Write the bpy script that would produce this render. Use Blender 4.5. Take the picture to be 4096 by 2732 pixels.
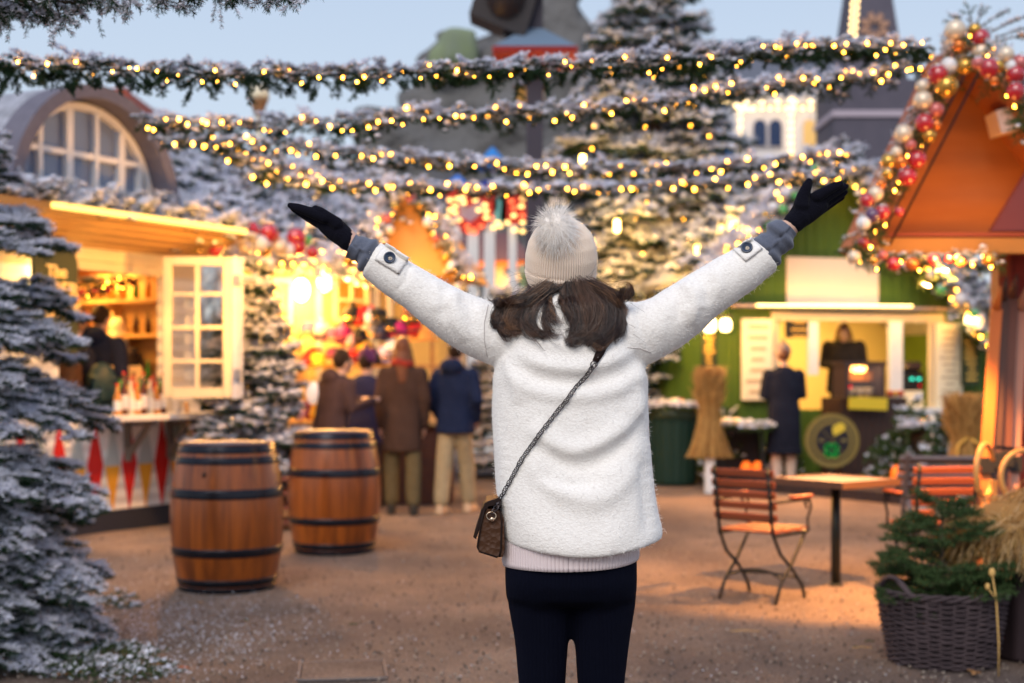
import bpy, math, random
import numpy as np
from mathutils import Vector, Matrix
from mathutils.bvhtree import BVHTree
PI = math.pi
R = math.radians
rng = np.random.default_rng(7)
random.seed(7)
S = bpy.context.scene
COL = S.collection
for o in list(bpy.data.objects):
    bpy.data.objects.remove(o)

# ---------------------------------------------------------------- camera (50 mm, eye height 1.4 m, wide open)
F = 50 / 36 * 4096          # focal length in pixels of the photograph
CAMZ, HOR = 1.4, 1500.0
cam = bpy.data.cameras.new('camera')
camo = bpy.data.objects.new('camera', cam)
COL.objects.link(camo)
camo.location = (0, 0, CAMZ)
camo.rotation_euler = (PI / 2, 0, 0)
cam.sensor_width = 36
cam.lens = 50
cam.shift_y = (HOR - 1366) / 4096
cam.clip_end = 2000
cam.dof.use_dof = True
cam.dof.focus_distance = 3.52
cam.dof.aperture_fstop = 2.6
S.camera = camo

# ---------------------------------------------------------------- sky at dusk, soft cool light, exposure
W = bpy.data.worlds.new('World')
S.world = W
W.use_nodes = True
nt = W.node_tree
for n in list(nt.nodes):
    nt.nodes.remove(n)
wo = nt.nodes.new('ShaderNodeOutputWorld')
bg = nt.nodes.new('ShaderNodeBackground')
sky = nt.nodes.new('ShaderNodeTexSky')
sky.sky_type = 'NISHITA'
sky.sun_disc = False
sky.sun_elevation = R(40)
sky.sun_rotation = R(198)
sky.air_density = 1.2
sky.dust_density = 2.0
tc = nt.nodes.new('ShaderNodeTexCoord')
sx = nt.nodes.new('ShaderNodeSeparateXYZ')
rp = nt.nodes.new('ShaderNodeValToRGB')
nt.links.new(tc.outputs['Generated'], sx.inputs[0])
nt.links.new(sx.outputs['Z'], rp.inputs[0])
e = rp.color_ramp.elements
e[0].position = 0.0; e[0].color = (.88, .95, 1.0, 1)
e[1].position = 0.30; e[1].color = (.55, .68, .89, 1)
q = e.new(0.14); q.color = (.70, .82, .96, 1)
q = e.new(0.75); q.color = (.56, .66, .92, 1)
mx = nt.nodes.new('ShaderNodeMixRGB')
mx.inputs[0].default_value = 0.12
sc_ = nt.nodes.new('ShaderNodeVectorMath'); sc_.operation = 'SCALE'; sc_.inputs[3].default_value = 0.08
nt.links.new(sky.outputs[0], sc_.inputs[0])
nt.links.new(rp.outputs[0], mx.inputs[1])
nt.links.new(sc_.outputs[0], mx.inputs[2])
nt.links.new(mx.outputs[0], bg.inputs[0])
bg.inputs[1].default_value = 1.0
nt.links.new(bg.outputs[0], wo.inputs[0])
sun = bpy.data.lights.new('sun', 'SUN')
sun.energy = 2.2
sun.angle = R(35)
sun.color = (1.0, .91, .82)
suno = bpy.data.objects.new('sun', sun)
COL.objects.link(suno)
suno.rotation_euler = (R(50), 0, R(-18))
S.view_settings.view_transform = 'Standard'
S.view_settings.look = 'None'
S.view_settings.exposure = 0
S.view_settings.gamma = 1
S.cycles.use_denoising = True
S.cycles.max_bounces = 9
S.cycles.diffuse_bounces = 7
S.cycles.glossy_bounces = 3
S.cycles.transmission_bounces = 4
S.cycles.transparent_max_bounces = 6
S.cycles.use_light_tree = True
S.cycles.sample_clamp_indirect = 6
S.cycles.blur_glossy = 1.0
S.cycles.caustics_reflective = False
S.cycles.caustics_refractive = False

# ---------------------------------------------------------------- helpers
K2 = 4096 / 2351            # the overview picture is 2351 px wide; q* helpers take its pixels

def at(px, py, Y):
    return Vector(((px - 2048) / F * Y, Y, CAMZ + (HOR - py) / F * Y))

def qat(px, py, Y):
    return at(px * K2, py * K2, Y)

def gnd(px, py):
    Y = CAMZ * F / (py - HOR)
    return Vector(((px - 2048) / F * Y, Y, 0))

MATS = {}

def mat(name, col, rough=.6, metal=0, spec=.3, emit=None, es=0, noise=None, bump=None, trans=0, sheen=0, alpha=1, coat=0):
    """Principled material; noise=(scale, amount, colour2[, stretch]) varies the colour, bump=(scale, distance[, kind])."""
    if name in MATS:
        return MATS[name]
    m = bpy.data.materials.new(name)
    m.use_nodes = True
    t = m.node_tree
    b = t.nodes['Principled BSDF']
    b.inputs['Base Color'].default_value = (*col, 1)
    b.inputs['Roughness'].default_value = rough
    b.inputs['Metallic'].default_value = metal
    b.inputs['Specular IOR Level'].default_value = spec
    b.inputs['Transmission Weight'].default_value = trans
    b.inputs['Sheen Weight'].default_value = sheen
    b.inputs['Coat Weight'].default_value = coat
    b.inputs['Alpha'].default_value = alpha
    if emit:
        b.inputs['Emission Color'].default_value = (*emit, 1)
        b.inputs['Emission Strength'].default_value = es
    c = None
    if noise or bump:
        c = t.nodes.new('ShaderNodeTexCoord')
    if noise:
        vec = c.outputs['Object']
        if len(noise) > 3:
            mp = t.nodes.new('ShaderNodeMapping')
            mp.inputs['Scale'].default_value = noise[3]
            t.links.new(vec, mp.inputs[0]); vec = mp.outputs[0]
        n = t.nodes.new('ShaderNodeTexNoise')
        n.inputs['Scale'].default_value = noise[0]
        n.inputs['Detail'].default_value = 5
        n.inputs['Roughness'].default_value = .65
        t.links.new(vec, n.inputs['Vector'])
        r = t.nodes.new('ShaderNodeValToRGB')
        r.color_ramp.elements[0].position = .5 - .5 * noise[1] if noise[1] < 1 else .3
        r.color_ramp.elements[1].position = .5 + .5 * noise[1] if noise[1] < 1 else .7
        r.color_ramp.elements[0].color = (*col, 1)
        r.color_ramp.elements[1].color = (*noise[2], 1)
        t.links.new(n.outputs[0], r.inputs[0])
        t.links.new(r.outputs[0], b.inputs['Base Color'])
    if bump:
        kind = bump[2] if len(bump) > 2 else 'noise'
        if kind == 'voronoi':
            n = t.nodes.new('ShaderNodeTexVoronoi')
            o = n.outputs['Distance']
            n.inputs['Scale'].default_value = bump[0]
        elif kind in ('wavex', 'wavez', 'wavey'):
            n = t.nodes.new('ShaderNodeTexWave')
            n.bands_direction = kind[-1].upper()
            n.inputs['Scale'].default_value = bump[0]
            n.inputs['Distortion'].default_value = bump[3] if len(bump) > 3 else 0
            n.inputs['Detail Scale'].default_value = .3
            o = n.outputs['Fac']
        else:
            n = t.nodes.new('ShaderNodeTexNoise')
            n.inputs['Scale'].default_value = bump[0]
            n.inputs['Detail'].default_value = 4
            o = n.outputs[0]
        t.links.new(c.outputs['Object'], n.inputs['Vector'])
        bp = t.nodes.new('ShaderNodeBump')
        bp.inputs['Distance'].default_value = bump[1]
        bp.inputs['Strength'].default_value = 1
        t.links.new(o, bp.inputs['Height'])
        t.links.new(bp.outputs[0], b.inputs['Normal'])
    MATS[name] = m
    return m

def glow(name, col, st):
    if name in MATS:
        return MATS[name]
    m = bpy.data.materials.new(name)
    m.use_nodes = True
    t = m.node_tree
    t.nodes.remove(t.nodes['Principled BSDF'])
    em = t.nodes.new('ShaderNodeEmission')
    em.inputs[0].default_value = (*col, 1)
    em.inputs[1].default_value = st
    t.links.new(em.outputs[0], t.nodes['Material Output'].inputs[0])
    MATS[name] = m
    return m

def prop(o, label=None, cat=None, group=None, kind=None):
    if label: o['label'] = label
    if cat: o['category'] = cat
    if group: o['group'] = group
    if kind: o['kind'] = kind
    return o

def thing(name, label, cat, loc=(0, 0, 0), rotz=0, group=None):
    o = bpy.data.objects.new(name, None)
    o.empty_display_size = .1
    COL.objects.link(o)
    o.location = loc
    o.rotation_euler = (0, 0, rotz)
    return prop(o, label, cat, group)

def mesh_np(name, V, Fc, mats, parent=None, midx=None, smooth=False):
    """Mesh from a vertex array and an (n,3) or (n,4) face array."""
    V = np.asarray(V, dtype=np.float32); Fc = np.asarray(Fc, dtype=np.int32)
    me = bpy.data.meshes.new(name)
    k = Fc.shape[1]
    me.vertices.add(len(V)); me.vertices.foreach_set('co', V.ravel())
    me.loops.add(Fc.size); me.loops.foreach_set('vertex_index', Fc.ravel())
    me.polygons.add(len(Fc))
    me.polygons.foreach_set('loop_start', np.arange(0, Fc.size, k, dtype=np.int32))
    me.polygons.foreach_set('loop_total', np.full(len(Fc), k, dtype=np.int32))
    if smooth:
        me.polygons.foreach_set('use_smooth', np.ones(len(Fc), dtype=bool))
    if midx is not None:
        me.polygons.foreach_set('material_index', np.asarray(midx, dtype=np.int32))
    for m in (mats if isinstance(mats, (list, tuple)) else [mats]):
        me.materials.append(m)
    me.update(calc_edges=True)
    me.validate()
    o = bpy.data.objects.new(name, me)
    COL.objects.link(o)
    if parent: o.parent = parent
    return o

class MB:
    """Collects polygons and links them as ONE mesh object."""
    def __init__(s):
        s.v = []; s.f = []; s.m = []; s.sm = []; s.M = Matrix()
    def add(s, vs, fs, m=0, smooth=False):
        b = len(s.v)
        s.v += [tuple(s.M @ Vector(v)) for v in vs]
        s.f += [tuple(b + i for i in f) for f in fs]
        s.m += [m] * len(fs); s.sm += [smooth] * len(fs)
        return s
    def box(s, c, d, m=0, rot=None, bev=0):
        x, y, z = d[0] / 2, d[1] / 2, d[2] / 2
        if bev:
            b = min(bev, x * .9, y * .9, z * .9)
            vs = []
            for sx_ in (-1, 1):
                for sy in (-1, 1):
                    for sz in (-1, 1):
                        vs += [(sx_ * x, sy * (y - b), sz * (z - b)), (sx_ * (x - b), sy * y, sz * (z - b)), (sx_ * (x - b), sy * (y - b), sz * z)]
            def I(a, b_, c_, k): return ((a * 2 + b_) * 2 + c_) * 3 + k
            fs = []
            for a in (0, 1):
                fs.append([I(a, 0, 0, 0), I(a, 1, 0, 0), I(a, 1, 1, 0), I(a, 0, 1, 0)][::(1 if a else -1)])
                fs.append([I(0, a, 0, 1), I(1, a, 0, 1), I(1, a, 1, 1), I(0, a, 1, 1)][::(-1 if a else 1)])
                fs.append([I(0, 0, a, 2), I(1, 0, a, 2), I(1, 1, a, 2), I(0, 1, a, 2)][::(1 if a else -1)])
            for a in (0, 1):
                for c_ in (0, 1):
                    fs.append([I(a, c_, 0, 0), I(a, c_, 1, 0), I(a, c_, 1, 1), I(a, c_, 0, 1)])
                    fs.append([I(a, 0, c_, 0), I(a, 1, c_, 0), I(a, 1, c_, 2), I(a, 0, c_, 2)])
                    fs.append([I(0, a, c_, 1), I(1, a, c_, 1), I(1, a, c_, 2), I(0, a, c_, 2)])
                    for k in (0, 1):
                        fs.append([I(a, c_, k, 0), I(a, c_, k, 1), I(a, c_, k, 2)])
        else:
            vs = [(i * x, j * y, k * z) for i in (-1, 1) for j in (-1, 1) for k in (-1, 1)]
            fs = [(0, 1, 3, 2), (4, 6, 7, 5), (0, 4, 5, 1), (2, 3, 7, 6), (0, 2, 6, 4), (1, 5, 7, 3)]
        Q = Matrix.Translation(c)
        if rot is not None:
            Q = Q @ (rot if isinstance(rot, Matrix) else Matrix.Rotation(rot, 4, 'Z'))
        return s.add([Q @ Vector(v) for v in vs], fs, m)
    def bar(s, a, b, w, t=None, m=0, up=(0, 0, 1)):
        """A straight bar with a rectangular section from a to b."""
        a, b = Vector(a), Vector(b); d = b - a; L = d.length; d.normalize()
        u = Vector(up)
        if abs(d.dot(u)) > .95: u = Vector((0, 1, 0))
        sd = d.cross(u).normalized(); u = sd.cross(d)
        t = t or w
        Q = Matrix((sd, d, u)).transposed().to_4x4(); Q.translation = (a + b) / 2
        return s.box((0, 0, 0), (w, L, t), m, rot=Q)
    def tube(s, pts, r, n=8, m=0, cap=True, closed=False):
        pts = [Vector(p) for p in pts]
        k = len(pts); rr = r if isinstance(r, (list, tuple)) else [r] * k
        T = []
        for i in range(k):
            a = pts[(i - 1) % k] if (i or closed) else pts[0]
            b = pts[(i + 1) % k] if (i < k - 1 or closed) else pts[-1]
            T.append((b - a).normalized())
        u = Vector((0, 0, 1)) if abs(T[0].z) < .9 else Vector((1, 0, 0))
        vs = []
        for i in range(k):
            u = (u - T[i] * u.dot(T[i]))
            u = u.normalized() if u.length > 1e-6 else T[i].orthogonal().normalized()
            w = T[i].cross(u)
            for j in range(n):
                a = 2 * PI * j / n
                vs.append(pts[i] + (u * math.cos(a) + w * math.sin(a)) * rr[i])
        fs = []
        for i in range(k if closed else k - 1):
            for j in range(n):
                i2 = (i + 1) % k
                fs.append((i * n + j, i * n + (j + 1) % n, i2 * n + (j + 1) % n, i2 * n + j))
        if cap and not closed:
            fs.append(tuple(range(n))[::-1]); fs.append(tuple((k - 1) * n + j for j in range(n)))
        return s.add(vs, fs, m, True)
    def lathe(s, prof, n=24, m=0, c=(0, 0, 0), cap=True, rot=None, bands=None, sc=(1, 1)):
        """prof: [(r, z)] bottom to top. bands: material per ring."""
        vs = []
        Q = Matrix.Translation(c) @ (rot if rot is not None else Matrix())
        for r, z in prof:
            for j in range(n):
                a = 2 * PI * j / n
                vs.append(Q @ Vector((r * math.cos(a) * sc[0], r * math.sin(a) * sc[1], z)))
        for i in range(len(prof) - 1):
            pass
        b0 = len(s.v)
        fs = []; ms = []
        for i in range(len(prof) - 1):
            for j in range(n):
                fs.append((i * n + j, i * n + (j + 1) % n, (i + 1) * n + (j + 1) % n, (i + 1) * n + j))
                ms.append(bands[i] if bands else m)
        if cap:
            fs.append(tuple(range(n))[::-1]); ms.append(bands[0] if bands else m)
            fs.append(tuple((len(prof) - 1) * n + j for j in range(n))); ms.append(bands[-1] if bands else m)
        s.add(vs, fs, m, True)
        s.m[-len(fs):] = ms
        return s
    def ball(s, c, r, m=0, n=10, rot=None):
        r = r if isinstance(r, (list, tuple)) else (r, r, r)
        vs = []; fs = []
        Q = Matrix.Translation(c) @ (rot if rot is not None else Matrix())
        h = n // 2 + 1
        for i in range(h + 1):
            p = PI * i / h
            for j in range(n):
                a = 2 * PI * j / n
                vs.append(Q @ Vector((r[0] * math.sin(p) * math.cos(a), r[1] * math.sin(p) * math.sin(a), r[2] * math.cos(p))))
        for i in range(h):
            for j in range(n):
                if i == 0: fs.append((0, (i + 1) * n + j, (i + 1) * n + (j + 1) % n))
                elif i == h - 1: fs.append((i * n + j, (i + 1) * n, i * n + (j + 1) % n))
                else: fs.append((i * n + j, (i + 1) * n + j, (i + 1) * n + (j + 1) % n, i * n + (j + 1) % n))
        return s.add(vs, fs, m, True)
    def prism(s, poly, y0, y1, m=0, axis='y'):
        """poly in (x, z) pushed from y0 to y1 (or (x, y) from z0 to z1 with axis='z')."""
        n = len(poly)
        if axis == 'y': vs = [(x, y0, z) for x, z in poly] + [(x, y1, z) for x, z in poly]
        elif axis == 'z': vs = [(x, y, y0) for x, y in poly] + [(x, y, y1) for x, y in poly]
        else: vs = [(y0, a, b) for a, b in poly] + [(y1, a, b) for a, b in poly]
        fs = [tuple(range(n)), tuple(range(n, 2 * n))[::-1]] + [(i, n + i, n + (i + 1) % n, (i + 1) % n) for i in range(n)]
        return s.add(vs, fs, m)
    def build(s, name, mats, parent=None, smooth=None, bevel=0):
        me = bpy.data.meshes.new(name)
        me.from_pydata(s.v, [], s.f)
        for m in (mats if isinstance(mats, (list, tuple)) else [mats]):
            me.materials.append(m)
        me.polygons.foreach_set('material_index', s.m)
        me.polygons.foreach_set('use_smooth', s.sm if smooth is None else [smooth] * len(s.f))
        me.update()
        o = bpy.data.objects.new(name, me)
        COL.objects.link(o)
        if parent: o.parent = parent
        if bevel:
            b = o.modifiers.new('bevel', 'BEVEL'); b.width = bevel; b.segments = 2; b.limit_method = 'ANGLE'
        return o

def remesh(mb, name, mats, parent, voxel, smooth=4, fac=.5, disp=None):
    """Melt the overlapping closed shapes of a builder into one continuous surface."""
    me = bpy.data.meshes.new('tmp'); me.from_pydata(mb.v, [], mb.f); me.update()
    o = bpy.data.objects.new('tmp', me); COL.objects.link(o)
    r = o.modifiers.new('r', 'REMESH'); r.mode = 'VOXEL'; r.voxel_size = voxel
    if smooth:
        s = o.modifiers.new('s', 'SMOOTH'); s.iterations = smooth; s.factor = fac
    dg = bpy.context.evaluated_depsgraph_get(); dg.update()
    m2 = bpy.data.meshes.new_from_object(o.evaluated_get(dg))
    bpy.data.objects.remove(o)
    m2.name = name
    m2.materials.clear()
    for m in (mats if isinstance(mats, (list, tuple)) else [mats]):
        m2.materials.append(m)
    n = len(m2.vertices)
    if disp:
        V = np.empty(n * 3, dtype=np.float32); m2.vertices.foreach_get('co', V)
        N = np.empty(n * 3, dtype=np.float32); m2.vertices.foreach_get('normal', N)
        V = disp(V.reshape(-1, 3), N.reshape(-1, 3))
        m2.vertices.foreach_set('co', np.asarray(V, dtype=np.float32).ravel())
    m2.polygons.foreach_set('use_smooth', [True] * len(m2.polygons))
    m2.update()
    ob = bpy.data.objects.new(name, m2); COL.objects.link(ob)
    if parent: ob.parent = parent
    return ob

def limb(mb, pts, radii, n=14, flat=1.0, fdir=None):
    """Tapered limb with round ends; flat<1 squeezes it along fdir."""
    P = [Vector(p) for p in pts]; r = list(radii)
    d0 = (P[0] - P[1]).normalized(); d1 = (P[-1] - P[-2]).normalized()
    A = [P[0] + d0 * r[0] * .92, P[0] + d0 * r[0] * .6] + P + [P[-1] + d1 * r[-1] * .6, P[-1] + d1 * r[-1] * .92]
    q = [r[0] * .38, r[0] * .8] + r + [r[-1] * .8, r[-1] * .38]
    b = len(mb.v)
    mb.tube(A, q, n)
    if flat != 1.0 and fdir is not None:
        fd = Vector(fdir).normalized()
        for i in range(b, len(mb.v)):
            v = Vector(mb.v[i])
            # squeeze about the nearest point of the polyline
            best = min(A, key=lambda a: (a - v).length_squared)
            k = (v - best).dot(fd)
            mb.v[i] = tuple(v - fd * k * (1 - flat))
    return mb

def loft(mb, secs, n=28, m=0, cap=True):
    """secs: (centre, half_x, half_y[, exponent]) horizontal rings from top to bottom."""
    vs = []; fs = []
    for s_ in secs:
        c, a, b = s_[:3]; ex = s_[3] if len(s_) > 3 else 2.3
        for j in range(n):
            t = 2 * PI * j / n
            cx, sy = math.cos(t), math.sin(t)
            vs.append((c[0] + a * math.copysign(abs(cx) ** (2 / ex), cx), c[1] + b * math.copysign(abs(sy) ** (2 / ex), sy), c[2]))
    for i in range(len(secs) - 1):
        for j in range(n):
            fs.append((i * n + j, (i + 1) * n + j, (i + 1) * n + (j + 1) % n, i * n + (j + 1) % n))
    if cap:
        fs.append(tuple(range(n))); fs.append(tuple((len(secs) - 1) * n + j for j in range(n))[::-1])
    mb.add(vs, fs, m, True)
    return mb

def strands(name, P, Rd, mats, parent=None, midx=None, n=3):
    """P (N,K,3) paths, Rd (N,K) radii: thin tubes in one mesh."""
    P = np.asarray(P, dtype=float); N, K, _ = P.shape
    T = np.gradient(P, axis=1); T /= np.linalg.norm(T, axis=2, keepdims=True) + 1e-12
    ref = np.zeros_like(T); ref[..., 1] = 1.0
    U = np.cross(T, ref); l = np.linalg.norm(U, axis=2, keepdims=True)
    U = np.where(l > 1e-3, U / (l + 1e-12), np.array([1., 0, 0])); Wd = np.cross(T, U)
    V = []
    for j in range(n):
        a = 2 * PI * j / n
        V.append(P + (U * math.cos(a) + Wd * math.sin(a)) * Rd[..., None])
    V = np.stack(V, axis=2).reshape(-1, 3)
    i = np.arange(N)[:, None, None] * K * n; k = np.arange(K - 1)[None, :, None] * n; j = np.arange(n)[None, None, :]
    j2 = (j + 1) % n
    f = np.stack([i + k + j, i + k + j2, i + k + n + j2, i + k + n + j], axis=3).reshape(-1, 4)
    mi = None
    if midx is not None:
        mi = np.repeat(np.asarray(midx), (K - 1) * n)
    return mesh_np(name, V, f, mats, parent, mi, True)

def text(s_, size, mb_m, name, parent, loc, rot=(PI / 2, 0, 0), extr=.002, align='CENTER', sx=1.0, curve=None):
    c = bpy.data.curves.new('t', 'FONT'); c.body = s_; c.size = size; c.extrude = extr; c.align_x = align; c.offset = size * .012
    o = bpy.data.objects.new('t', c); COL.objects.link(o)
    dg = bpy.context.evaluated_depsgraph_get(); dg.update()
    me = bpy.data.meshes.new_from_object(o.evaluated_get(dg)); bpy.data.objects.remove(o)
    me.materials.clear(); me.materials.append(mb_m); me.name = name
    if sx != 1:
        for v in me.vertices: v.co.x *= sx
    ob = bpy.data.objects.new(name, me); COL.objects.link(ob)
    ob.parent = parent; ob.location = loc; ob.rotation_euler = rot
    return ob

def copy_tree(o, parent=None):
    kids = [c for c in bpy.data.objects if c.parent == o]
    c = o.copy(); COL.objects.link(c); c.parent = parent
    for k in kids: copy_tree(k, c)
    return c

# ---------------------------------------------------------------- needles: sprigs of fir as one vectorised mesh
G_NEEDLE = mat('fir_green', (.012, .034, .018), .7, spec=.12, noise=(9, .8, (.025, .055, .022)))
G_LIGHT = mat('fir_green_fresh', (.022, .055, .016), .7, spec=.15, noise=(9, .8, (.06, .09, .03)))
SNOW = mat('flocked_snow', (.74, .77, .86), .9, spec=.1, noise=(30, .9, (.62, .62, .70)))
BARK = mat('bark', (.07, .045, .03), .9, noise=(20, .8, (.15, .11, .08)), bump=(60, .01))

def needles(segs, nl=.022, nw=.0022, dens=260, snow=.5, droop=0., tilt=52, r=rng):
    """segs: (n,7) p0, p1, scale. Returns verts, faces, material index (0 green, 1 snow)."""
    segs = np.asarray(segs, dtype=float)
    p0, p1, scl = segs[:, :3], segs[:, 3:6], segs[:, 6]; bias = segs[:, 7] if segs.shape[1] > 7 else np.zeros(len(segs))
    L = np.linalg.norm(p1 - p0, axis=1)
    cnt = np.maximum(3, (L * dens).astype(int))
    idx = np.repeat(np.arange(len(segs)), cnt)
    N = len(idx)
    t = r.random(N)
    D = (p1 - p0) / (L[:, None] + 1e-9)
    ref = np.tile(np.array([0., 0, 1]), (len(segs), 1)); ref[np.abs(D[:, 2]) > .95] = (1., 0, 0)
    U = np.cross(D, ref); U /= np.linalg.norm(U, axis=1, keepdims=True)
    Wd = np.cross(U, D)
    ph = r.random(N) * 2 * PI
    al = np.radians(tilt + r.normal(0, 12, N))
    rad = U[idx] * np.cos(ph)[:, None] + Wd[idx] * np.sin(ph)[:, None]
    nd = D[idx] * np.cos(al)[:, None] + rad * np.sin(al)[:, None]
    ln = nl * scl[idx] * r.uniform(.7, 1.2, N)
    base = p0[idx] + (p1 - p0)[idx] * t[:, None]
    tip = base + nd * ln[:, None]; tip[:, 2] -= droop * ln
    side = np.cross(nd, r.normal(0, 1, (N, 3))); side /= np.linalg.norm(side, axis=1, keepdims=True) + 1e-9
    up = rad[:, 2] + r.normal(0, .3, N)
    ph_ = np.sin(base[:, 0] * 17 + base[:, 1] * 13) * np.sin(base[:, 2] * 21 + base[:, 0] * 5)
    sc0 = up + .45 * ph_ + bias[idx]; mi = (sc0 > np.quantile(sc0, 1 - snow)).astype(int)
    w = nw * np.where(mi, 2.0, 1.15) * scl[idx]
    a = base - side * w[:, None] * .5; b = base + side * w[:, None] * .5
    mid = base + (tip - base) * .7
    V = np.stack([a, b, mid + side * w[:, None] * .55, tip, mid - side * w[:, None] * .55], axis=1).reshape(-1, 3)
    f0 = np.arange(N)[:, None] * 5
    f = np.concatenate([f0 + np.array([[0, 1, 2, 4]]), f0 + np.array([[4, 2, 3, 3]])], axis=0)
    quads = f[:N]; tris = f[N:][:, :3]
    return V, quads, tris, mi

def mesh_mixed(name, V, quads, tris, mq, mt, mats, parent=None):
    me = bpy.data.meshes.new(name)
    V = np.asarray(V, dtype=np.float32)
    me.vertices.add(len(V)); me.vertices.foreach_set('co', V.ravel())
    li = np.concatenate([quads.ravel(), tris.ravel()]).astype(np.int32)
    me.loops.add(len(li)); me.loops.foreach_set('vertex_index', li)
    nq, ntr = len(quads), len(tris)
    me.polygons.add(nq + ntr)
    st = np.concatenate([np.arange(nq) * 4, nq * 4 + np.arange(ntr) * 3]).astype(np.int32)
    me.polygons.foreach_set('loop_start', st)
    me.polygons.foreach_set('loop_total', np.concatenate([np.full(nq, 4), np.full(ntr, 3)]).astype(np.int32))
    me.polygons.foreach_set('material_index', np.concatenate([mq, mt]).astype(np.int32))
    for m in mats: me.materials.append(m)
    me.update(calc_edges=True)
    o = bpy.data.objects.new(name, me); COL.objects.link(o)
    if parent: o.parent = parent
    return o

def foliage(name, segs, parent, green=None, lumps=0, lump_r=.02, **kw):
    """Needled twigs (and small lumps of snow lying on them) as one part."""
    V, q, t, mi = needles(segs, **kw)
    mats = [green or G_NEEDLE, SNOW]
    mq, mt = mi, mi
    if lumps:
        segs = np.asarray(segs, dtype=float)
        L = np.linalg.norm(segs[:, 3:6] - segs[:, :3], axis=1)
        n = int(lumps)
        pick = rng.choice(len(segs), n, p=L / L.sum())
        c = segs[pick, :3] + (segs[pick, 3:6] - segs[pick, :3]) * rng.random((n, 1))
        c[:, 2] += lump_r * .35
        ico = np.array([[0, 0, 1.], [.9, 0, .35], [.28, .85, .35], [-.72, .53, .35], [-.72, -.53, .35], [.28, -.85, .35], [.72, .53, -.35], [-.28, .85, -.35], [-.9, 0, -.35], [-.28, -.85, -.35], [.72, -.53, -.35], [0, 0, -1]])
        fi = np.array([[0, 1, 2], [0, 2, 3], [0, 3, 4], [0, 4, 5], [0, 5, 1], [1, 6, 2], [2, 7, 3], [3, 8, 4], [4, 9, 5], [5, 10, 1], [6, 7, 2], [7, 8, 3], [8, 9, 4], [9, 10, 5], [10, 6, 1], [11, 7, 6], [11, 8, 7], [11, 9, 8], [11, 10, 9], [11, 6, 10]])
        s3 = lump_r * rng.uniform(.4, 1.1, (n, 1, 1)) * np.array([[[1.2, 1.2, .65]]])
        jit = 1 + rng.normal(0, .16, (n, 12, 1))
        an = rng.random(n) * 6.28
        ca, sa = np.cos(an), np.sin(an)
        Rm = np.zeros((n, 3, 3)); Rm[:, 0, 0] = ca; Rm[:, 0, 1] = -sa; Rm[:, 1, 0] = sa; Rm[:, 1, 1] = ca; Rm[:, 2, 2] = 1
        X = np.einsum('nij,nkj->nki', Rm, ico[None] * s3 * jit) + c[:, None, :]
        b = len(V)
        V = np.concatenate([V, X.reshape(-1, 3)])
        ft = (fi[None] + (b + np.arange(n) * 12)[:, None, None]).reshape(-1, 3)
        t = np.concatenate([t, ft]); mt = np.concatenate([mt, np.ones(len(ft), dtype=int)])
    return mesh_mixed(name, V, q, t, mq, mt, mats, parent)

def spray(p, d, L, segs, twigs, r=random, depth=2, scl=1.0, droop=.25, flatn=(0, 0, 1), spread=.55, thick=.004):
    """A flat fan of twigs: a spine with side shoots; appends needle segments and twig tubes."""
    p = Vector(p); d = Vector(d).normalized()
    n = max(3, int(L / (.055 * scl)))
    step = L / n
    pts = [p.copy()]
    fn = Vector(flatn)
    for i in range(n):
        dd = d + Vector((r.uniform(-.08, .08), r.uniform(-.08, .08), r.uniform(-.06, .06) - droop * (i / n) * .35))
        d = dd.normalized()
        q_ = p + d * step
        segs.append((*p, *q_, scl))
        side = d.cross(fn)
        if side.length < .05: side = Vector((1, 0, 0))
        side.normalize()
        if depth > 0 and i >= (1 if depth < 2 else 0):
            for sg in (-1, 1):
                if r.random() < .92:
                    ll = L * spread * (1 - i / n) * r.uniform(.6, 1.1) * (.75 if depth < 2 else 1) + .03 * scl
                    sd = (d * .75 + side * sg * r.uniform(.6, 1.0) + fn * r.uniform(-.2, .25)).normalized()
                    spray(q_, sd, ll, segs, twigs, r, depth - 1, scl, droop, flatn, spread, thick * .6)
        p = q_
        pts.append(p.copy())
    if depth >= 1:
        twigs.append((pts, thick))

def twig_mesh(name, twigs, parent, m=None):
    mb = MB()
    for pts, th in twigs:
        mb.tube(pts, [th * (1 - .75 * i / (len(pts) - 1)) for i in range(len(pts))], 5, cap=False)
    return mb.build(name, m or BARK, parent)

def root_inv(root):
    return (Matrix.Translation(root.location) @ root.rotation_euler.to_matrix().to_4x4()).inverted()

def attach(o, root):
    """Parent a piece that was modelled in world coordinates."""
    o.parent = root
    o.matrix_parent_inverse = root_inv(root)
    return o

# ================================================================ the woman with raised arms
YB = 3.56
SW = F / YB / K2            # px of the 2351 overview per metre at her distance

def w(px, py, dy=0.0):
    """Overview pixel at the woman's plane, moved dy metres away from the camera."""
    return Vector(((px - 1175.5) / SW, YB + dy, CAMZ + (HOR / K2 - py) / SW))

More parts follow.
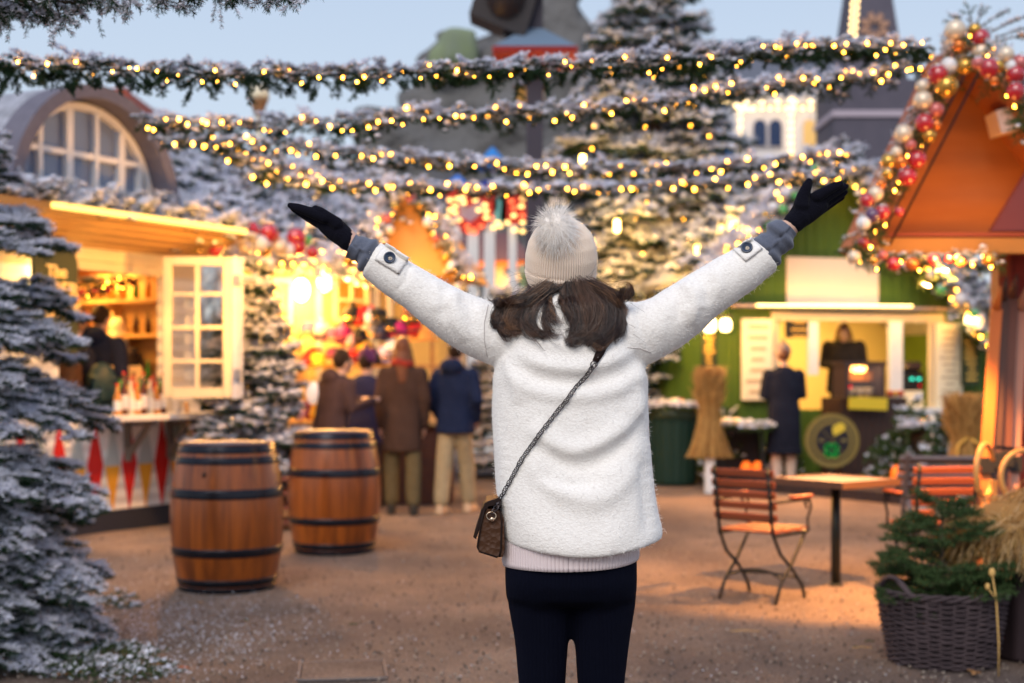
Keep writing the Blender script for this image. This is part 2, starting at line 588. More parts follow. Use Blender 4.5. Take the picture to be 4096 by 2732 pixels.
def boucle():
    m = bpy.data.materials.new('white_boucle_wool'); m.use_nodes = True
    t = m.node_tree; b = t.nodes['Principled BSDF']
    b.inputs['Roughness'].default_value = .95; b.inputs['Specular IOR Level'].default_value = .15
    b.inputs['Sheen Weight'].default_value = .35; b.inputs['Sheen Roughness'].default_value = .6
    c = t.nodes.new('ShaderNodeTexCoord')
    mp = t.nodes.new('ShaderNodeMapping'); mp.inputs['Scale'].default_value = (1, 1, 1.5)
    t.links.new(c.outputs['Object'], mp.inputs[0])
    nz = t.nodes.new('ShaderNodeTexNoise'); nz.inputs['Scale'].default_value = 60; nz.inputs['Detail'].default_value = 3
    t.links.new(mp.outputs[0], nz.inputs['Vector'])
    ad = t.nodes.new('ShaderNodeMixRGB'); ad.blend_type = 'ADD'; ad.inputs[0].default_value = .010
    t.links.new(mp.outputs[0], ad.inputs[1]); t.links.new(nz.outputs['Color'], ad.inputs[2])
    v = t.nodes.new('ShaderNodeTexVoronoi'); v.inputs['Scale'].default_value = 130
    t.links.new(ad.outputs[0], v.inputs['Vector'])
    n2 = t.nodes.new('ShaderNodeTexNoise'); n2.inputs['Scale'].default_value = 420; n2.inputs['Detail'].default_value = 4
    t.links.new(c.outputs['Object'], n2.inputs['Vector'])
    mt_ = t.nodes.new('ShaderNodeMath'); mt_.operation = 'MULTIPLY_ADD'; mt_.inputs[1].default_value = .8
    t.links.new(v.outputs['Distance'], mt_.inputs[0]); t.links.new(n2.outputs[0], mt_.inputs[2])
    bp = t.nodes.new('ShaderNodeBump'); bp.inputs['Distance'].default_value = .0013; bp.inputs['Strength'].default_value = .8
    bp.invert = True
    t.links.new(mt_.outputs[0], bp.inputs['Height']); t.links.new(bp.outputs[0], b.inputs['Normal'])
    r = t.nodes.new('ShaderNodeValToRGB')
    r.color_ramp.elements[0].position = .15; r.color_ramp.elements[0].color = (.92, .89, .84, 1)
    r.color_ramp.elements[1].position = .75; r.color_ramp.elements[1].color = (.84, .80, .75, 1)
    t.links.new(v.outputs['Distance'], r.inputs[0]); t.links.new(r.outputs[0], b.inputs['Base Color'])
    return m

M_COAT = boucle()
M_SKIN = mat('skin', (.62, .40, .30), .5, noise=(40, .8, (.55, .33, .25)))
woman = thing('person', 'woman seen from behind, arms raised, in a white woolly coat and beige bobble hat', 'person', (w(1310, 700).x, YB + .07, 0))

# ---- body: one continuous skin under the clothes (head with face, neck, trunk, arms, legs)
DY = .09
mb = MB()
hc = w(1292, 590, DY + .01)
limb(mb, [w(1300, 760, DY), w(1312, 1000, DY), w(1315, 1200, DY)], [.12, .105, .13], flat=.75, fdir=(0, 1, 0))
limb(mb, [w(1285, 720, DY), w(1290, 640, DY)], [.052, .05])
mb.ball(hc, (.073, .09, .105), n=20)
mb.ball(hc + Vector((0, .035, -.055)), (.052, .055, .05), n=14)
mb.ball(hc + Vector((0, .103, -.025)), (.013, .02, .022), n=10)
for s_ in (-1, 1):
    mb.ball(hc + Vector((s_ * .076, .0, -.02)), (.012, .02, .032), n=10)
mb.ball(hc + Vector((0, .088, -.062)), (.024, .012, .008), n=10)
LA = [w(1135, 765, DY), w(1035, 722, DY), w(960, 665, DY), w(895, 625, DY), w(836, 586, DY), w(800, 548, DY), w(775, 528, DY)]
RA = [w(1465, 765, DY), w(1582, 707, DY), w(1650, 655, DY), w(1720, 610, DY), w(1783, 568, DY), w(1820, 520, DY), w(1843, 500, DY)]
limb(mb, LA, [.06, .045, .04, .036, .03, .026, .026])
limb(mb, RA, [.06, .045, .04, .036, .03, .026, .026])
for x0, x1, x2, x3 in ((1240, 1248, 1245, 1240), (1392, 1384, 1388, 1390)):
    a = w(x0, 1330, DY); k = w(x1, 1600, DY); an = w(x2, 1600, DY); an.z = .11; k.z = .5; ft = an.copy(); ft.z = .05
    limb(mb, [a, k, an], [.066, .042, .03])
    limb(mb, [ft, ft + Vector((0, .13, -.01))], [.045, .032])
body = attach(remesh(mb, 'body', M_SKIN, None, .009, 6), woman)
M_EYE = mat('eye_white', (.8, .8, .8), .2)
for s_ in (-1, 1):
    e_ = MB().ball(hc + Vector((s_ * .03, .078, 0)), .012, n=10).build('eye', M_EYE); attach(e_, woman)

# ---- coat: trunk and sleeves in one surface, folds pushed into the back
mb = MB()
secs = [(664, 1233, 1330, .062), (676, 1208, 1364, .08), (690, 1186, 1404, .095), (720, 1166, 1436, .108), (770, 1152, 1458, .120), (835, 1138, 1482, .128), (870, 1129, 1495, .130),
        (930, 1128, 1496, .132), (1000, 1131, 1497, .134), (1060, 1134, 1502, .137), (1120, 1138, 1510, .142), (1180, 1144, 1519, .150), (1230, 1149, 1527, .158), (1262, 1158, 1528, .160)]
S_ = []
for y, l, r_, d in secs:
    c = w((l + r_) / 2, y, DY)
    S_.append(((c.x, c.y, c.z), (r_ - l) / 2 / SW, d, 2.4))
loft(mb, S_, 40)
Ls = [(1190, 765, .088), (1135, 765, .080), (1085, 745, .074), (1035, 720, .067), (995, 693, .063), (960, 667, .0575), (925, 644, .0555), (895, 624, .054), (860, 598, .051), (843, 588, .050)]
Rs = [(1430, 765, .09), (1485, 762, .082), (1535, 738, .075), (1585, 704, .072), (1618, 678, .066), (1650, 656, .063), (1690, 630, .060), (1722, 610, .0575), (1755, 588, .054), (1775, 574, .053)]
for A in (Ls, Rs):
    P = [w(x, y, DY) for x, y, _ in A]
    mb.tube(P, [q_[2] for q_ in A], 24)

FOLDS = [  # polyline (overview px), height, width (px) : ridges; negative = furrow
    ([(1175, 800), (1240, 838), (1330, 848), (1410, 828), (1468, 790)], .014, 17),
    ([(1165, 828), (1235, 868), (1330, 880), (1420, 862), (1485, 818)], -.008, 15),
    ([(1150, 850), (1225, 898), (1330, 912), (1425, 892), (1490, 842)], .009, 17),
    ([(1215, 975), (1260, 1013), (1310, 1036), (1370, 1022), (1440, 975), (1488, 905)], .017, 17),
    ([(1225, 1012), (1290, 1062), (1350, 1066), (1420, 1030), (1480, 960)], -.012, 20),
    ([(1205, 1040), (1250, 1098), (1310, 1135), (1380, 1140), (1440, 1090), (1490, 1010)], .013, 25),
    ([(1230, 1080), (1275, 1100), (1330, 1106), (1380, 1095)], -.009, 15),
    ([(1150, 1120), (1200, 1190), (1290, 1235), (1400, 1225), (1490, 1160)], .007, 36),
    ([(1195, 765), (1250, 790), (1330, 797), (1400, 780)], .008, 16),
    ([(1155, 820), (1178, 860), (1190, 930)], .008, 16), ([(1470, 830), (1476, 900), (1470, 960)], .006, 16),
    ([(1500, 1000), (1505, 1100), (1512, 1220)], .007, 14), ([(1470, 1040), (1478, 1130), (1490, 1230)], -.007, 18),
    ([(1140, 950), (1146, 1080), (1155, 1210)], .005, 14),
    ([(1128, 700), (1122, 770), (1122, 832)], -.005, 6), ([(1455, 700), (1478, 770), (1505, 815)], -.004, 6),
    # elbows and sleeves
    ([(1052, 652), (1042, 690), (1046, 735), (1065, 785)], .010, 13), ([(1024, 650), (1016, 690), (1022, 735)], -.005, 12),
    ([(1000, 640), (1005, 680), (1000, 715)], .005, 11), ([(1085, 680), (1080, 720), (1095, 770)], -.006, 13),
    ([(1572, 640), (1590, 668), (1597, 705), (1590, 750)], .010, 13), ([(1606, 625), (1624, 660), (1624, 700)], -.005, 12),
    ([(1550, 655), (1560, 690), (1560, 740)], -.006, 10), ([(1640, 612), (1652, 645), (1652, 680)], .005, 11),
    ([(1520, 680), (1525, 730), (1520, 780)], .004, 14),
    ([(948, 592), (938, 610), (930, 640), (905, 668)], -.006, 4), ([(1700, 560), (1690, 585), (1705, 625)], -.001, 4),
]

def fold_field(V):
    x = V[:, 0] * SW + 1175.5
    y = HOR / K2 - (V[:, 2] - CAMZ) * SW
    out = np.zeros(len(V))
    for pl, h, wd in FOLDS:
        P = np.array(pl, float)
        # densify with a smooth curve
        t = np.linspace(0, len(P) - 1, 60)
        i = np.clip(t.astype(int), 0, len(P) - 2); fr = (t - i)[:, None]
        p0 = P[np.clip(i - 1, 0, None)]; p1 = P[i]; p2 = P[i + 1]; p3 = P[np.clip(i + 2, None, len(P) - 1)]
        C = .5 * ((2 * p1) + (-p0 + p2) * fr + (2 * p0 - 5 * p1 + 4 * p2 - p3) * fr ** 2 + (-p0 + 3 * p1 - 3 * p2 + p3) * fr ** 3)
        m = (x > C[:, 0].min() - 4 * wd) & (x < C[:, 0].max() + 4 * wd) & (y > C[:, 1].min() - 4 * wd) & (y < C[:, 1].max() + 4 * wd)
        idx = np.where(m)[0]
        if not len(idx): continue
        d = np.hypot(x[idx, None] - C[None, :, 0], y[idx, None] - C[None, :, 1])
        k = d.argmin(1); dm = d[np.arange(len(idx)), k]
        sy = np.sign(y[idx] - C[k, 1])
        tt = t[k] / (len(P) - 1)
        taper = np.clip(np.minimum(tt, 1 - tt) * 4, 0.0, 1) ** .8
        ww = np.where(sy > 0, wd * .9, wd * 1.6)      # steeper below the ridge, as hanging cloth
        out[idx] += h * taper * np.exp(-(dm / ww) ** 2)
    return out

def vnoise(V, s, seed=0):
    """cheap smooth noise from sines"""
    r = np.random.default_rng(seed); o = np.zeros(len(V))
    for _ in range(7):
        k = r.normal(0, 1, 3); k = k / np.linalg.norm(k) * s * r.uniform(.6, 1.6)
        o += np.sin(V @ k + r.uniform(0, 6.28))
    return o / 7

def coat_disp(V, N):
    back = np.clip(-N[:, 1] * 1.4, 0, 1)
    x = V[:, 0] * SW + 1175.5; y = HOR / K2 - (V[:, 2] - CAMZ) * SW
    h = fold_field(V) * .9
    V = V + N * (h * back)[:, None]
    V = V + N * (vnoise(V, 26, 1) * .0035 + vnoise(V, 60, 2) * .0015)[:, None]
    # hem: lower in the middle, rising to the right
    xr = (x - 1158) / (1528 - 1158)
    hem = 1240 + 34 * np.sin(np.clip(xr, 0, 1) * PI * .82 + .25) - 22 * np.clip(xr - .55, 0, 1) ** 1.2
    body_ = (x > 1140) & (x < 1540) & (y > 1150)
    k = np.where(body_, (y - 1150) / (1262 - 1150), 0)
    V[:, 2] -= k * (hem - 1262) / SW
    return V

coat = attach(remesh(mb, 'coat', M_COAT, None, .0075, 6, .5, coat_disp), woman)
sb = coat.modifiers.new('sub', 'SUBSURF'); sb.levels = 1; sb.render_levels = 1
cv = np.empty(len(coat.data.vertices) * 3, dtype=np.float32); coat.data.vertices.foreach_get('co', cv); cv = cv.reshape(-1, 3)
COATBVH = BVHTree.FromPolygons([tuple(v) for v in cv], [tuple(p.vertices) for p in coat.data.polygons])

def on_coat(px, py, off=.004):
    """Point on the back of the coat seen at an overview pixel."""
    o_ = Vector((0, 0, CAMZ)); d = (w(px, py) - o_).normalized()
    h = COATBVH.ray_cast(o_, d)
    if h[0] is None: return w(px, py, -.02), Vector((0, -1, 0))
    return h[0] + h[1] * off, h[1]

# fuzz on the wool
cn = np.empty(len(cv) * 3, dtype=np.float32); coat.data.vertices.foreach_get('normal', cn); cn = cn.reshape(-1, 3)
r1 = np.random.default_rng(3)
pk = r1.choice(len(cv), 9000)
b0 = cv[pk] + r1.normal(0, .003, (9000, 3)); d0 = cn[pk] + r1.normal(0, .55, (9000, 3)); d0 /= np.linalg.norm(d0, axis=1, keepdims=True)
d1 = d0 + r1.normal(0, .8, d0.shape)
ln = r1.uniform(.002, .0065, (9000, 1))
P = np.stack([b0 - d0 * .003, b0 + d0 * ln * .5, b0 + d0 * ln * .6 + d1 * ln * .4], axis=1)
fz = strands('wool_fuzz', P, np.tile(np.array([.0004, .0003, .00015]), (9000, 1)), mat('wool_fibre', (.94, .91, .87), .9, spec=.05))
attach(fz, woman)

# collar standing up at the nape and folded down
cb = MB()
vs = []; fs = []
prof = [(.060, 668, 0.0), (.070, 662, .0), (.078, 668, 0), (.090, 690, 0), (.100, 712, 0), (.106, 733, 0), (.101, 736, 0), (.088, 715, 0)]
n_ = 48
for k, (rr, y, _) in enumerate(prof):
    for j in range(n_):
        a = 2 * PI * j / n_
        c = w(1282, y, DY)
        wob = 1 + .03 * math.sin(3 * a + k)
        vs.append((c.x + rr * 1.0 * wob * math.cos(a), c.y + rr * 1.02 * wob * math.sin(a), c.z - .012 * math.cos(a) ** 2))
for k in range(len(prof) - 1):
    for j in range(n_):
        fs.append((k * n_ + j, k * n_ + (j + 1) % n_, (k + 1) * n_ + (j + 1) % n_, (k + 1) * n_ + j))
cb.add(vs, fs, 0, True)
col_ = cb.build('collar', M_COAT); attach(col_, woman)
s2 = col_.modifiers.new('s', 'SUBSURF'); s2.levels = s2.render_levels = 1

# cuff tabs and buttons
M_BTN = mat('navy_button', (.02, .035, .07), .25, coat=.5)
M_BTNL = mat('button_horn', (.45, .38, .30), .35)
M_HOLE = mat('button_hole', (.01, .01, .01), .8)
for (cx, cy), ax, wd, ln_ in (((899, 596), (1, .62), 24, 33), ((1719, 575), (-.95, .75), 20, 25)):
    ctr, nn = on_coat(cx, cy, .006)
    nn = Vector((nn.x * .6, -1, nn.z * .6)).normalized()
    u = Vector((ax[0], 0, -ax[1])).normalized(); u = (u - nn * u.dot(nn)).normalized(); v = nn.cross(u)
    tb = MB(); Nn = 10
    vv = []; ff = []
    for i in range(Nn + 1):
        for j in range(Nn + 1):
            a = (i / Nn * 2 - 1) * ln_ / SW; b = (j / Nn * 2 - 1) * wd / SW
            jag = 1 + random.uniform(-.03, .03) if i in (0, Nn) or j in (0, Nn) else 1
            p = ctr + u * a * jag + v * b * jag
            hit = COATBVH.ray_cast(p + Vector((0, -.2, 0)), Vector((0, 1, 0)))
            q_ = hit[0] + Vector((0, -.0065 + (.004 if (i in (0, Nn) or j in (0, Nn)) else 0), 0)) if hit[0] and abs(hit[0].y - p.y) < .05 else p
            vv.append(q_)
    for i in range(Nn):
        for j in range(Nn):
            ff.append((i * (Nn + 1) + j, i * (Nn + 1) + j + 1, (i + 1) * (Nn + 1) + j + 1, (i + 1) * (Nn + 1) + j))
    tb.add(vv, ff, 0, True)
    to = tb.build('cuff_tab', M_COAT); attach(to, woman)
    so = to.modifiers.new('so', 'SOLIDIFY'); so.thickness = .004; so.offset = 0
    bt = MB(); c2, n2 = on_coat(cx - (6 if cx < 1000 else 3), cy + 0, .012)
    n2 = Vector((n2.x * .5, -1, n2.z * .5)).normalized()
    Q = n2.to_track_quat('Z', 'Y').to_matrix().to_4x4(); Q.translation = c2
    bt.M = Q
    r0 = 14 / SW
    bt.lathe([(r0 * .9, -.002), (r0, -.0005), (r0, .0015), (r0 * .93, .0028), (r0 * .78, .0030), (r0 * .72, .0018), (0.0005, .0016)], 28, bands=[0] * 6)
    bt.ball((r0 * .1, -r0 * .2, .0012), (r0 * .42, r0 * .36, .0012), 1, 12)
    for dx in (-1, 1):
        for dy in (-1, 1):
            bt.ball((dx * r0 * .17, dy * r0 * .17, .0022), r0 * .08, 2, 6)
    bo = bt.build('button', [M_BTN, M_BTNL, M_HOLE]); attach(bo, woman)

# seams of the sleeves
M_SEAM = mat('seam_shadow_thread', (.58, .53, .50), .95)
for pl in ([(1121, 700), (1112, 740), (1112, 780), (1120, 826)], [(1440, 798), (1470, 800), (1500, 812)], ):
    pts = []
    for i in range(len(pl) - 1):
        for k in range(6):
            f_ = k / 6
            pts.append(on_coat(pl[i][0] * (1 - f_) + pl[i + 1][0] * f_, pl[i][1] * (1 - f_) + pl[i + 1][1] * f_, .0004)[0])
    attach(MB().tube(pts, .0012, 5).build('seam', M_SEAM), woman)

# grey jersey sleeves bunched at the wrists
M_JER = mat('grey_jersey', (.06, .075, .115), .9, noise=(160, .9, (.13, .14, .18)), bump=(400, .0006), sheen=.3)
for A, rr in (([(860, 598), (838, 580), (823, 568), (808, 561), (797, 556)], (.040, .040, .0375, .036, .030)), ([(1760, 585), (1783, 560), (1800, 541), (1815, 522), (1824, 512)], (.043, .042, .040, .039, .030))):
    P = [w(x, y, DY - .005) for x, y in A]
    pts = []; ra = []
    for i in range(len(P) - 1):
        for k in range(8):
            f_ = k / 8; pts.append(P[i].lerp(P[i + 1], f_)); ra.append(rr[i] * (1 - f_) + rr[i + 1] * f_)
    mb = MB()
    mb.tube(pts, ra, 60)
    ax = (P[-1] - P[0]).normalized()
    V = np.array(mb.v); a0 = np.array(P[0]); T = (V - a0) @ np.array(ax)
    cidx = np.repeat(np.arange(len(pts)), 60)[:len(V)]
    C = np.array([tuple(p) for p in pts])[cidx]
    N = V - C; N /= np.linalg.norm(N, axis=1, keepdims=True) + 1e-9
    ang = np.arctan2(N[:, 2], N[:, 0])
    wr = .0050 * np.sin(T * 120 + 2.6 * np.sin(ang * 1.0 + 1) + 1.4 * np.sin(2 * ang + .5)) + .0022 * np.sin(T * 230 + 3 * np.sin(ang + 2.5))
    V += N * wr[:, None]
    mb.v = [tuple(v) for v in V]
    o_ = mb.build('jersey_sleeve', M_JER); attach(o_, woman)

# knitted gloves: palm, thumb and four fingers melted into one surface each
def knit(name, col, sc, axis='wavex'):
    return mat(name, col, .95, spec=.1, bump=(sc, .0012, axis, 1.5), sheen=.15)
M_GLOVE = mat('black_knit', (.006, .006, .011), .95, spec=.05, bump=(260, .0010, 'voronoi'), sheen=.04)
def glove(palm, fingers, thumb, cuff):
    mb = MB()
    mb2 = MB()
    for pl, ra, fl in [palm]:
        limb(mb2, [w(*p) for p in pl], ra, 20, fl, (0, 1, 0))
    mb.v += mb2.v; mb.f += mb2.f; mb.m += mb2.m; mb.sm += mb2.sm
    for f_ in fingers:
        limb(mb, [w(*p) for p in f_[0]], f_[1], 12)
    limb(mb, [w(*p) for p in thumb[0]], thumb[1], 12)
    limb(mb, [w(*p) for p in cuff[0]], cuff[1], 16)
    return attach(remesh(mb, 'glove', M_GLOVE, None, .0022, 5), woman)
d = DY
glove((([(785, 540, d), (762, 521, d), (738, 504, d)], [.027, .030, .026], .8)),
      [([(738, 494, d - .024), (703, 480, d - .026), (675, 470, d - .024), (656, 464, d - .020)], [.0150, .0135, .0115, .0078]),
       ([(738, 503, d - .008), (704, 490, d - .008), (677, 478, d - .006), (660, 469, d - .004)], [.0150, .0135, .0115, .0080]),
       ([(740, 511, d + .010), (712, 499, d + .012), (688, 486, d + .012), (668, 474, d + .010)], [.0145, .0130, .0105, .008]),
       ([(742, 515, d + .024), (722, 505, d + .030), (703, 495, d + .032)], [.013, .0115, .009])],
      ([(765, 508, d - .014), (745, 491, d - .022), (726, 478, d - .024), (716, 472, d - .022)], [.019, .0135, .0120, .0098]),
      ([(790, 545, d), (779, 534, d), (770, 528, d)], [.0275, .027, .027]))
glove((([(1850, 492, d), (1866, 474, d), (1892, 459, d)], [.030, .036, .031], .7)),
      [([(1890, 443, d - .016), (1912, 430, d - .020), (1932, 419, d - .020), (1944, 414, d - .018)], [.0165, .0135, .0120, .0098]),
       ([(1896, 453, d - .004), (1925, 436, d - .006), (1946, 424, d - .006), (1959, 417, d - .006)], [.0165, .0132, .0115, .0092]),
       ([(1900, 463, d + .01), (1926, 448, d + .010), (1946, 437, d + .008), (1960, 430, d + .006)], [.016, .0130, .0108, .0085]),
       ([(1900, 472, d + .022), (1924, 459, d + .024), (1943, 448, d + .022), (1957, 441, d + .020)], [.015, .0118, .0095, .0075])],
      ([(1856, 462, d - .012), (1858, 440, d - .016), (1866, 420, d - .018), (1871, 409, d - .018)], [.023, .0165, .0135, .0110]),
      ([(1838, 503, d), (1848, 494, d), (1856, 486, d)], [.028, .028, .030]))

# bobble hat with ribs running from brim to crown, tilted back
M_HAT = mat('beige_knit', (.80, .66, .54), .95, spec=.1, bump=(420, .0007, 'voronoi'), sheen=.3, noise=(30, .9, (.86, .74, .63)))
def hat_mesh():
    nA, nZ, ribs = 880, 70, 88
    V = np.zeros((nZ, nA, 3)); a = np.linspace(0, 2 * PI, nA, endpoint=False)
    for i in range(nZ):
        t = i / (nZ - 1)                    # 0 brim, 1 crown
        z = -.072 + .178 * t
        prof = np.interp(t, [0, .1, .25, .42, .6, .75, .87, .95, 1], [.0785, .0855, .0905, .0905, .085, .073, .053, .030, .004])
        rib = .0023 * np.cos(ribs * a) * np.interp(t, [0, .9, 1], [1, .6, 0])
        fold = .0035 * (1 / (1 + math.exp((t - .20) * 90)))     # turned-up edge stands proud
        dip = -.0018 * math.exp(-((t - .205) / .012) ** 2)
        r_ = prof + rib + fold + dip
        V[i, :, 0] = r_ * np.cos(a) * 1.0; V[i, :, 1] = r_ * np.sin(a) * 1.08; V[i, :, 2] = z
    V = V.reshape(-1, 3)
    V += (vnoise(V, 45, 5) * .0022)[:, None] * np.array([[1, 1, 0]])
    i = np.arange(nZ - 1)[:, None] * nA; j = np.arange(nA)[None]; j2 = (j + 1) % nA
    f = np.stack([i + j, i + j2, i + nA + j2, i + nA + j], axis=2).reshape(-1, 4)
    return V, f
hv, hf = hat_mesh()
HM = Matrix.Translation(w(1292, 582, DY - .005)) @ Matrix.Rotation(R(20), 4, 'X') @ Matrix.Rotation(R(2), 4, 'Y')
hv = hv @ np.array(HM.to_3x3()).T + np.array(HM.translation)
hat = attach(mesh_np('bobble_hat', hv, hf, M_HAT, None, None, True), woman)
sdf = hat.modifiers.new('so', 'SOLIDIFY'); sdf.thickness = .003; sdf.offset = -1

# fur pompom
pc = np.array(w(1276, 531, DY - .086)); NP = 2800
r2 = np.random.default_rng(11)
dr = r2.normal(0, 1, (NP, 3)); dr /= np.linalg.norm(dr, axis=1, keepdims=True)
L_ = r2.uniform(.014, .030, (NP, 1)) * (1 + .45 * np.clip(dr[:, 2:3], 0, 1)) * np.where(r2.random((NP, 1)) < .05, 1.35, 1)
clump = np.round(dr * 3.2) / 3.2; clump /= np.linalg.norm(clump, axis=1, keepdims=True) + 1e-6
root_ = pc + dr * np.array([.036, .033, .043])
dirn = dr * .75 + clump * .35 + r2.normal(0, .12, (NP, 3)) + np.array([.02, -.05, -.05]); dirn /= np.linalg.norm(dirn, axis=1, keepdims=True)
Ks = 6; tt = np.linspace(0, 1, Ks)[None, :, None]
grav = np.array([0.10, -.1, -1.])
up_ = np.clip(dr[:, 2:3] - .2, 0, 1)
P = root_[:, None] + dirn[:, None] * L_[:, None] * tt + (grav * (.012 * (1 - .9 * up_)))[:, None] * tt ** 2 + (r2.normal(0, .004, (NP, 3)))[:, None] * tt ** 2
Rd = np.tile(np.linspace(.0005, .00012, Ks), (NP, 1))
def fur_mat(name, c, tr=.5):
    m = bpy.data.materials.new(name); m.use_nodes = True; t = m.node_tree
    a = t.nodes.new('ShaderNodeBsdfDiffuse'); b = t.nodes.new('ShaderNodeBsdfTranslucent'); x = t.nodes.new('ShaderNodeMixShader')
    a.inputs[0].default_value = b.inputs[0].default_value = (*c, 1); x.inputs[0].default_value = tr
    t.links.new(a.outputs[0], x.inputs[1]); t.links.new(b.outputs[0], x.inputs[2]); t.links.new(x.outputs[0], t.nodes['Material Output'].inputs[0])
    return m
M_FUR = mat('cream_fur', (.98, .95, .91), .9, spec=.15)
M_FUR2 = mat('cream_fur_root', (.94, .88, .82), .9, spec=.1)
fur = strands('pompom', P, Rd, [M_FUR, M_FUR2], None, (r2.random(NP) < .3).astype(int)); attach(fur, woman)
attach(MB().ball(Vector(pc), (.040, .036, .047), n=24).build('pompom_core', M_FUR2), woman)

# hair: locks that swing out from under the hat and curl at their ends
LOCKS = [  # path (overview px), radius px at root and tip, share
    ([(1256, 662), (1230, 678), (1198, 692), (1170, 704), (1152, 714), (1142, 708), (1146, 694)], 10, 5, .75),
    ([(1258, 660), (1228, 684), (1195, 690), (1170, 706), (1150, 722), (1142, 738), (1152, 748), (1166, 742)], 14, 7, 1.3),
    ([(1260, 656), (1235, 676), (1205, 700), (1180, 722), (1170, 740), (1180, 754), (1196, 750)], 14, 7, 1.3),
    ([(1252, 657), (1232, 682), (1208, 707), (1188, 730), (1182, 744), (1192, 754)], 11, 5, 1.0),
    ([(1268, 656), (1250, 684), (1234, 710), (1225, 735), (1232, 758), (1248, 770), (1256, 767)], 4, 2, .28),
    ([(1276, 656), (1262, 686), (1254, 716), (1254, 742), (1266, 765), (1286, 774)], 3, 1.5, .16),
    ([(1300, 655), (1290, 672), (1289, 692), (1297, 712), (1312, 722)], 4, 2, .22),
    ([(1306, 655), (1306, 680), (1314, 708), (1326, 735), (1322, 758), (1308, 774)], 14, 5, 1.1),
    ([(1325, 655), (1335, 680), (1344, 710), (1346, 738), (1340, 762), (1322, 776)], 17, 7, 1.7),
    ([(1335, 655), (1352, 680), (1364, 710), (1368, 738), (1362, 764), (1346, 780), (1332, 776)], 17, 8, 1.8),
    ([(1345, 655), (1368, 678), (1384, 705), (1392, 732), (1388, 758), (1374, 778), (1358, 782)], 17, 8, 1.8),
    ([(1352, 655), (1382, 674), (1404, 698), (1416, 725), (1410, 752), (1396, 768)], 15, 7, 1.5),
    ([(1352, 652), (1382, 666), (1404, 680), (1416, 698), (1418, 718), (1410, 738)], 13, 6, 1.1),
    ([(1356, 652), (1388, 662), (1410, 674), (1424, 682), (1433, 676), (1434, 662)], 6, 3, .35),
    ([(1360, 648), (1400, 668), (1425, 680), (1441, 680), (1447, 668), (1441, 654)], 5, 7, .25),
    ([(1288, 658), (1266, 668), (1238, 678), (1208, 690), (1182, 702), (1166, 718)], 7, 5, .6),
    ([(1250, 662), (1224, 696), (1208, 730), (1212, 756), (1230, 772), (1250, 775)], 4, 2, .28),
    ([(1236, 664), (1196, 700), (1166, 730), (1150, 756), (1160, 770), (1176, 766)], 4, 2, .26),
    ([(1318, 656), (1330, 700), (1338, 745), (1330, 775), (1310, 788), (1296, 780)], 5, 2, .32),
    ([(1350, 660), (1384, 700), (1404, 745), (1398, 775), (1378, 794), (1360, 790)], 5, 2, .34),
    ([(1362, 662), (1400, 695), (1424, 730), (1426, 758), (1412, 775)], 4, 2, .26),
    ([(1306, 656), (1300, 690), (1306, 724), (1318, 752)], 3, 1.5, .18),
    ([(1270, 658), (1264, 694), (1270, 730), (1284, 752)], 2, 1, .06),
]
r3 = np.random.default_rng(21)
PP = []; RR = []; MI = []
KH = 18
SUB = []
for pl, ra, rb, sh in LOCKS:
    q0 = np.array(pl, float); w_ = np.linspace(.25, 1, len(q0))[:, None]
    SUB.append((q0, ra * .85, rb, sh * .30))
    for _ in range(9):
        jit = r3.normal(0, 1, q0.shape) * 4.2 * w_ + r3.normal(0, 1, (1, 2)) * np.array([[ra * .55, 3.0]])
        q1 = q0 + jit
        q1[-1] += r3.normal(0, 7, 2); q1[-2] += r3.normal(0, 4, 2); q1[0, 1] = min(q1[0, 1], 657)
        SUB.append((q1, ra * .38, max(rb * .45, 1.5), sh * .10))
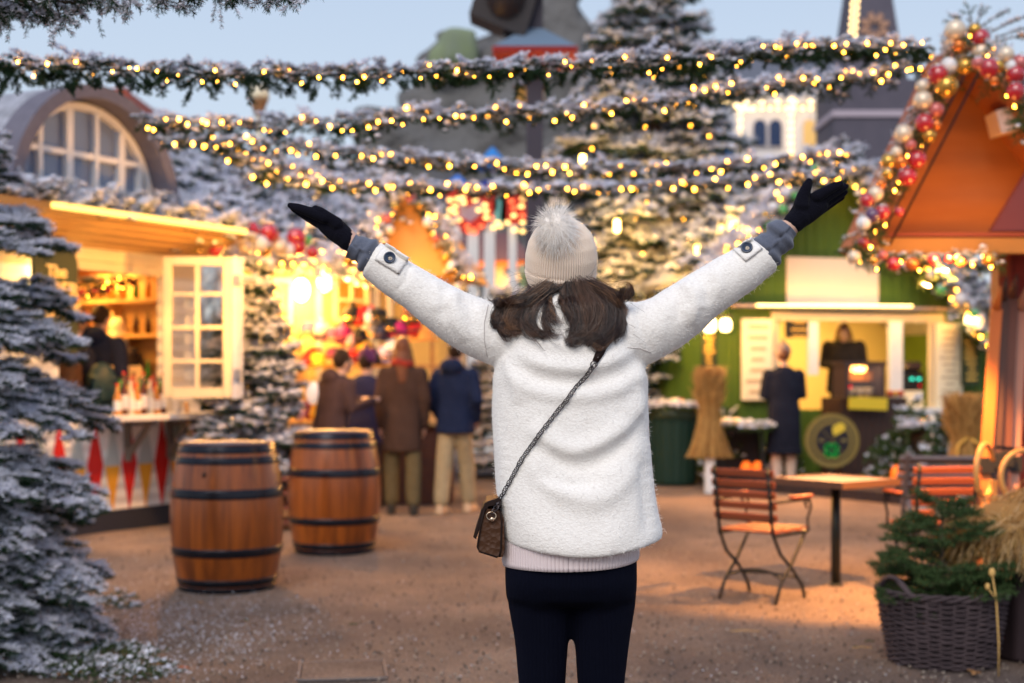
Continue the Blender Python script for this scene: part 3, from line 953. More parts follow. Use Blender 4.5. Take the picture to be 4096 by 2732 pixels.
for Pq, ra, rb, sh in SUB:
    n_ = max(12, int(620 * sh))
    t = np.linspace(0, len(Pq) - 1 - 1e-6, KH)
    i = t.astype(int); fr = (t - i)[:, None]
    p0 = Pq[np.clip(i - 1, 0, None)]; p1 = Pq[i]; p2 = Pq[i + 1]; p3 = Pq[np.clip(i + 2, None, len(Pq) - 1)]
    C = .5 * ((2 * p1) + (-p0 + p2) * fr + (2 * p0 - 5 * p1 + 4 * p2 - p3) * fr ** 2 + (-p0 + 3 * p1 - 3 * p2 + p3) * fr ** 3)
    C3 = []
    for k, (x, y) in enumerate(C):
        u = k / (KH - 1)
        hp, hn = on_coat(x, y, .012)
        if abs(hp.y - (YB - .02)) > .12 or y < 700:
            base = w(x, y, DY - .085 - .02 * u)
        else: base = hp
        if y < 672: base.y = min(base.y, w(x, y, DY - .070).y)
        C3.append(base)
    C3 = np.array([tuple(c) for c in C3])
    for _ in range(3): C3[1:-1, 1] = (C3[:-2, 1] + C3[1:-1, 1] * 2 + C3[2:, 1]) / 4
    C3 = np.repeat(C3[None], n_, 0)
    off = r3.normal(0, 1, (n_, 1, 3)) * np.array([[[1, .6, 1]]])
    off = np.clip(off, -2.6, 2.6)
    tt = np.linspace(0, 1, KH)
    rad = ra / SW * .62 * (1 - .78 * tt ** 2.2) * (1 + .15 * np.sin(tt * PI))
    cut = np.clip(r3.normal(.88, .17, (n_, 1)), .4, 1.08)       # strands end at different lengths
    tt2 = np.clip(tt[None] * cut * (KH - 1), 0, KH - 1 - 1e-6); ii = tt2.astype(int); ff = (tt2 - ii)[..., None]
    base = C3[np.arange(n_)[:, None], ii] * (1 - ff) + C3[np.arange(n_)[:, None], ii + 1] * ff
    ph = r3.random((n_, 1)) * 6.28
    wav = np.stack([np.sin(tt * 9 + ph), np.zeros((n_, KH)), np.cos(tt * 8 + ph * 1.7)], axis=2) * .0034 * tt[None, :, None]
    PP.append(base + off * rad[None, :, None] + wav)
    RR.append(np.tile(np.interp(tt, [0, .7, 1], [.00045, .0004, .00012]), (n_, 1)))
    tone = r3.choice([0, 0, 1, 1, 2, 3], p=[.22, .2, .2, .14, .14, .10])
    cu = np.clip(tt - .45, 0, 1) / .55; wc = r3.uniform(.004, .011); p0_ = r3.random() * 6.28; sp_ = r3.choice([-1, 1]) * r3.uniform(5, 8)
    PP[-1][..., 0] += (np.cos(p0_ + sp_ * cu) - math.cos(p0_)) * wc * cu; PP[-1][..., 2] += (np.sin(p0_ + sp_ * cu) - math.sin(p0_)) * wc * cu
    MI.append(np.where(r3.random(n_) < .75, tone, r3.integers(0, 3, n_)))
# flyaways
n_ = 240
st = np.array([tuple(w(r3.uniform(1225, 1365), 656, DY - .07)) for _ in range(n_)])
an = r3.uniform(-.3, 1, n_) * np.where(st[:, 0] > w(1292, 0).x, 1, -1)
dirs = np.stack([an, r3.normal(0, .3, n_), r3.uniform(-.9, .15, n_)], axis=1)
dirs /= np.linalg.norm(dirs, axis=1, keepdims=True)
tt = np.linspace(0, 1, KH)[None, :, None]
LL = r3.uniform(.06, .15, (n_, 1, 1))
fl = st[:, None] + dirs[:, None] * LL * tt + np.array([0, -.01, -.03]) * tt ** 2 + r3.normal(0, .02, (n_, 1, 3)) * tt ** 2 + .006 * np.sin(tt * 7 + r3.random((n_, 1, 3)) * 6)
PP.append(fl); RR.append(np.full((n_, KH), .00028)); MI.append(np.zeros(n_, int))
M_H1 = mat('brown_hair', (.040, .020, .015), .34, spec=.6)
M_H2 = mat('brown_hair_light', (.13, .066, .04), .34, spec=.55)
M_H4 = mat('brown_hair_dark', (.016, .008, .007), .4, spec=.5)
M_H3 = mat('brown_hair_warm', (.24, .12, .06), .34, spec=.55)
hair = strands('hair', np.concatenate(PP), np.concatenate(RR), [M_H1, M_H2, M_H4, M_H3], None, np.concatenate(MI)); attach(hair, woman)

# ribbed sweater hem
nA, nZ = 700, 10
a = np.linspace(0, 2 * PI, nA, endpoint=False)
V = np.zeros((nZ, nA, 3)); cL, cR = 1157, 1470
for i in range(nZ):
    t = i / (nZ - 1)
    y = 1225 + (1303 - 1225) * t
    c = w((cL + cR) / 2, y, DY)
    rx = (cR - cL) / 2 / SW; ry = .132
    rib = .0016 * np.cos(115 * a)
    ex = 2 / 2.3
    cx = np.sign(np.cos(a)) * np.abs(np.cos(a)) ** ex; sy_ = np.sign(np.sin(a)) * np.abs(np.sin(a)) ** ex
    V[i, :, 0] = c.x + (rx + rib - .002 * (t > .9)) * cx; V[i, :, 1] = c.y + (ry + rib) * sy_
    V[i, :, 2] = c.z + (.006 * np.sin(a * 2 + 1) + .010 * cx) * t
i = np.arange(nZ - 1)[:, None] * nA; j = np.arange(nA)[None]; j2 = (j + 1) % nA
f = np.stack([i + j, i + j2, i + nA + j2, i + nA + j], axis=2).reshape(-1, 4)
M_SWT = mat('pale_pink_knit', (.70, .60, .60), .95, spec=.1, bump=(500, .0005, 'voronoi'))
sw = attach(mesh_np('sweater_hem', V.reshape(-1, 3), f, M_SWT, None, None, True), woman)
m_ = sw.modifiers.new('so', 'SOLIDIFY'); m_.thickness = .004; m_.offset = -1

# leggings
mb = MB()
loft(mb, [((w(1314, y, DY).x, w(0, 0, DY).y + o_, w(0, y).z), (r_ - l) / 2 / SW, dd, 2.5) for y, l, r_, dd, o_ in
          ((1215, 1172, 1456, .105, 0), (1260, 1162, 1466, .115, 0), (1300, 1160, 1470, .120, -.004), (1345, 1161, 1471, .122, -.008), (1380, 1164, 1470, .110, -.004), (1398, 1172, 1462, .08, 0))], 36)
for (pts, sg) in (([(1237, 1340, 78), (1240, 1400, 73.5), (1245, 1480, 64), (1246, 1568, 57)], 1), ([(1393, 1340, 78), (1391, 1400, 75), (1388, 1480, 65), (1385, 1568, 57.5)], -1)):
    P = [w(x, y, DY) for x, y, _ in pts]; rr = [q_ / SW for _, _, q_ in pts]
    kn = P[-1].copy(); kn.z = .50; cf = kn.copy(); cf.z = .36; ank = kn.copy(); ank.z = .12
    P += [kn, cf, ank]; rr += [.052, .052, .036]
    mb.tube(P, rr, 28)
for sx_ in (1243, 1386):
    mb.ball(w(sx_, 1335, DY - .045), (.078, .075, .085), n=18)
M_LEG = mat('navy_ribbed_leggings', (.004, .005, .014), .9, spec=.07, bump=(95, .003, 'wavex', 1.0))
leg = attach(remesh(mb, 'leggings', M_LEG, None, .0075, 7), woman)
sb = leg.modifiers.new('sub', 'SUBSURF'); sb.levels = 1; sb.render_levels = 1
M_BOOT = mat('black_boot_leather', (.012, .011, .011), .45)
for x_ in (1246, 1385):
    an_ = w(x_, 1500, DY); mb = MB()
    limb(mb, [(an_.x, an_.y, .26), (an_.x, an_.y, .07)], [.052, .047])
    limb(mb, [(an_.x, an_.y - .02, .045), (an_.x, an_.y + .14, .04)], [.042, .04])
    mb.box((an_.x, an_.y + .055, .015), (.085, .27, .03))
    attach(remesh(mb, 'boot', M_BOOT, None, .006, 3), woman)

# ================================================================ handbag with chain and leather strap
M_BAG = mat('brown_reptile_leather', (.05, .022, .012), .38, bump=(75, .003, 'voronoi'), noise=(20, .8, (.09, .04, .02)), spec=.2)
M_BAGD = mat('dark_brown_leather', (.018, .009, .007), .65, spec=.15)
M_METAL = mat('gunmetal_chain', (.10, .085, .09), .25, 1)
M_GOLD = mat('pale_gold_metal', (.65, .5, .36), .25, 1)
bag = thing('handbag', 'small brown reptile leather bag on a dark chain slung across the white coat', 'handbag', w(1130, 1280, -.03))
yb = DY - .06
bb = MB()
poly = [(1113, 1165), (1148, 1172), (1156, 1190), (1158, 1262), (1154, 1279), (1143, 1280), (1100, 1267), (1095, 1256), (1104, 1205)]
P_ = [(w(x, y).x, w(x, y).z) for x, y in poly]
n_ = len(P_); cx = sum(p[0] for p in P_) / n_; cz = sum(p[1] for p in P_) / n_
vs = []; fs = []
for dy_, k in ((-.012, .93), (0, 1.0), (.15, 1.0), (.162, .93)):
    for x, z in P_: vs.append((cx + (x - cx) * k, YB + yb - .02 + dy_, cz + (z - cz) * k))
for l in range(3):
    for i in range(n_): fs.append((l * n_ + i, l * n_ + (i + 1) % n_, (l + 1) * n_ + (i + 1) % n_, (l + 1) * n_ + i))
fs += [tuple(range(n_)), tuple(range(3 * n_, 4 * n_))[::-1]]
bb.add(vs, fs)
attach(bb.build('bag_body', M_BAG, bevel=.003), bag)
bb = MB()
fl_ = [(1145, 1142), (1150, 1150), (1152, 1170), (1146, 1160), (1122, 1163), (1113, 1180), (1093, 1238), (1086, 1233), (1106, 1168), (1114, 1153)]
bb.prism([(w(x, y).x, w(x, y).z) for x, y in fl_], YB + yb - .034, YB + yb + .145)
attach(bb.build('flap', M_BAGD, bevel=.002), bag)
bb = MB()
for z0 in (0,):
    pl = [w(x, y, yb - .036) for x, y in ((1113, 1166), (1104, 1205), (1096, 1255), (1101, 1266), (1143, 1279))]
    bb.tube(pl, .0022, 6)
    pl = [w(x, y, yb - .034) for x, y in ((1148, 1172), (1152, 1195), (1150, 1262), (1146, 1278))]
    bb.tube(pl, .0022, 6)
attach(bb.build('piping', M_BAGD), bag)
hb = MB()
c_ = w(1128, 1184, yb - .040)
Q = Matrix.Rotation(R(90), 4, 'X')
hb.tube([c_ + Vector((.012 * math.cos(a), 0, .010 * math.sin(a))) for a in np.linspace(0, 2 * PI, 17)[:-1]], .0018, 6, closed=True)
hb.tube([c_ + Vector((.004, 0, .01)), w(1130, 1172, yb - .042)], .0022, 6)
hb.ball(c_ + Vector((0.002, -.001, -.008)), (.006, .003, .006))
attach(hb.build('clasp', M_GOLD), bag)
# chain up the back
pl = [(1130, 1176), (1143, 1160), (1160, 1130), (1178, 1096), (1196, 1062), (1220, 1024), (1245, 990), (1270, 957), (1295, 925), (1318, 896), (1340, 868), (1358, 845), (1364, 838)]
Pq = []
for i in range(len(pl) - 1):
    for k in range(30):
        f_ = k / 30; Pq.append((pl[i][0] * (1 - f_) + pl[i + 1][0] * f_, pl[i][1] * (1 - f_) + pl[i + 1][1] * f_))
P3 = []
for x, y in Pq:
    if x > 1146: P3.append(on_coat(x, y, .005)[0])
    else: P3.append(w(x, y, yb - .045))
P3 = np.array([tuple(p) for p in P3])
# the taut chain bridges the hollows between folds
for _ in range(25):
    sm_ = P3[:, 1].copy(); sm_[1:-1] = (P3[:-2, 1] + P3[2:, 1]) / 2
    P3[:, 1] = np.minimum(P3[:, 1], sm_)
L = np.concatenate([[0], np.cumsum(np.linalg.norm(np.diff(P3, axis=0), axis=1))])
nl_ = int(L[-1] / .0098)
cb = MB()
for k in range(nl_):
    s0 = L[-1] * (k + .5) / nl_
    p = Vector([np.interp(s0, L, P3[:, i]) for i in range(3)]); p2 = Vector([np.interp(min(s0 + .004, L[-1]), L, P3[:, i]) for i in range(3)])
    p1 = Vector([np.interp(max(s0 - .004, 0), L, P3[:, i]) for i in range(3)])
    d_ = (p2 - p1).normalized()
    tw = R(38 if k % 2 else -30) + random.uniform(-.25, .25)
    sd = d_.cross(Vector((0, -1, 0))).normalized(); up = sd.cross(d_)
    sd2 = sd * math.cos(tw) + up * math.sin(tw)
    cb.tube([p + d_ * (.0085 * math.cos(a)) + sd2 * (.0056 * math.sin(a)) for a in np.linspace(0, 2 * PI, 13)[:-1]], .00115, 6, closed=True)
attach(cb.build('chain', M_METAL), bag)
ring = MB(); p, nn = on_coat(1363, 838, .006)
ring.tube([p + Vector((.008 * math.cos(a), 0, .008 * math.sin(a))) for a in np.linspace(0, 2 * PI, 17)[:-1]], .0014, 6, closed=True)
attach(ring.build('ring', M_METAL), bag)
st_ = MB()
pl = [(1366, 832), (1376, 812), (1386, 788), (1396, 764), (1400, 748)]
vs = []; hw = .0105
for i, (x, y) in enumerate(pl):
    p, nn = on_coat(x, y, .006)
    if abs(p.y - YB) > .2: p = w(x, y, -.02)
    x2, y2 = pl[min(i + 1, len(pl) - 1)]; x1, y1 = pl[max(i - 1, 0)]
    d_ = Vector((x2 - x1, 0, -(y2 - y1))).normalized(); sd = Vector((d_.z, 0, -d_.x))
    k_ = .7 if i == 0 else 1
    vs += [p - sd * hw * k_, p + sd * hw * k_]
st_.add(vs, [(2 * i, 2 * i + 1, 2 * i + 3, 2 * i + 2) for i in range(len(pl) - 1)], 0, True)
so_ = st_.build('strap', M_BAGD); attach(so_, bag)
m_ = so_.modifiers.new('so', 'SOLIDIFY'); m_.thickness = .003
rv = MB(); p, nn = on_coat(1381, 800, .009); rv.ball(p, (.0035, .002, .0035)); attach(rv.build('rivet', M_METAL), bag)

# ================================================================ ground
def ground_mat():
    m = bpy.data.materials.new('trodden_sand'); m.use_nodes = True
    t = m.node_tree; b = t.nodes['Principled BSDF']; b.inputs['Roughness'].default_value = .95; b.inputs['Specular IOR Level'].default_value = .15
    c = t.nodes.new('ShaderNodeTexCoord')
    def noise(s, d=5, r=.65, stretch=None):
        v = c.outputs['Object']
        if stretch:
            mp = t.nodes.new('ShaderNodeMapping'); mp.inputs['Scale'].default_value = stretch; t.links.new(v, mp.inputs[0]); v = mp.outputs[0]
        n = t.nodes.new('ShaderNodeTexNoise'); n.inputs['Scale'].default_value = s; n.inputs['Detail'].default_value = d; n.inputs['Roughness'].default_value = r
        t.links.new(v, n.inputs['Vector']); return n.outputs[0]
    def ramp(v, p0, c0, p1, c1):
        r = t.nodes.new('ShaderNodeValToRGB'); r.color_ramp.elements[0].position = p0; r.color_ramp.elements[1].position = p1
        r.color_ramp.elements[0].color = (*c0, 1); r.color_ramp.elements[1].color = (*c1, 1); t.links.new(v, r.inputs[0]); return r.outputs[0]
    def mix(f, a, b_):
        x = t.nodes.new('ShaderNodeMixRGB'); 
        if isinstance(f, float): x.inputs[0].default_value = f
        else: t.links.new(f, x.inputs[0])
        t.links.new(a, x.inputs[1]); t.links.new(b_, x.inputs[2]); return x.outputs[0]
    base = ramp(noise(1.1, 8, .7), .35, (.135, .096, .074), .65, (.35, .255, .195))
    fine = ramp(noise(70, 6, .8, (1, .6, 1)), .38, (.10, .075, .065), .66, (.44, .36, .31))
    col = mix(.55, base, fine)
    mm = t.nodes.new('ShaderNodeMixRGB'); mm.blend_type = 'MULTIPLY'; mm.inputs[0].default_value = 1
    t.links.new(col, mm.inputs[1]); t.links.new(ramp(noise(.55, 4, .6, (1, .5, 1)), .38, (.66, .64, .66), .60, (1.12, 1.08, 1.02)), mm.inputs[2]); col = mm.outputs[0]
    gv = t.nodes.new('ShaderNodeTexVoronoi'); gv.inputs['Scale'].default_value = 55; t.links.new(c.outputs['Object'], gv.inputs['Vector'])
    lw = t.nodes.new('ShaderNodeMath'); lw.operation = 'LESS_THAN'; lw.inputs[1].default_value = .16; t.links.new(gv.outputs['Distance'], lw.inputs[0])
    sel = t.nodes.new('ShaderNodeMath'); sel.operation = 'GREATER_THAN'; sel.inputs[1].default_value = .60; t.links.new(noise(2.6, 5, .7), sel.inputs[0])
    mu = t.nodes.new('ShaderNodeMath'); mu.operation = 'MULTIPLY'; t.links.new(lw.outputs[0], mu.inputs[0]); t.links.new(sel.outputs[0], mu.inputs[1])
    sn = t.nodes.new('ShaderNodeRGB'); sn.outputs[0].default_value = (.55, .5, .5, 1)
    col = mix(mu.outputs[0], col, sn.outputs[0])
    t.links.new(col, b.inputs['Base Color'])
    h = t.nodes.new('ShaderNodeMath'); h.operation = 'ADD'; t.links.new(noise(9, 6, .7), h.inputs[0]); t.links.new(noise(90, 5, .8), h.inputs[1])
    bp = t.nodes.new('ShaderNodeBump'); bp.inputs['Distance'].default_value = .02; bp.inputs['Strength'].default_value = .9
    t.links.new(h.outputs[0], bp.inputs['Height']); t.links.new(bp.outputs[0], b.inputs['Normal'])
    return m
nx, ny = 180, 180
xs = np.linspace(-12, 14, nx); ys = np.linspace(-4, 32, ny)
X, Y = np.meshgrid(xs, ys)
Vg = np.stack([X.ravel(), Y.ravel(), np.zeros(X.size)], axis=1)
Vg[:, 2] = vnoise(Vg, 2.0, 9) * .012 + vnoise(Vg, 6.0, 10) * .008
edge = (X.ravel() <= -11.9) | (X.ravel() >= 13.9) | (Y.ravel() <= -3.9) | (Y.ravel() >= 31.9)
Vg[edge, 2] = -.02
i = np.arange(ny - 1)[:, None] * nx; j = np.arange(nx - 1)[None]
fg = np.stack([i + j, i + j + 1, i + nx + j + 1, i + nx + j], axis=2).reshape(-1, 4)
M_GROUND = ground_mat()
b = len(Vg)
outer = np.array([[-400, -60, -.02], [400, -60, -.02], [400, 900, -.02], [-400, 900, -.02]], float)
cor = np.array([0, nx - 1, nx * ny - 1, nx * (ny - 1)])
bot = list(range(nx)); right = [k * nx + nx - 1 for k in range(ny)]; top = [nx * (ny - 1) + k for k in range(nx)][::-1]; left = [k * nx for k in range(ny)][::-1]
me = bpy.data.meshes.new('ground')
polys = [tuple(map(int, q_)) for q_ in fg]
vl = [tuple(map(float, v)) for v in Vg] + [tuple(v) for v in outer]
for side, (o0, o1) in ((bot, (b, b + 1)), (right, (b + 1, b + 2)), (top, (b + 2, b + 3)), (left, (b + 3, b))):
    polys.append(tuple([o0, o1] + side[::-1]))
me.from_pydata(vl, [], polys); me.materials.append(M_GROUND); me.update()
ground = bpy.data.objects.new('ground', me); COL.objects.link(ground); ground['kind'] = 'structure'

# ================================================================ fir trees, branches and garlands
def lookm(d):
    return Vector(d).normalized()

def conifer(name, label, base, H, Rb, dens=1.0, snow=.55, scl=1.0, zmin=.12, green=None, group=None, lumps=0, seed=1, nl=.022, nd=260, pw=.85, prof=None, tiers=None, depth=2, az=None, droop=.3, nw=.0022, lump_r=.02, rise=.0, per=9, top=1.0):
    """A fir: tapered trunk, whorls of limbs, flat sprays of needled twigs. az=(a0, a1) limits the whorls' compass."""
    r = random.Random(seed)
    t = thing(name, label, 'tree', base, 0, group)
    segs = []; twigs = []
    tiers = tiers or max(5, int(H * 5))
    for k in range(tiers):
        u = (k + .5) / tiers
        z = H * (zmin + (top - zmin) * u)
        L = Rb * (prof(u) if prof else (1 - u * top) ** pw) + .06
        m = max(4, int(per * dens * (1 - .45 * u)))
        a0 = r.random() * 6.28
        for i in range(m):
            a = a0 + 2 * PI * i / m + r.uniform(-.25, .25)
            if az and not (az[0] <= (a % (2 * PI)) <= az[1] or az[0] <= (a % (2 * PI)) - 2 * PI <= az[1]): continue
            d = Vector((math.cos(a), math.sin(a), rise + .35 * (u - .35) + r.uniform(-.12, .12)))
            spray((0, 0, z + r.uniform(-.6, .6) * H / tiers), d, L * r.uniform(.75, 1.08), segs, twigs, r, depth, scl, droop)
    n0 = 5
    for i in range(n0): segs.append((0, 0, H * (.8 + .2 * i / n0), 0, 0, H * (.8 + .2 * (i + 1) / n0), scl))
    foliage('crown', segs, t, green, lumps, lump_r, nl=nl, dens=nd, snow=snow, nw=nw)
    mb = MB(); mb.tube([(0, 0, -.02), (0, 0, H * .5), (0, 0, H * .99)], [.022 * H + .01, .012 * H + .006, .004], 8)
    mb.build('trunk', BARK, t)
    twig_mesh('branch', twigs, t)
    return t, len(segs)

# big flocked fir in front at the left edge
ft, n1 = conifer('fir_tree', 'large frosted fir filling the lower left corner, beside the flagged counter', (-2.80, 7.0, 0), 2.8, .76, 1.0, .42, 1.3, .05, seed=4, lumps=300, nl=.026, nd=1500,
             prof=lambda u: min(.95 + .06 * math.sin(9 * u), (1 - u) / .46), tiers=15, per=13, az=(-1.9, 1.0), nw=.0011, lump_r=.012, droop=.35)
# cut boughs lying at its foot
def bough(name, label, p, ang, L, seed, snow=.2, green=None, cat='branch', group=None, scl=1.1, dens=300):
    r = random.Random(seed); t = thing(name, label, cat, p, 0, group); segs = []; tw = []
    spray((0, 0, .02), (math.cos(ang), math.sin(ang), .12), L, segs, tw, r, 2, scl, .45)
    foliage('needles', segs, t, green, int(100 * snow), .014, nl=.024, dens=dens, snow=snow, nw=.0026)
    twig_mesh('stem', tw, t); return t
LG = 'cut fir boughs on the ground at the frosted fir'
for k, (px, py, a, L, lb) in enumerate([(60, 2690, .2, .55, 'cut green fir bough at the very corner of the ground'), (200, 2640, -.25, .60, 'cut green fir bough pointing to the dry oak leaf'), (330, 2700, .1, .45, 'short cut fir bough nearest the metal ground cover'), (120, 2560, .25, .5, 'cut fir bough under the lowest frosted branches'), (300, 2425, .15, .32, 'small fir twig lying level with the foot of the nearer barrel'), (20, 2600, -.4, .6, 'dark cut fir bough beneath the frosted fir trunk')]):
    g_ = gnd(px, py); bough('fir_bough', lb, (g_.x, g_.y, .01), a, L, 40 + k, .16, G_LIGHT, group=LG)

# snowy boughs hanging in from the top left (the tree stands outside the frame)
t = thing('fir_tree', 'dark snowy fir whose drooping boughs hang in from the upper left corner', 'tree', (-2.75, 4.6, 0))
segs = []; tw = []; r = random.Random(5)
for (px, py, ex, ey, Y, L) in [(-60, -60, 560, -30, 4.4, 1), (-60, -10, 300, 10, 4.5, 1), (-100, 20, 120, 20, 4.7, 1), (300, -80, 900, -50, 4.3, 1), (700, -90, 1230, -45, 4.2, 1), (-80, -30, 420, -10, 4.6, 1), (100, -80, 700, -50, 4.5, 1)]:
    a = at(px, py, Y) - t.location; b_ = at(ex, ey, Y - .1) - t.location
    d = (b_ - a); n = 9
    for i in range(n):
        p = a.lerp(b_, i / n)
        segs.append((*p, *a.lerp(b_, (i + 1) / n), 1.0))
        for s_ in range(2):
            dd = Vector((r.uniform(-.5, .9), r.uniform(-.8, .8), r.uniform(-.9, .1)))
            spray(p, dd, r.uniform(.04, .085), segs, tw, r, 1, .8, .5)
    tw.append(([Vector((0, .0, 3.0)), a, a.lerp(b_, .5), b_], .016))
for (px, py, dx, dy, Lp) in [(200, 60, 0, 120, 1), (215, 130, -5, 60, 1), (390, 70, 20, 70, 1), (470, 20, -15, 60, 1), (330, 60, -30, 50, 1), (620, 0, 10, 65, 1), (690, 0, 20, 45, 1), (780, 0, -10, 50, 1), (880, -10, 5, 125, 1), (865, 0, -15, 85, 1), (920, 0, 40, 70, 1), (985, -10, 5, 40, 1), (1080, -10, 5, 30, 1), (1180, -10, 15, 15, 1), (120, 60, -20, 90, 1), (40, 60, -10, 110, 1), (260, 40, 30, 60, 1), (540, 10, 25, 40, 1)]:
    a = at(px, py, 4.4) - t.location; b_ = at(px + dx, py + dy, 4.4 + r.uniform(-.05, .05)) - t.location
    for i in range(4): segs.append((*a.lerp(b_, i / 4), *a.lerp(b_, (i + 1) / 4), .62))
foliage('bough', segs, t, None, 100, .010, nl=.022, dens=1300, snow=.34, nw=.0014)
twig_mesh('branch', tw, t)
MB().tube([(0, 0, -.02), (0, 0, 1.5), (0, .02, 3.6)], [.10, .07, .03], 10).build('trunk', BARK, t)

# light bulbs
BULBM = bpy.data.meshes.new('bulb')
_b = MB().ball((0, 0, 0), (.0062, .0062, .0085), n=6); BULBM.from_pydata(_b.v, [], _b.f)
GLOW_W = glow('warm_bulb', (1.0, .39, .03), 66)
BULBM.materials.append(GLOW_W); BULBM.update()
def bulb(p, root, s=1.0):
    o = bpy.data.objects.new('bulb', BULBM); COL.objects.link(o); o.parent = root; o.location = Vector(p) - root.location; o.scale = (s, s, s)
    return o

def bez(P, n):
    P = [Vector(p) for p in P]; out = []
    for i in range(len(P) - 1):
        p0, p1, p2, p3 = P[max(i - 1, 0)], P[i], P[i + 1], P[min(i + 2, len(P) - 1)]
        for k in range(n):
            t = k / n
            out.append(.5 * ((2 * p1) + (-p0 + p2) * t + (2 * p0 - 5 * p1 + 4 * p2 - p3) * t * t + (-p0 + 3 * p1 - 3 * p2 + p3) * t ** 3))
    out.append(P[-1]); return out

M_WIRE = mat('green_wire', (.01, .02, .012), .6)
def garland(label, pts, rad, bulbs, seed, snow=.5, sprig=.10, per=1.0, scl=1.0, hang=.3, bs=1.0, lumps=900, dens=700, group='lit fir garlands across the square', cat='garland', lump_r=.016, green=None, hangr=0):
    """pts world points; rad half thickness; sprigs along a wire, bulbs among them."""
    P = bez(pts, 16); L = sum((P[i + 1] - P[i]).length for i in range(len(P) - 1))
    t = thing('garland', label, cat, P[0], 0, group); o0 = P[0]; r = random.Random(seed)
    segs = []; tw = []
    n = int(L / .0085 * per)
    cum = [0]
    for i in range(len(P) - 1): cum.append(cum[-1] + (P[i + 1] - P[i]).length)
    def pos(s_):
        s_ = max(0, min(L - 1e-6, s_)); i = max(k for k in range(len(cum) - 1) if cum[k] <= s_)
        return P[i].lerp(P[i + 1], (s_ - cum[i]) / (cum[i + 1] - cum[i])), (P[i + 1] - P[i]).normalized()
    prev = None
    for k in range(n):
        p, d = pos(L * (k + r.random()) / n)
        a = r.random() * 2 * PI; side = d.orthogonal().normalized(); up = d.cross(side)
        rd = side * math.cos(a) + up * math.sin(a)
        sg = r.choice((-1, 1))
        dd = (d * sg * r.uniform(.5, 1.2) + rd * .75 + Vector((0, 0, -hang * r.random()))).normalized()
        st = p + rd * rad * .2 - o0
        ll = sprig * r.uniform(.6, 1.25)
        if r.random() < .06: ll *= 1.6; dd = (dd + Vector((0, 0, .6 * r.choice((-1, 1, -1))))).normalized()
        spray(st, dd, ll, segs, tw, r, 1 if ll > sprig * .8 else 0, .7 * scl, .5)
    for k in range(int(hangr * L)):
        p, d = pos(L * r.random()); spray(p - o0, (r.uniform(-.5, .5), r.uniform(-.4, .4), -1), sprig * r.uniform(1.2, 2.2), segs, tw, r, 1, .8 * scl, .4)
    sg_ = np.array(segs); Pa = np.array([tuple(p - o0) for p in P]); md = (sg_[:, :3] + sg_[:, 3:6]) / 2
    di = ((md[:, None, :2] - Pa[None, :, :2]) ** 2).sum(2).argmin(1); rel = (md[:, 2] - Pa[di, 2]) / rad
    segs = np.concatenate([sg_, (1.1 * np.clip(rel, -1.6, 1.6))[:, None]], axis=1)
    foliage('foliage', segs, t, green, lumps, lump_r, nl=.021 * scl, dens=dens, snow=snow, nw=.0024 * scl)
    wb = MB(); wb.tube([p - o0 for p in P], .006, 6); wb.build('wire', M_WIRE, t)
    for k in range(bulbs):
        p, d = pos(L * (k + r.uniform(.1, .9)) / bulbs)
        side = d.orthogonal().normalized(); up = d.cross(side); a = r.random() * 6.28
        q_ = p + (side * math.cos(a) + up * math.sin(a)) * rad * r.uniform(.55, 1.05) + Vector((0, -rad * r.uniform(.2, .8), -rad * .35))
        bulb(q_, t, bs * r.choice((.55, .8, .95, 1.05, 1.25)) * r.uniform(.9, 1.1))
    return t

def A(l): return [at(*q_) for q_ in l]
garland('longest frosted garland with warm bulbs, highest across the sky', A([(-260, 235, 6.0), (150, 265, 6.2), (700, 290, 6.5), (1200, 300, 6.8), (1700, 290, 7.0), (2100, 265, 7.2), (2500, 255, 7.4), (2900, 225, 7.7), (3300, 190, 8.1), (3700, 190, 8.6)]), .044, 88, 1, .28, .068, 1.35, 1.1, .35, .85, 120, hangr=3, dens=1000)
garland('second frosted garland down, thick, from the arched dormer to the grey tower', A([(560, 480, 9.0), (1000, 495, 9.0), (1480, 480, 8.8), (1600, 455, 8.8), (2000, 450, 8.8), (2500, 420, 9.0), (3000, 345, 9.2), (3450, 300, 9.6), (3720, 230, 9.8)]), .055, 80, 2, .34, .072, 1.2, 1.15, .4, 1.1, 400, lump_r=.022, hangr=4)
garland('third frosted garland down, crossing behind the raised left glove tips', A([(640, 560, 11.0), (1050, 570, 11.0), (1500, 620, 11.2), (1900, 650, 11.5), (2400, 672, 11.5), (2900, 660, 11.8), (3400, 610, 12.0)]), .055, 72, 3, .38, .072, 1.0, 1.25, .4, 1.3, 400, lump_r=.028)
garland('lowest frosted garland, level with the pompom and the marquee lights', A([(1000, 700, 12.5), (1400, 735, 12.5), (1800, 752, 13.0), (2200, 755, 13.0), (2600, 742, 13.2), (3000, 715, 13.2), (3420, 690, 13.5)]), .055, 74, 4, .38, .072, 1.0, 1.3, .4, 1.4, 400, lump_r=.03)
garland('short frosted garland slanting down from the dormer towards the raised left glove', A([(620, 480, 11.5), (800, 560, 11.8), (1000, 640, 12.2), (1250, 700, 12.8), (1420, 740, 13.0)]), .06, 32, 5, .38, .08, 1.0, 1.3, .3, 1.4, 250, lump_r=.03)

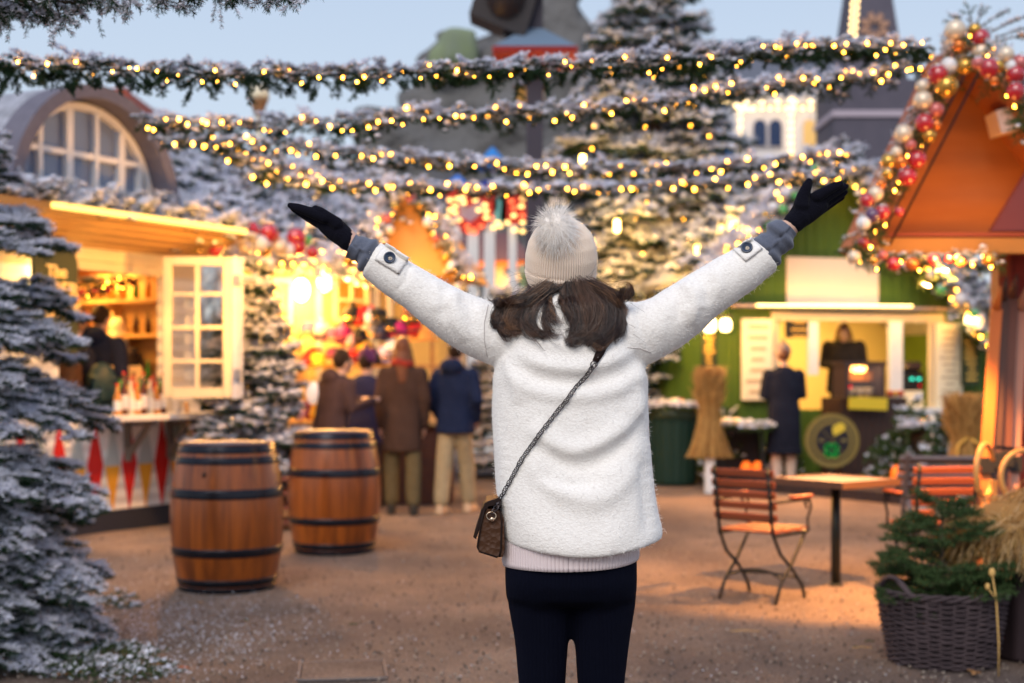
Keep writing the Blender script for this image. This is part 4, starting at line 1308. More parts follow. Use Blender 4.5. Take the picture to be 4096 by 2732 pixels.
# ================================================================ frames: wall planes standing at a slant to the view
class Plane:
    """Local x runs along the wall, local y away from the viewer into the building, z up."""
    def __init__(s, x0, y0, dx, dy):
        l = math.hypot(dx, dy); s.o = Vector((x0, y0, 0)); s.u = Vector((dx / l, dy / l, 0)); s.n = Vector((-dy / l, dx / l, 0))
        s.rot = math.atan2(dy, dx)
    def uz(s, px, py, off=0.0):
        """local (x, z) of the wall point seen at a pixel, on the plane y = off"""
        k = (px - 2048) / F
        o = s.o + s.n * off
        # o.x + u.x t = k (o.y + u.y t)
        t = (k * o.y - o.x) / (s.u.x - k * s.u.y)
        Y = o.y + s.u.y * t
        return t, CAMZ + (HOR - py) / F * Y
    def L(s, px, py, off=0.0):
        t, z = s.uz(px, py, off); return Vector((t, off, z))
    def root(s, name, label, cat, group=None, at_=(0, 0)):
        t = thing(name, label, cat, s.o + s.u * at_[0] + s.n * at_[1], s.rot, group); return t
    def world(s, v):
        return s.o + s.u * v[0] + s.n * v[1] + Vector((0, 0, v[2]))

def lamp(name, loc, energy, col=(1, .46, .09), size=.08, parent=None):
    l = bpy.data.lights.new(name, 'POINT'); l.energy = energy; l.color = col; l.shadow_soft_size = size
    o = bpy.data.objects.new(name, l); COL.objects.link(o); o.location = loc
    return o
def area(name, loc, energy, sx_, sy_, rot, col=(1, .46, .09)):
    l = bpy.data.lights.new(name, 'AREA'); l.shape = 'RECTANGLE'; l.size = sx_; l.size_y = sy_; l.energy = energy; l.color = col
    o = bpy.data.objects.new(name, l); COL.objects.link(o); o.location = loc; o.rotation_euler = rot
    return o

M_CREAM = mat('cream_paint', (.68, .56, .36), .55, noise=(6, .9, (.60, .48, .30)))
M_WHITE = mat('white_paint', (.78, .77, .76), .5, noise=(8, .9, (.70, .68, .66)))
M_WHITEB = mat('white_boards', (.78, .76, .74), .55, bump=(2.6, .01, 'wavez'))
M_GREYR = mat('grey_shingle', (.13, .115, .13), .8, noise=(14, .8, (.19, .17, .19)), bump=(40, .01))
M_DARK = mat('dark_plinth', (.03, .032, .045), .7)
M_GLASS = mat('blue_grey_pane', (.16, .20, .30), .12, spec=.6)
M_WARMW = mat('warm_wood', (.45, .26, .10), .55, noise=(8, .8, (.55, .34, .14), (1, 1, 8)))
M_RED = mat('bunting_red', (.60, .02, .015), .6)
M_YEL = mat('bunting_yellow', (.80, .36, .03), .6)
M_PGREY = mat('bunting_grey', (.42, .47, .46), .6)
M_BLACK = mat('matt_black', (.012, .012, .014), .6)
M_SNOWR = mat('snowy_roof', (.55, .56, .64), .9, noise=(9, .6, (.22, .23, .26)), bump=(12, .12))
TUBE = glow('neon_tube', (1.0, .60, .14), 3.2)
LAMPG = glow('lamp_glow', (1.0, .72, .30), 12)
RED_G = mat('bauble_red', (.42, .012, .02), .18, coat=1, spec=.6)
GOLD_G = mat('bauble_gold', (.62, .36, .08), .22, .75)
CHAMP_G = mat('bauble_champagne', (.72, .60, .46), .35, .3)
PINK_G = mat('bauble_rose', (.50, .13, .12), .3, .2, coat=.6)
GREEN_G = mat('bauble_green', (.08, .36, .10), .25, coat=.8)
WHITE_G = mat('bauble_white', (.72, .70, .70), .35, coat=.4)
PURP_G = mat('bauble_plum', (.10, .05, .12), .25, coat=.8)
M_CAP = mat('bauble_cap', (.4, .35, .2), .3, 1)
BM = {}
def bauble(p, r, m, root, frost=True):
    """p world; a ball with its cap and a frosting of snow on top."""
    key = (m.name, frost)
    if key not in BM:
        b = MB(); b.ball((0, 0, 0), 1, 0, 20)
        b.tube([(0, 0, .95), (0, 0, 1.14)], .17, 8, 1)
        if frost:
            q_ = MB(); q_.ball((0, 0, .06), (.99, .99, .985), 2, 20)
            vs = q_.v; n0 = len(b.v)
            keep = [f for f in q_.f if all(vs[i][2] > .80 + .12 * math.sin(5 * vs[i][0] + 7 * vs[i][1]) for i in f)]
            b.v += vs; b.f += [tuple(n0 + i for i in f) for f in keep]; b.m += [2] * len(keep); b.sm += [True] * len(keep)
        me = bpy.data.meshes.new('bauble'); me.from_pydata(b.v, [], b.f)
        for mm in (m, M_CAP, SNOW): me.materials.append(mm)
        me.polygons.foreach_set('material_index', b.m); me.polygons.foreach_set('use_smooth', [True] * len(b.f)); me.update(); BM[key] = me
    o = bpy.data.objects.new('bauble', BM[key]); COL.objects.link(o); o.parent = root
    o.location = root_inv(root) @ Vector(p); o.scale = (r, r, r); o.rotation_euler = (random.uniform(-.5, .5), random.uniform(-.5, .5), random.uniform(0, 6))
    return o

# ================================================================ drinks hut at the left with an arched dormer
F1 = Plane(-3.34, 13.2, .81, 1.5)
hut = F1.root('market_hut', 'white drinks hut with arched grey dormer, yellow lit opening and red and yellow flags', 'hut')
def u1(px, Y=None): return F1.uz(px, 0)[0]
uL, uC = -2.9, F1.uz(800, 0)[0]
zc = 1.02
wl = MB()      # front wall under the counter and around the opening
wl.box(((uL + uC) / 2, .04, .62), (uC - uL, .08, .86))
oL, oR = F1.uz(235, 0)[0], F1.uz(655, 0)[0]
wl.box(((uL + oL) / 2, .04, 1.80), (oL - uL, .08, 1.5)); wl.box(((oR + uC) / 2, .04, 1.80), (uC - oR, .08, 1.5))
wl.box(((uL + uC) / 2, .04, 2.62), (uC - uL, .08, .30))
wl.box((uC - .04, 1.3, 1.47), (.08, 2.44, 2.6))
wl.box(((uL + uC) / 2, 2.5, 1.47), (uC - uL, .06, 2.6))
wl.build('wall', M_WHITEB, hut)
MB().box(((uL + uC) / 2, .02, .095), (uC - uL + .04, .12, .19)).build('plinth', M_DARK, hut)
MB().box(((uL + uC) / 2, 1.3, .2), (uC - uL - .1, 2.4, .03)).build('floor_board', M_WARMW, hut)
il = MB(); il.box(((uL + uC) / 2, 1.25, 2.50), (uC - uL - .1, 2.4, .03)); il.box(((uL + uC) / 2, 2.42, 1.4), (uC - uL - .2, .03, 2.2)); il.box((uC - .12, 1.3, 1.4), (.03, 2.3, 2.2))
il.build('lining', M_WARMW, hut)
# awning flap and its lit tube, boards above the opening
e1, e2 = F1.L(140, 868), F1.L(815, 925)
aw = MB()
aw.prism([(-.50, 2.80), (.0, 2.80), (.0, 2.50), (-.50, 2.74)], uL, uC + .10, 0, 'x')
aw.build('eave', mat('amber_soffit', (.40, .22, .08), .65, noise=(5, .8, (.50, .29, .11), (1, 9, 9)), bump=(3, .02, 'wavey')), hut)
MB().tube([(e1.x - .3, -.52, 2.77), (uC + .05, -.52, 2.77)], .026, 8).build('light_tube', TUBE, hut)
bd = MB()
for k in range(3): bd.box(((uL + uC) / 2, -.012 - .004 * k, 2.36 + .085 * k), (uC - uL, .02, .08))
bd.build('fascia_board', M_CREAM, hut)
# counter with shelf brackets and boards
ct = MB(); cl_ = F1.uz(495, 0, -.5)[0]; ct.box(((cl_ + uC) / 2 + .06, -.18, zc), (uC - cl_ + .12, .50, .05))
ct.build('counter', M_WHITE, hut, bevel=.008)
for u_ in (oL + .80, oL + 1.35, oL + 1.8):
    br = MB(); br.bar((u_, -.03, .62), (u_, -.03, zc - .03), .05, .05); br.bar((u_, -.03, .66), (u_, -.30, zc - .04), .045, .045); br.bar((u_, -.03, zc - .05), (u_, -.36, zc - .05), .045, .045)
    br.build('bracket', mat('grey_wood', (.2, .17, .14), .8), hut)
# painted pennants
fl = MB()
zt, s_ = .95, .185
def pen(px_, top, m): fl.prism([(px_ - s_ / 2, top), (px_ + s_ / 2, top), (px_, top - .40)], -.012, -.004, m)
cols = [1, 0, 1, 0, 1, 0, 1, 0, 1, 0, 1, 0, 1, 0]
k = 0; u_ = uC - .12
while u_ > uL:
    pen(u_, .585, (0, 1)[k % 2]); fl.prism([(u_ - s_ / 2 - .005, .585), (u_ + s_ / 2 + .005, .585), (u_, .99)], -.012, -.004, (2, 0)[(k + 1) % 2])
    u_ -= .212; k += 1
fl.build('pennant', [M_RED, M_YEL, M_PGREY], hut)
# dormer: arched front, moulded rim, window, vaulted roof
cx_, Rw, hh, zb = -.80, 1.02, 1.10, 2.83
def arc(r_, h_, n=26, a0=0, a1=PI, c=cx_, z=zb): return [(c + r_ * math.cos(a0 + (a1 - a0) * i / n), z + h_ * math.sin(a0 + (a1 - a0) * i / n)) for i in range(n + 1)]
dm = MB(); o_, i_ = arc(Rw, hh), arc(Rw - .115, hh - .115)
rim = MB()
for a in range(len(o_) - 1):
    P4 = [o_[a], o_[a + 1], i_[a + 1], i_[a]]
    rim.prism(P4, -.16, .12)
rim.box((cx_ + Rw - .055, -.02, 2.70), (.11, .26, .30)); rim.box((cx_ - Rw + .055, -.02, 2.70), (.11, .26, .30))
rim.build('dormer_rim', mat('grey_felt', (.10, .095, .125), .85, noise=(10, .8, (.17, .16, .20))), hut)
MB().prism([(x, z) for x, z in i_], .10, .16).build('dormer_wall', M_GREYR, hut)
vt = MB(); N = len(o_)
vs = [(x, .12, z) for x, z in o_] + [(x, 2.6, z) for x, z in o_]
vt.add(vs, [(i, i + 1, N + i + 1, N + i) for i in range(N - 1)], 0, True)
vt.build('dormer_roof', M_SNOWR, hut)
zw = zb + .10
wi = MB(); w1, w2 = arc(.86, .86, z=zw), arc(.80, .80, z=zw)
for a in range(len(w1) - 1): wi.prism([w1[a], w1[a + 1], w2[a + 1], w2[a]], .03, .10)
wi.box((cx_, .065, zw - .03), (1.76, .08, .08))
for d_, w_ in ((-.52, .045), (-.19, .075), (.13, .045), (.44, .075), (.68, .04)): wi.box((cx_ + d_, .06, zw + math.sqrt(max(.01, .8 ** 2 - d_ ** 2)) / 2), (w_, .07, math.sqrt(.8 ** 2 - d_ ** 2)))
wi.box((cx_, .062, zw + .40), (1.40, .06, .05))
wf = wi.build('window', M_WHITE, hut)
MB().prism([(x, z) for x, z in w2], .085, .098).build('pane', M_GLASS, wf)
# main roof behind the dormer, snowy
rf = MB(); rf.prism([(-.45, 2.80), (1.3, 3.75), (3.0, 2.75)], uL, uC + .15, 0, 'x'); rf.build('roof', M_SNOWR, hut)
# frosted bedding under the dormer
segs = []; tw = []; r = random.Random(31)
for k in range(330):
    u_ = r.uniform(uL, uC + .05); p = (u_, r.uniform(-.5, -.05), r.uniform(2.76, 2.90) - (.05 if u_ > .1 else 0))
    spray(p, (r.uniform(-1, 1), r.uniform(-1, .2), r.uniform(-.3, .8)), r.uniform(.08, .2), segs, tw, r, 1, 1.2, .4)
foliage('frosted_bedding', segs, hut, None, 1600, .032, nl=.03, dens=300, snow=.5, nw=.003)
# opened window leaf of the hut, facing us
lf = thing('window_leaf', 'yellow lit glazed window leaf swung open above the drinks counter', 'window', tuple(at(790, 1310, 12.75)), R(4))
W2, H2 = .60, 1.26
fr = MB()
for sx_ in (-1, 1): fr.box((sx_ * (W2 / 2 - .035), 0, 0), (.075, .05, H2), bev=.006)
fr.box((0, 0, H2 / 2 - .035), (W2 - .15, .048, .075)); fr.box((0, 0, -H2 / 2 + .045), (W2 - .15, .048, .09))
fr.box((.0, 0, 0), (.035, .04, H2 - .16))
for k in (-.30, 0, .30): fr.box((0, .002, k), (W2 - .15, .036, .03))
fr.build('frame', M_CREAM, lf)
gl = mat('pane_clear', (.9, .8, .6), .05, trans=1, alpha=.35)
MB().box((0, .008, 0), (W2 - .14, .006, H2 - .14)).build('pane', gl, lf)
cards = MB()
for k in range(5): cards.box((-.075, .03, .22 - .16 * k), (.085, .006, .10))
cards.build('price_card', M_WHITE, lf)
hg = MB(); hg.box((W2 / 2 + .035, .02, 0), (.06, .06, H2 + .02)); hg.box((W2 / 2 + .085, .03, 0), (.03, .05, H2)); hg.build('hinge_post', mat('grey_blue_paint', (.42, .43, .48), .5), lf)
for k in (-.42, .42): MB().box((W2 / 2 + .055, -.012, k), (.06, .03, .10)).build('hinge', mat('steel_grey', (.2, .22, .27), .4, .6), lf)

# sign board at the left post of the hut
sg = F1.root('sign', 'dark green arched sign with orange cider house lettering on the drinks hut', 'sign', at_=(F1.uz(225, 0, -.42)[0], -.42))
MB().prism([(-.24, -.42), (.24, -.42), (.24, .30)] + [(.24 * math.cos(a), .30 + .20 * math.sin(a)) for a in np.linspace(.2, PI - .2, 9)] + [(-.24, .30)], 0, .03).build('board', mat('sign_green', (.035, .045, .012), .6), sg)
M_LET = mat('sign_letter_cream', (.85, .55, .18), .5, emit=(1, .5, .12), es=.5)
sg.location.z = 2.0
for tx, z_, sz, k_ in (('The', .20, .14, 1), ('CIDER', .045, .165, 1), ('HOUSE', -.13, .165, 1), ('BAR', -.25, .07, 1)):
    text(tx, sz, M_LET, 'lettering', sg, (0, -.006, z_), extr=.004, sx=k_)
# lantern lamp above the sign
lm = thing('wall_lamp', 'blazing white rectangular lamp at the left post of the drinks hut', 'lamp', tuple(at(192, 1180, 11.9)))
MB().box((0, 0, .12), (.17, .14, .36), bev=.02).build('lamp_shade', LAMPG, lm); MB().box((0, 0, .32), (.20, .17, .03)).build('cap', M_BLACK, lm)
lamp('hut_lamp_light', at(205, 1150, 11.6), 22, size=.1)
area('hut_inner_light', F1.world(((oL + oR) / 2 + .3, 1.0, 2.4)), 115, 1.6, .6, (0, 0, F1.rot), (1, .46, .09))
area('hut_awning_light', F1.world(((oL + uC) / 2, -.35, 2.68)), 30, 1.8, .1, (0, 0, F1.rot), (1, .48, .10))

# inside the hut: back shelf with glasses, bottles, garland of red ribbons
sh = F1.root('shelf', 'wooden shelf of glasses and bottles on the end wall inside the drinks hut', 'shelf', at_=(uC - .26, 1.1))
s1 = MB()
for z_ in (1.30, 1.78, 2.12): s1.box((0, .1, z_), (.22, 2.0, .035))
for y_ in (-.9, -.2, .5, 1.1): s1.box((0.02, y_, 1.7), (.20, .03, 1.0))
s1.build('board', M_WARMW, sh)
r = random.Random(8)
gms = [mat('amber_glass', (.5, .2, .03), .1, trans=.4), mat('cream_label', (.8, .65, .4), .4), mat('green_glass', (.03, .16, .03), .1), mat('dark_glass', (.05, .02, .01), .1)]
for z_ in (1.32, 1.80, 2.14):
    for k in range(13):
        y_ = -.85 + k * .155; MB().lathe([(.03, z_), (.03, z_ + .12), (.012, z_ + .17), (.012, z_ + .22)], 8, 0, (-.02, y_, 0)).build('glass', gms[r.randrange(4)], sh)
bcol = [('amber', (.55, .22, .03)), ('green', (.03, .22, .05)), ('brown', (.10, .035, .015)), ('golden', (.7, .40, .06)), ('clear', (.7, .62, .45)), ('red', (.4, .04, .02))]
for k in range(15):
    nm, c_ = bcol[k % 6]
    px_ = 470 + k * 13; off = -.20 + .16 * (k % 2)
    l_ = F1.L(px_, 1570, off)
    b = F1.root('bottle', '%s glass bottle with pale label, among the bottles on the drinks counter' % nm, 'bottle', 'bottles on the drinks counter', at_=(l_.x, off)); b.location.z = zc + .026
    if k >= 6: b['label'] = '%s glass bottle with pale label, among the bottles on the drinks counter' % nm
    h_ = .26 + .05 * ((k * 7) % 3)
    MB().lathe([(.034, 0), (.036, .01), (.036, h_ * .6), (.014, h_ * .78), (.013, h_)], 12).build('glass', mat('bottle_' + nm, c_, .08, coat=.5), b)
    MB().lathe([(.0365, h_ * .15), (.0370, h_ * .16), (.0370, h_ * .48), (.0365, h_ * .49)], 12, cap=False).build('label', M_WHITE, b)
    MB().lathe([(.015, h_), (.015, h_ + .02)], 8).build('cap', M_BLACK if k % 2 else M_RED, b)
tb_ = F1.root('menu_stand', 'cream card menu standing behind the bottles on the drinks counter', 'menu', at_=(F1.uz(560, 0)[0], .18)); tb_.location.z = zc + .026
MB().box((0, 0, .3), (.45, .02, .28), rot=Matrix.Rotation(R(-8), 4, 'X')).build('card', mat('warm_card', (.75, .55, .28), .6), tb_); MB().box((0, .05, .08), (.1, .1, .16)).build('foot', M_WARMW, tb_)
cp = F1.root('cup', 'white paper cup standing alone on the drinks counter', 'cup', at_=(F1.uz(612, 0)[0], -.30)); cp.location.z = zc + .026
MB().lathe([(.032, 0), (.045, .12), (.047, .122), (.043, .118), (.031, .006)], 14).build('cup_body', M_WHITE, cp)
ig = [F1.world((oL + (oR - oL) * f_, .35, 2.35 - .12 * math.sin(f_ * PI))) for f_ in (0, .25, .5, .75, 1)]
gi = garland('dark garland with red bows inside the top of the drinks hut opening', ig, .10, 14, 61, .12, .13, .6, 1.2, .5, 1.0, 0, group=None)
for k in range(9): 
    p = ig[min(4, k // 2)].lerp(ig[min(4, k // 2 + 1)], .5 * (k % 2)) + Vector((0, -.1, -.08)); bauble(p, .035, RED_G, gi, False)

# ================================================================ people in the distance
M_HAIRD = mat('dark_hair', (.03, .018, .012), .6, spec=.1); M_HAIRB = mat('auburn_hair', (.10, .035, .018), .55, noise=(40, .8, (.18, .07, .03), (1, 1, .2))); M_HAIRW = mat('pale_blond_hair', (.62, .50, .36), .6)
def person(label, x, y, face, H=1.72, coat=(.02, .02, .03), coat_len=.5, legs=(.02, .02, .03), hair='short', hairm=None, hatc=None, arms='down', lean=0.0, shoe=(.02, .015, .01), girth=1.0, hood=False, scarf=None, skirt=False, wide_legs=1.0, head_turn=0.0, head_down=0.0, sleeve=None, stance=.09, bend=.0, stride=.0):
    """face: direction looked at (radians, 0 = away from the camera along +y, turning left-handed); coat_len: hem height fraction."""
    t = thing('person', label, 'person', (x, y, 0), face)
    g = girth; k = H / 1.72
    fwd = lambda z: lean * max(0, z - .9)          # leaning forward above the hips
    def J(px_, py_, z): return Vector((px_, py_ + fwd(z), z)) * 1.0
    hip, sh_, nk = .90 * k, 1.40 * k, 1.48 * k
    hc = J(0, .03 + .06 * head_down, 1.61 * k - .04 * head_down)
    HR = Matrix.Translation(hc) @ Matrix.Rotation(head_turn, 4, 'Z') @ Matrix.Rotation(-.6 * head_down, 4, 'X')
    # arm joints
    A = {}
    for s_ in (-1, 1):
        s0 = J(s_ * .185 * g, 0, sh_ - .02)
        if arms == 'down': e_, h_ = J(s_ * .24 * g, -.02, 1.12 * k), J(s_ * .23 * g, .06, .86 * k)
        elif arms == 'pockets': e_, h_ = J(s_ * .27 * g, -.06, 1.13 * k), J(s_ * .20 * g, .10, .93 * k)
        elif arms == 'front': e_, h_ = J(s_ * .24 * g, .02, 1.13 * k), J(s_ * .09, .26, 1.12 * k)
        elif arms == 'reach': e_, h_ = (J(s_ * .25 * g, .05, 1.15 * k), J(s_ * .12, .38, 1.22 * k))
        elif arms == 'side': e_, h_ = (J(s_ * .26, .04, 1.15 * k), J(s_ * .10 + .34, .22, 1.16 * k)) if s_ > 0 else (J(-.22, .02, 1.12 * k), J(.10, .28, 1.10 * k))
        A[s_] = (s0, e_, h_)
    mb = MB()
    limb(mb, [J(0, 0, hip), J(0, .0, 1.15 * k), J(0, 0, sh_ - .06)], [.12, .11, .13], flat=.75, fdir=(0, 1, 0))
    limb(mb, [J(0, 0, sh_), hc - Vector((0, 0, .07))], [.055, .05])
    mb.M = HR
    mb.ball((0, 0, .02), (.074, .092, .108), n=14); mb.ball((0, .035, -.05), (.050, .052, .05), n=10); mb.ball((0, .10, -.02), (.012, .02, .02), n=8)
    mb.ball((.075, 0, -.01), (.012, .02, .03), n=8); mb.ball((-.075, 0, -.01), (.012, .02, .03), n=8); mb.ball((0, .084, -.055), (.024, .012, .008), n=8)
    mb.M = Matrix()
    for s_ in (-1, 1):
        s0, e_, h_ = A[s_]
        limb(mb, [s0, e_, h_], [.045, .036, .026])
        d = (h_ - e_).normalized(); pm = h_ + d * .06
        limb(mb, [h_, pm], [.028, .030], flat=.7, fdir=(1, 0, 0))
        sd = Vector((0, 1, 0)) if abs(d.y) < .7 else Vector((1, 0, 0))
        for q_ in range(4):
            o_ = sd * (.022 - .0145 * q_)
            limb(mb, [pm + o_, pm + o_ + d * .045 + Vector((-s_ * .008, 0, 0)), pm + o_ + d * (.072 - .006 * abs(q_ - 1.3)) + Vector((-s_ * .02, 0, 0))], [.0095, .009, .0075], 6)
        limb(mb, [h_ + sd * .022, h_ + sd * .045 + d * .03, h_ + sd * .05 + d * .055], [.012, .0105, .008], 6)
        x0 = s_ * stance
        sy_ = s_ * stride
        limb(mb, [J(s_ * .085, 0, hip - .04), (x0, bend * .5 + sy_ * .6, .48 * k), (x0, sy_ - .01, .10)], [.07, .045, .035])
    remesh(mb, 'body', M_SKIN, t, .014, 2)
    for s_ in (-1, 1):
        e_ = MB().ball(HR @ Vector((s_ * .03, .082, .01)), .012, n=8).build('eye', M_EYE, t)
    # trousers
    mt_ = mat('cloth_%d_%d_%d' % tuple(int(c * 999) for c in legs), legs, .9, spec=.06, noise=(14, .8, tuple(min(1, c * 1.6 + .01) for c in legs)))
    mb = MB(); loft(mb, [(J(0, 0, hip + .10), .155 * g, .11 * g), (J(0, 0, hip), .175 * g, .125 * g), (J(0, 0, hip - .10), .17 * g, .115 * g)], 20)
    for s_ in (-1, 1):
        limb(mb, [J(s_ * .085 * g, 0, hip - .05), (s_ * stance, bend * .5 + .01 + s_ * stride * .6, .50 * k), (s_ * stance, s_ * stride, .14)], [.092 * g, .072 * wide_legs, .066 * wide_legs], 16)
    remesh(mb, 'trousers', mt_, t, .016, 3, .5, lambda V, N: V + N * (vnoise(V, 30, 3) * .006)[:, None])
    ms = mat('shoe_%d' % int(shoe[0] * 999), shoe, .5)
    for s_ in (-1, 1):
        mb = MB(); yo = s_ * stride; limb(mb, [(s_ * stance, yo - .03, .055), (s_ * stance * 1.1, yo + .13, .042)], [.048, .040]); limb(mb, [(s_ * stance, yo - .02, .05), (s_ * stance, yo - .02, .13)], [.045, .042])
        mb.box((s_ * stance * 1.05, yo + .05, .014), (.085, .26, .028))
        remesh(mb, 'shoe', ms, t, .012, 2)
    # coat
    mc = mat('coat_%d_%d_%d' % tuple(int(c * 999) for c in coat), coat, .9, spec=.06, noise=(9, .8, tuple(min(1, c * 1.7 + .006) for c in coat)))
    hem = coat_len * k
    mb = MB()
    loft(mb, [(J(0, 0, 1.49 * k), .07 * g, .065 * g), (J(0, -.01, 1.45 * k), .13 * g, .09 * g), (J(0, 0, 1.40 * k), .19 * g, .115 * g), (J(0, 0, 1.28 * k), .20 * g, .13 * g), (J(0, 0, 1.08 * k), .185 * g, .13 * g), (J(0, 0, .92 * k), .20 * g, .145 * g), (J(0, 0, max(hem, .5)), .215 * g, .155 * g)] + ([(J(0, 0, hem), .23 * g, .165 * g)] if hem < .5 else []), 28)
    for s_ in (-1, 1):
        s0, e_, h_ = A[s_]
        limb(mb, [s0, e_, h_ - (h_ - e_).normalized() * .02], [.080 * g, .062 * g, .048], 14)
    if hood: mb.ball(J(0, -.09, 1.47 * k), (.135, .08, .085), n=14)
    remesh(mb, 'coat', mc, t, .016, 3, .5, lambda V, N: V + N * (vnoise(V, 22, 4) * .008 + vnoise(V, 55, 6) * .003)[:, None])
    # hair / hat
    hm = hairm or M_HAIRD
    mb = MB(); mb.M = HR
    if hair == 'short': mb.ball((0, -.012, .035), (.083, .098, .108), n=14)
    elif hair in ('long', 'pony'):
        mb.ball((0, -.015, .03), (.088, .100, .112), n=14)
        mb.M = Matrix()
        b0 = HR @ Vector((0, -.05, -.02))
        limb(mb, [b0, b0 + Vector((0, -.045, -.12)), b0 + Vector((0, -.075, -.27))], [.085, .082, .05], flat=.7, fdir=(0, 1, 0))
        for s_ in (-1, 1): limb(mb, [HR @ Vector((s_ * .06, -.02, 0)), HR @ Vector((s_ * .085, -.01, -.14)), HR @ Vector((s_ * .09, .0, -.26))], [.04, .04, .02])
    # keep the face free
    ho = remesh(mb, 'hair', hm, t, .010, 2, .5, lambda V, N: V + N * (vnoise(V, 70, 7) * .004)[:, None])
    inv = HR.inverted()
    bmv = ho.data.vertices
    for v in bmv:
        q_ = inv @ v.co
        if q_.y > .045 and q_.z < .06 and abs(q_.x) < .066: v.co = HR @ Vector((q_.x, min(q_.y, .045), q_.z))
    if hatc:
        mh = mat('knit_%d_%d' % (int(hatc[0] * 999), int(hatc[1] * 999)), hatc, .9, bump=(40, .01, 'wavex'))
        mb = MB(); mb.lathe([(.090, .02), (.098, .025), (.098, .075), (.093, .08), (.090, .10), (.075, .14), (.045, .165), (.01, .172)], 24, rot=HR); mb.build('knitted_hat', mh, t)
        MB().ball(HR @ Vector((0, 0, .19)), .028, n=10).build('bobble', mh, t)
    if scarf:
        mb = MB(); pts = [J(.085 * math.cos(a) * g, -.01 + .085 * math.sin(a), 1.485 * k + .012 * math.sin(2 * a)) for a in np.linspace(0, 2 * PI, 15)[:-1]]
        mb.tube(pts, .042, 10, closed=True); mb.build('scarf', mat('scarf_%d' % int(scarf[0] * 999), scarf, .9), t)
    return t

def pp(px, foot): g_ = gnd(px, foot); return g_.x, g_.y
# at the drinks hut (feet hidden by the fir)
def inhut(px, off, *a, **k):
    p = F1.world((F1.uz(px, 0, off)[0], off, 0)); t = person(a[0], p.x, p.y, *a[1:], **k); t.location.z = .215; return t
inhut(398, .42, 'man with short dark hair and navy jacket in the opening of the drinks hut', -.35, 1.82, (.010, .014, .035), .80, (.01, .012, .02), 'short', arms='pockets', hood=True, girth=1.05)
inhut(468, .75, 'person with pale blond hair at the drinks counter, beside the man in navy', -.5, 1.72, (.02, .015, .02), .7, (.012, .012, .02), 'long', M_HAIRW, arms='front')
inhut(300, .55, 'person in tan woollen hat and dark jacket left of the man in navy', -.7, 1.70, (.012, .014, .03), .8, (.01, .01, .02), 'short', hatc=(.55, .30, .14), arms='front')
inhut(262, .30, 'person in brown cap and brown coat nearest the cider sign', -1.0, 1.66, (.05, .025, .015), .7, (.02, .015, .012), 'short', M_HAIRB, hatc=(.16, .08, .045), arms='pockets')
pb = F1.world((F1.uz(408, 0, .20)[0], .20, 1.30))
bk = thing('backpack', 'teal backpack on the back of the man in the navy jacket', 'backpack', tuple(pb), F1.rot - .3)
mb = MB(); mb.ball((0, 0, 0), (.15, .09, .22), n=16); mb.box((0, -.02, -.05), (.26, .12, .28)); remesh(mb, 'bag_body', mat('teal_nylon', (.008, .035, .055), .5), bk, .012, 4); MB().box((0, -.10, -.06), (.18, .03, .14), bev=.012).build('pocket', mat('teal_nylon', (.008, .035, .055), .5), bk)
# by the hat stall
x, y = pp(1610, 2058); person('woman with auburn hair, red scarf and long brown coat by the hat stall', x, y, .05, 1.76, (.045, .026, .020), .62, (.09, .07, .035), 'long', M_HAIRB, arms='down', scarf=(.30, .035, .02), girth=.95, wide_legs=1.15, stride=-.06, stance=.11)
x, y = pp(1820, 2052); person('person in a hooded navy jacket and pale khaki trousers walking off', x, y, -.35, 1.74, (.008, .014, .040), .80, (.25, .20, .12), 'short', arms='pockets', hood=True, girth=.98, wide_legs=1.2, shoe=(.55, .38, .24), stance=.08, stride=.17)
x, y = at(1318, 0, 13.8).x, 13.8; person('person in a quilted grey brown jacket bending towards the hat display', x, y, -.9, 1.62, (.045, .028, .03), .72, (.02, .02, .03), 'short', M_HAIRD, arms='reach', lean=.2, girth=1.05, hood=True)
x, y = at(1462, 0, 15.0).x, 15.0; person('half hidden person in dark blue coat between the jacket and the brown coat', x, y, -.3, 1.62, (.02, .02, .05), .7, (.02, .02, .03), 'short', hatc=(.12, .03, .14), arms='front')
# customer and seller at the green stall
CX, CY = at(3135, 0, 17.6).x, 17.6
person('customer in beige knitted hat and long navy coat at the green cheese stall', CX, CY, .1, 1.74, (.009, .010, .018), .42, (.50, .36, .28), 'short', M_HAIRB, hatc=(.40, .30, .27), arms='front', girth=1.02, shoe=(.5, .4, .3))

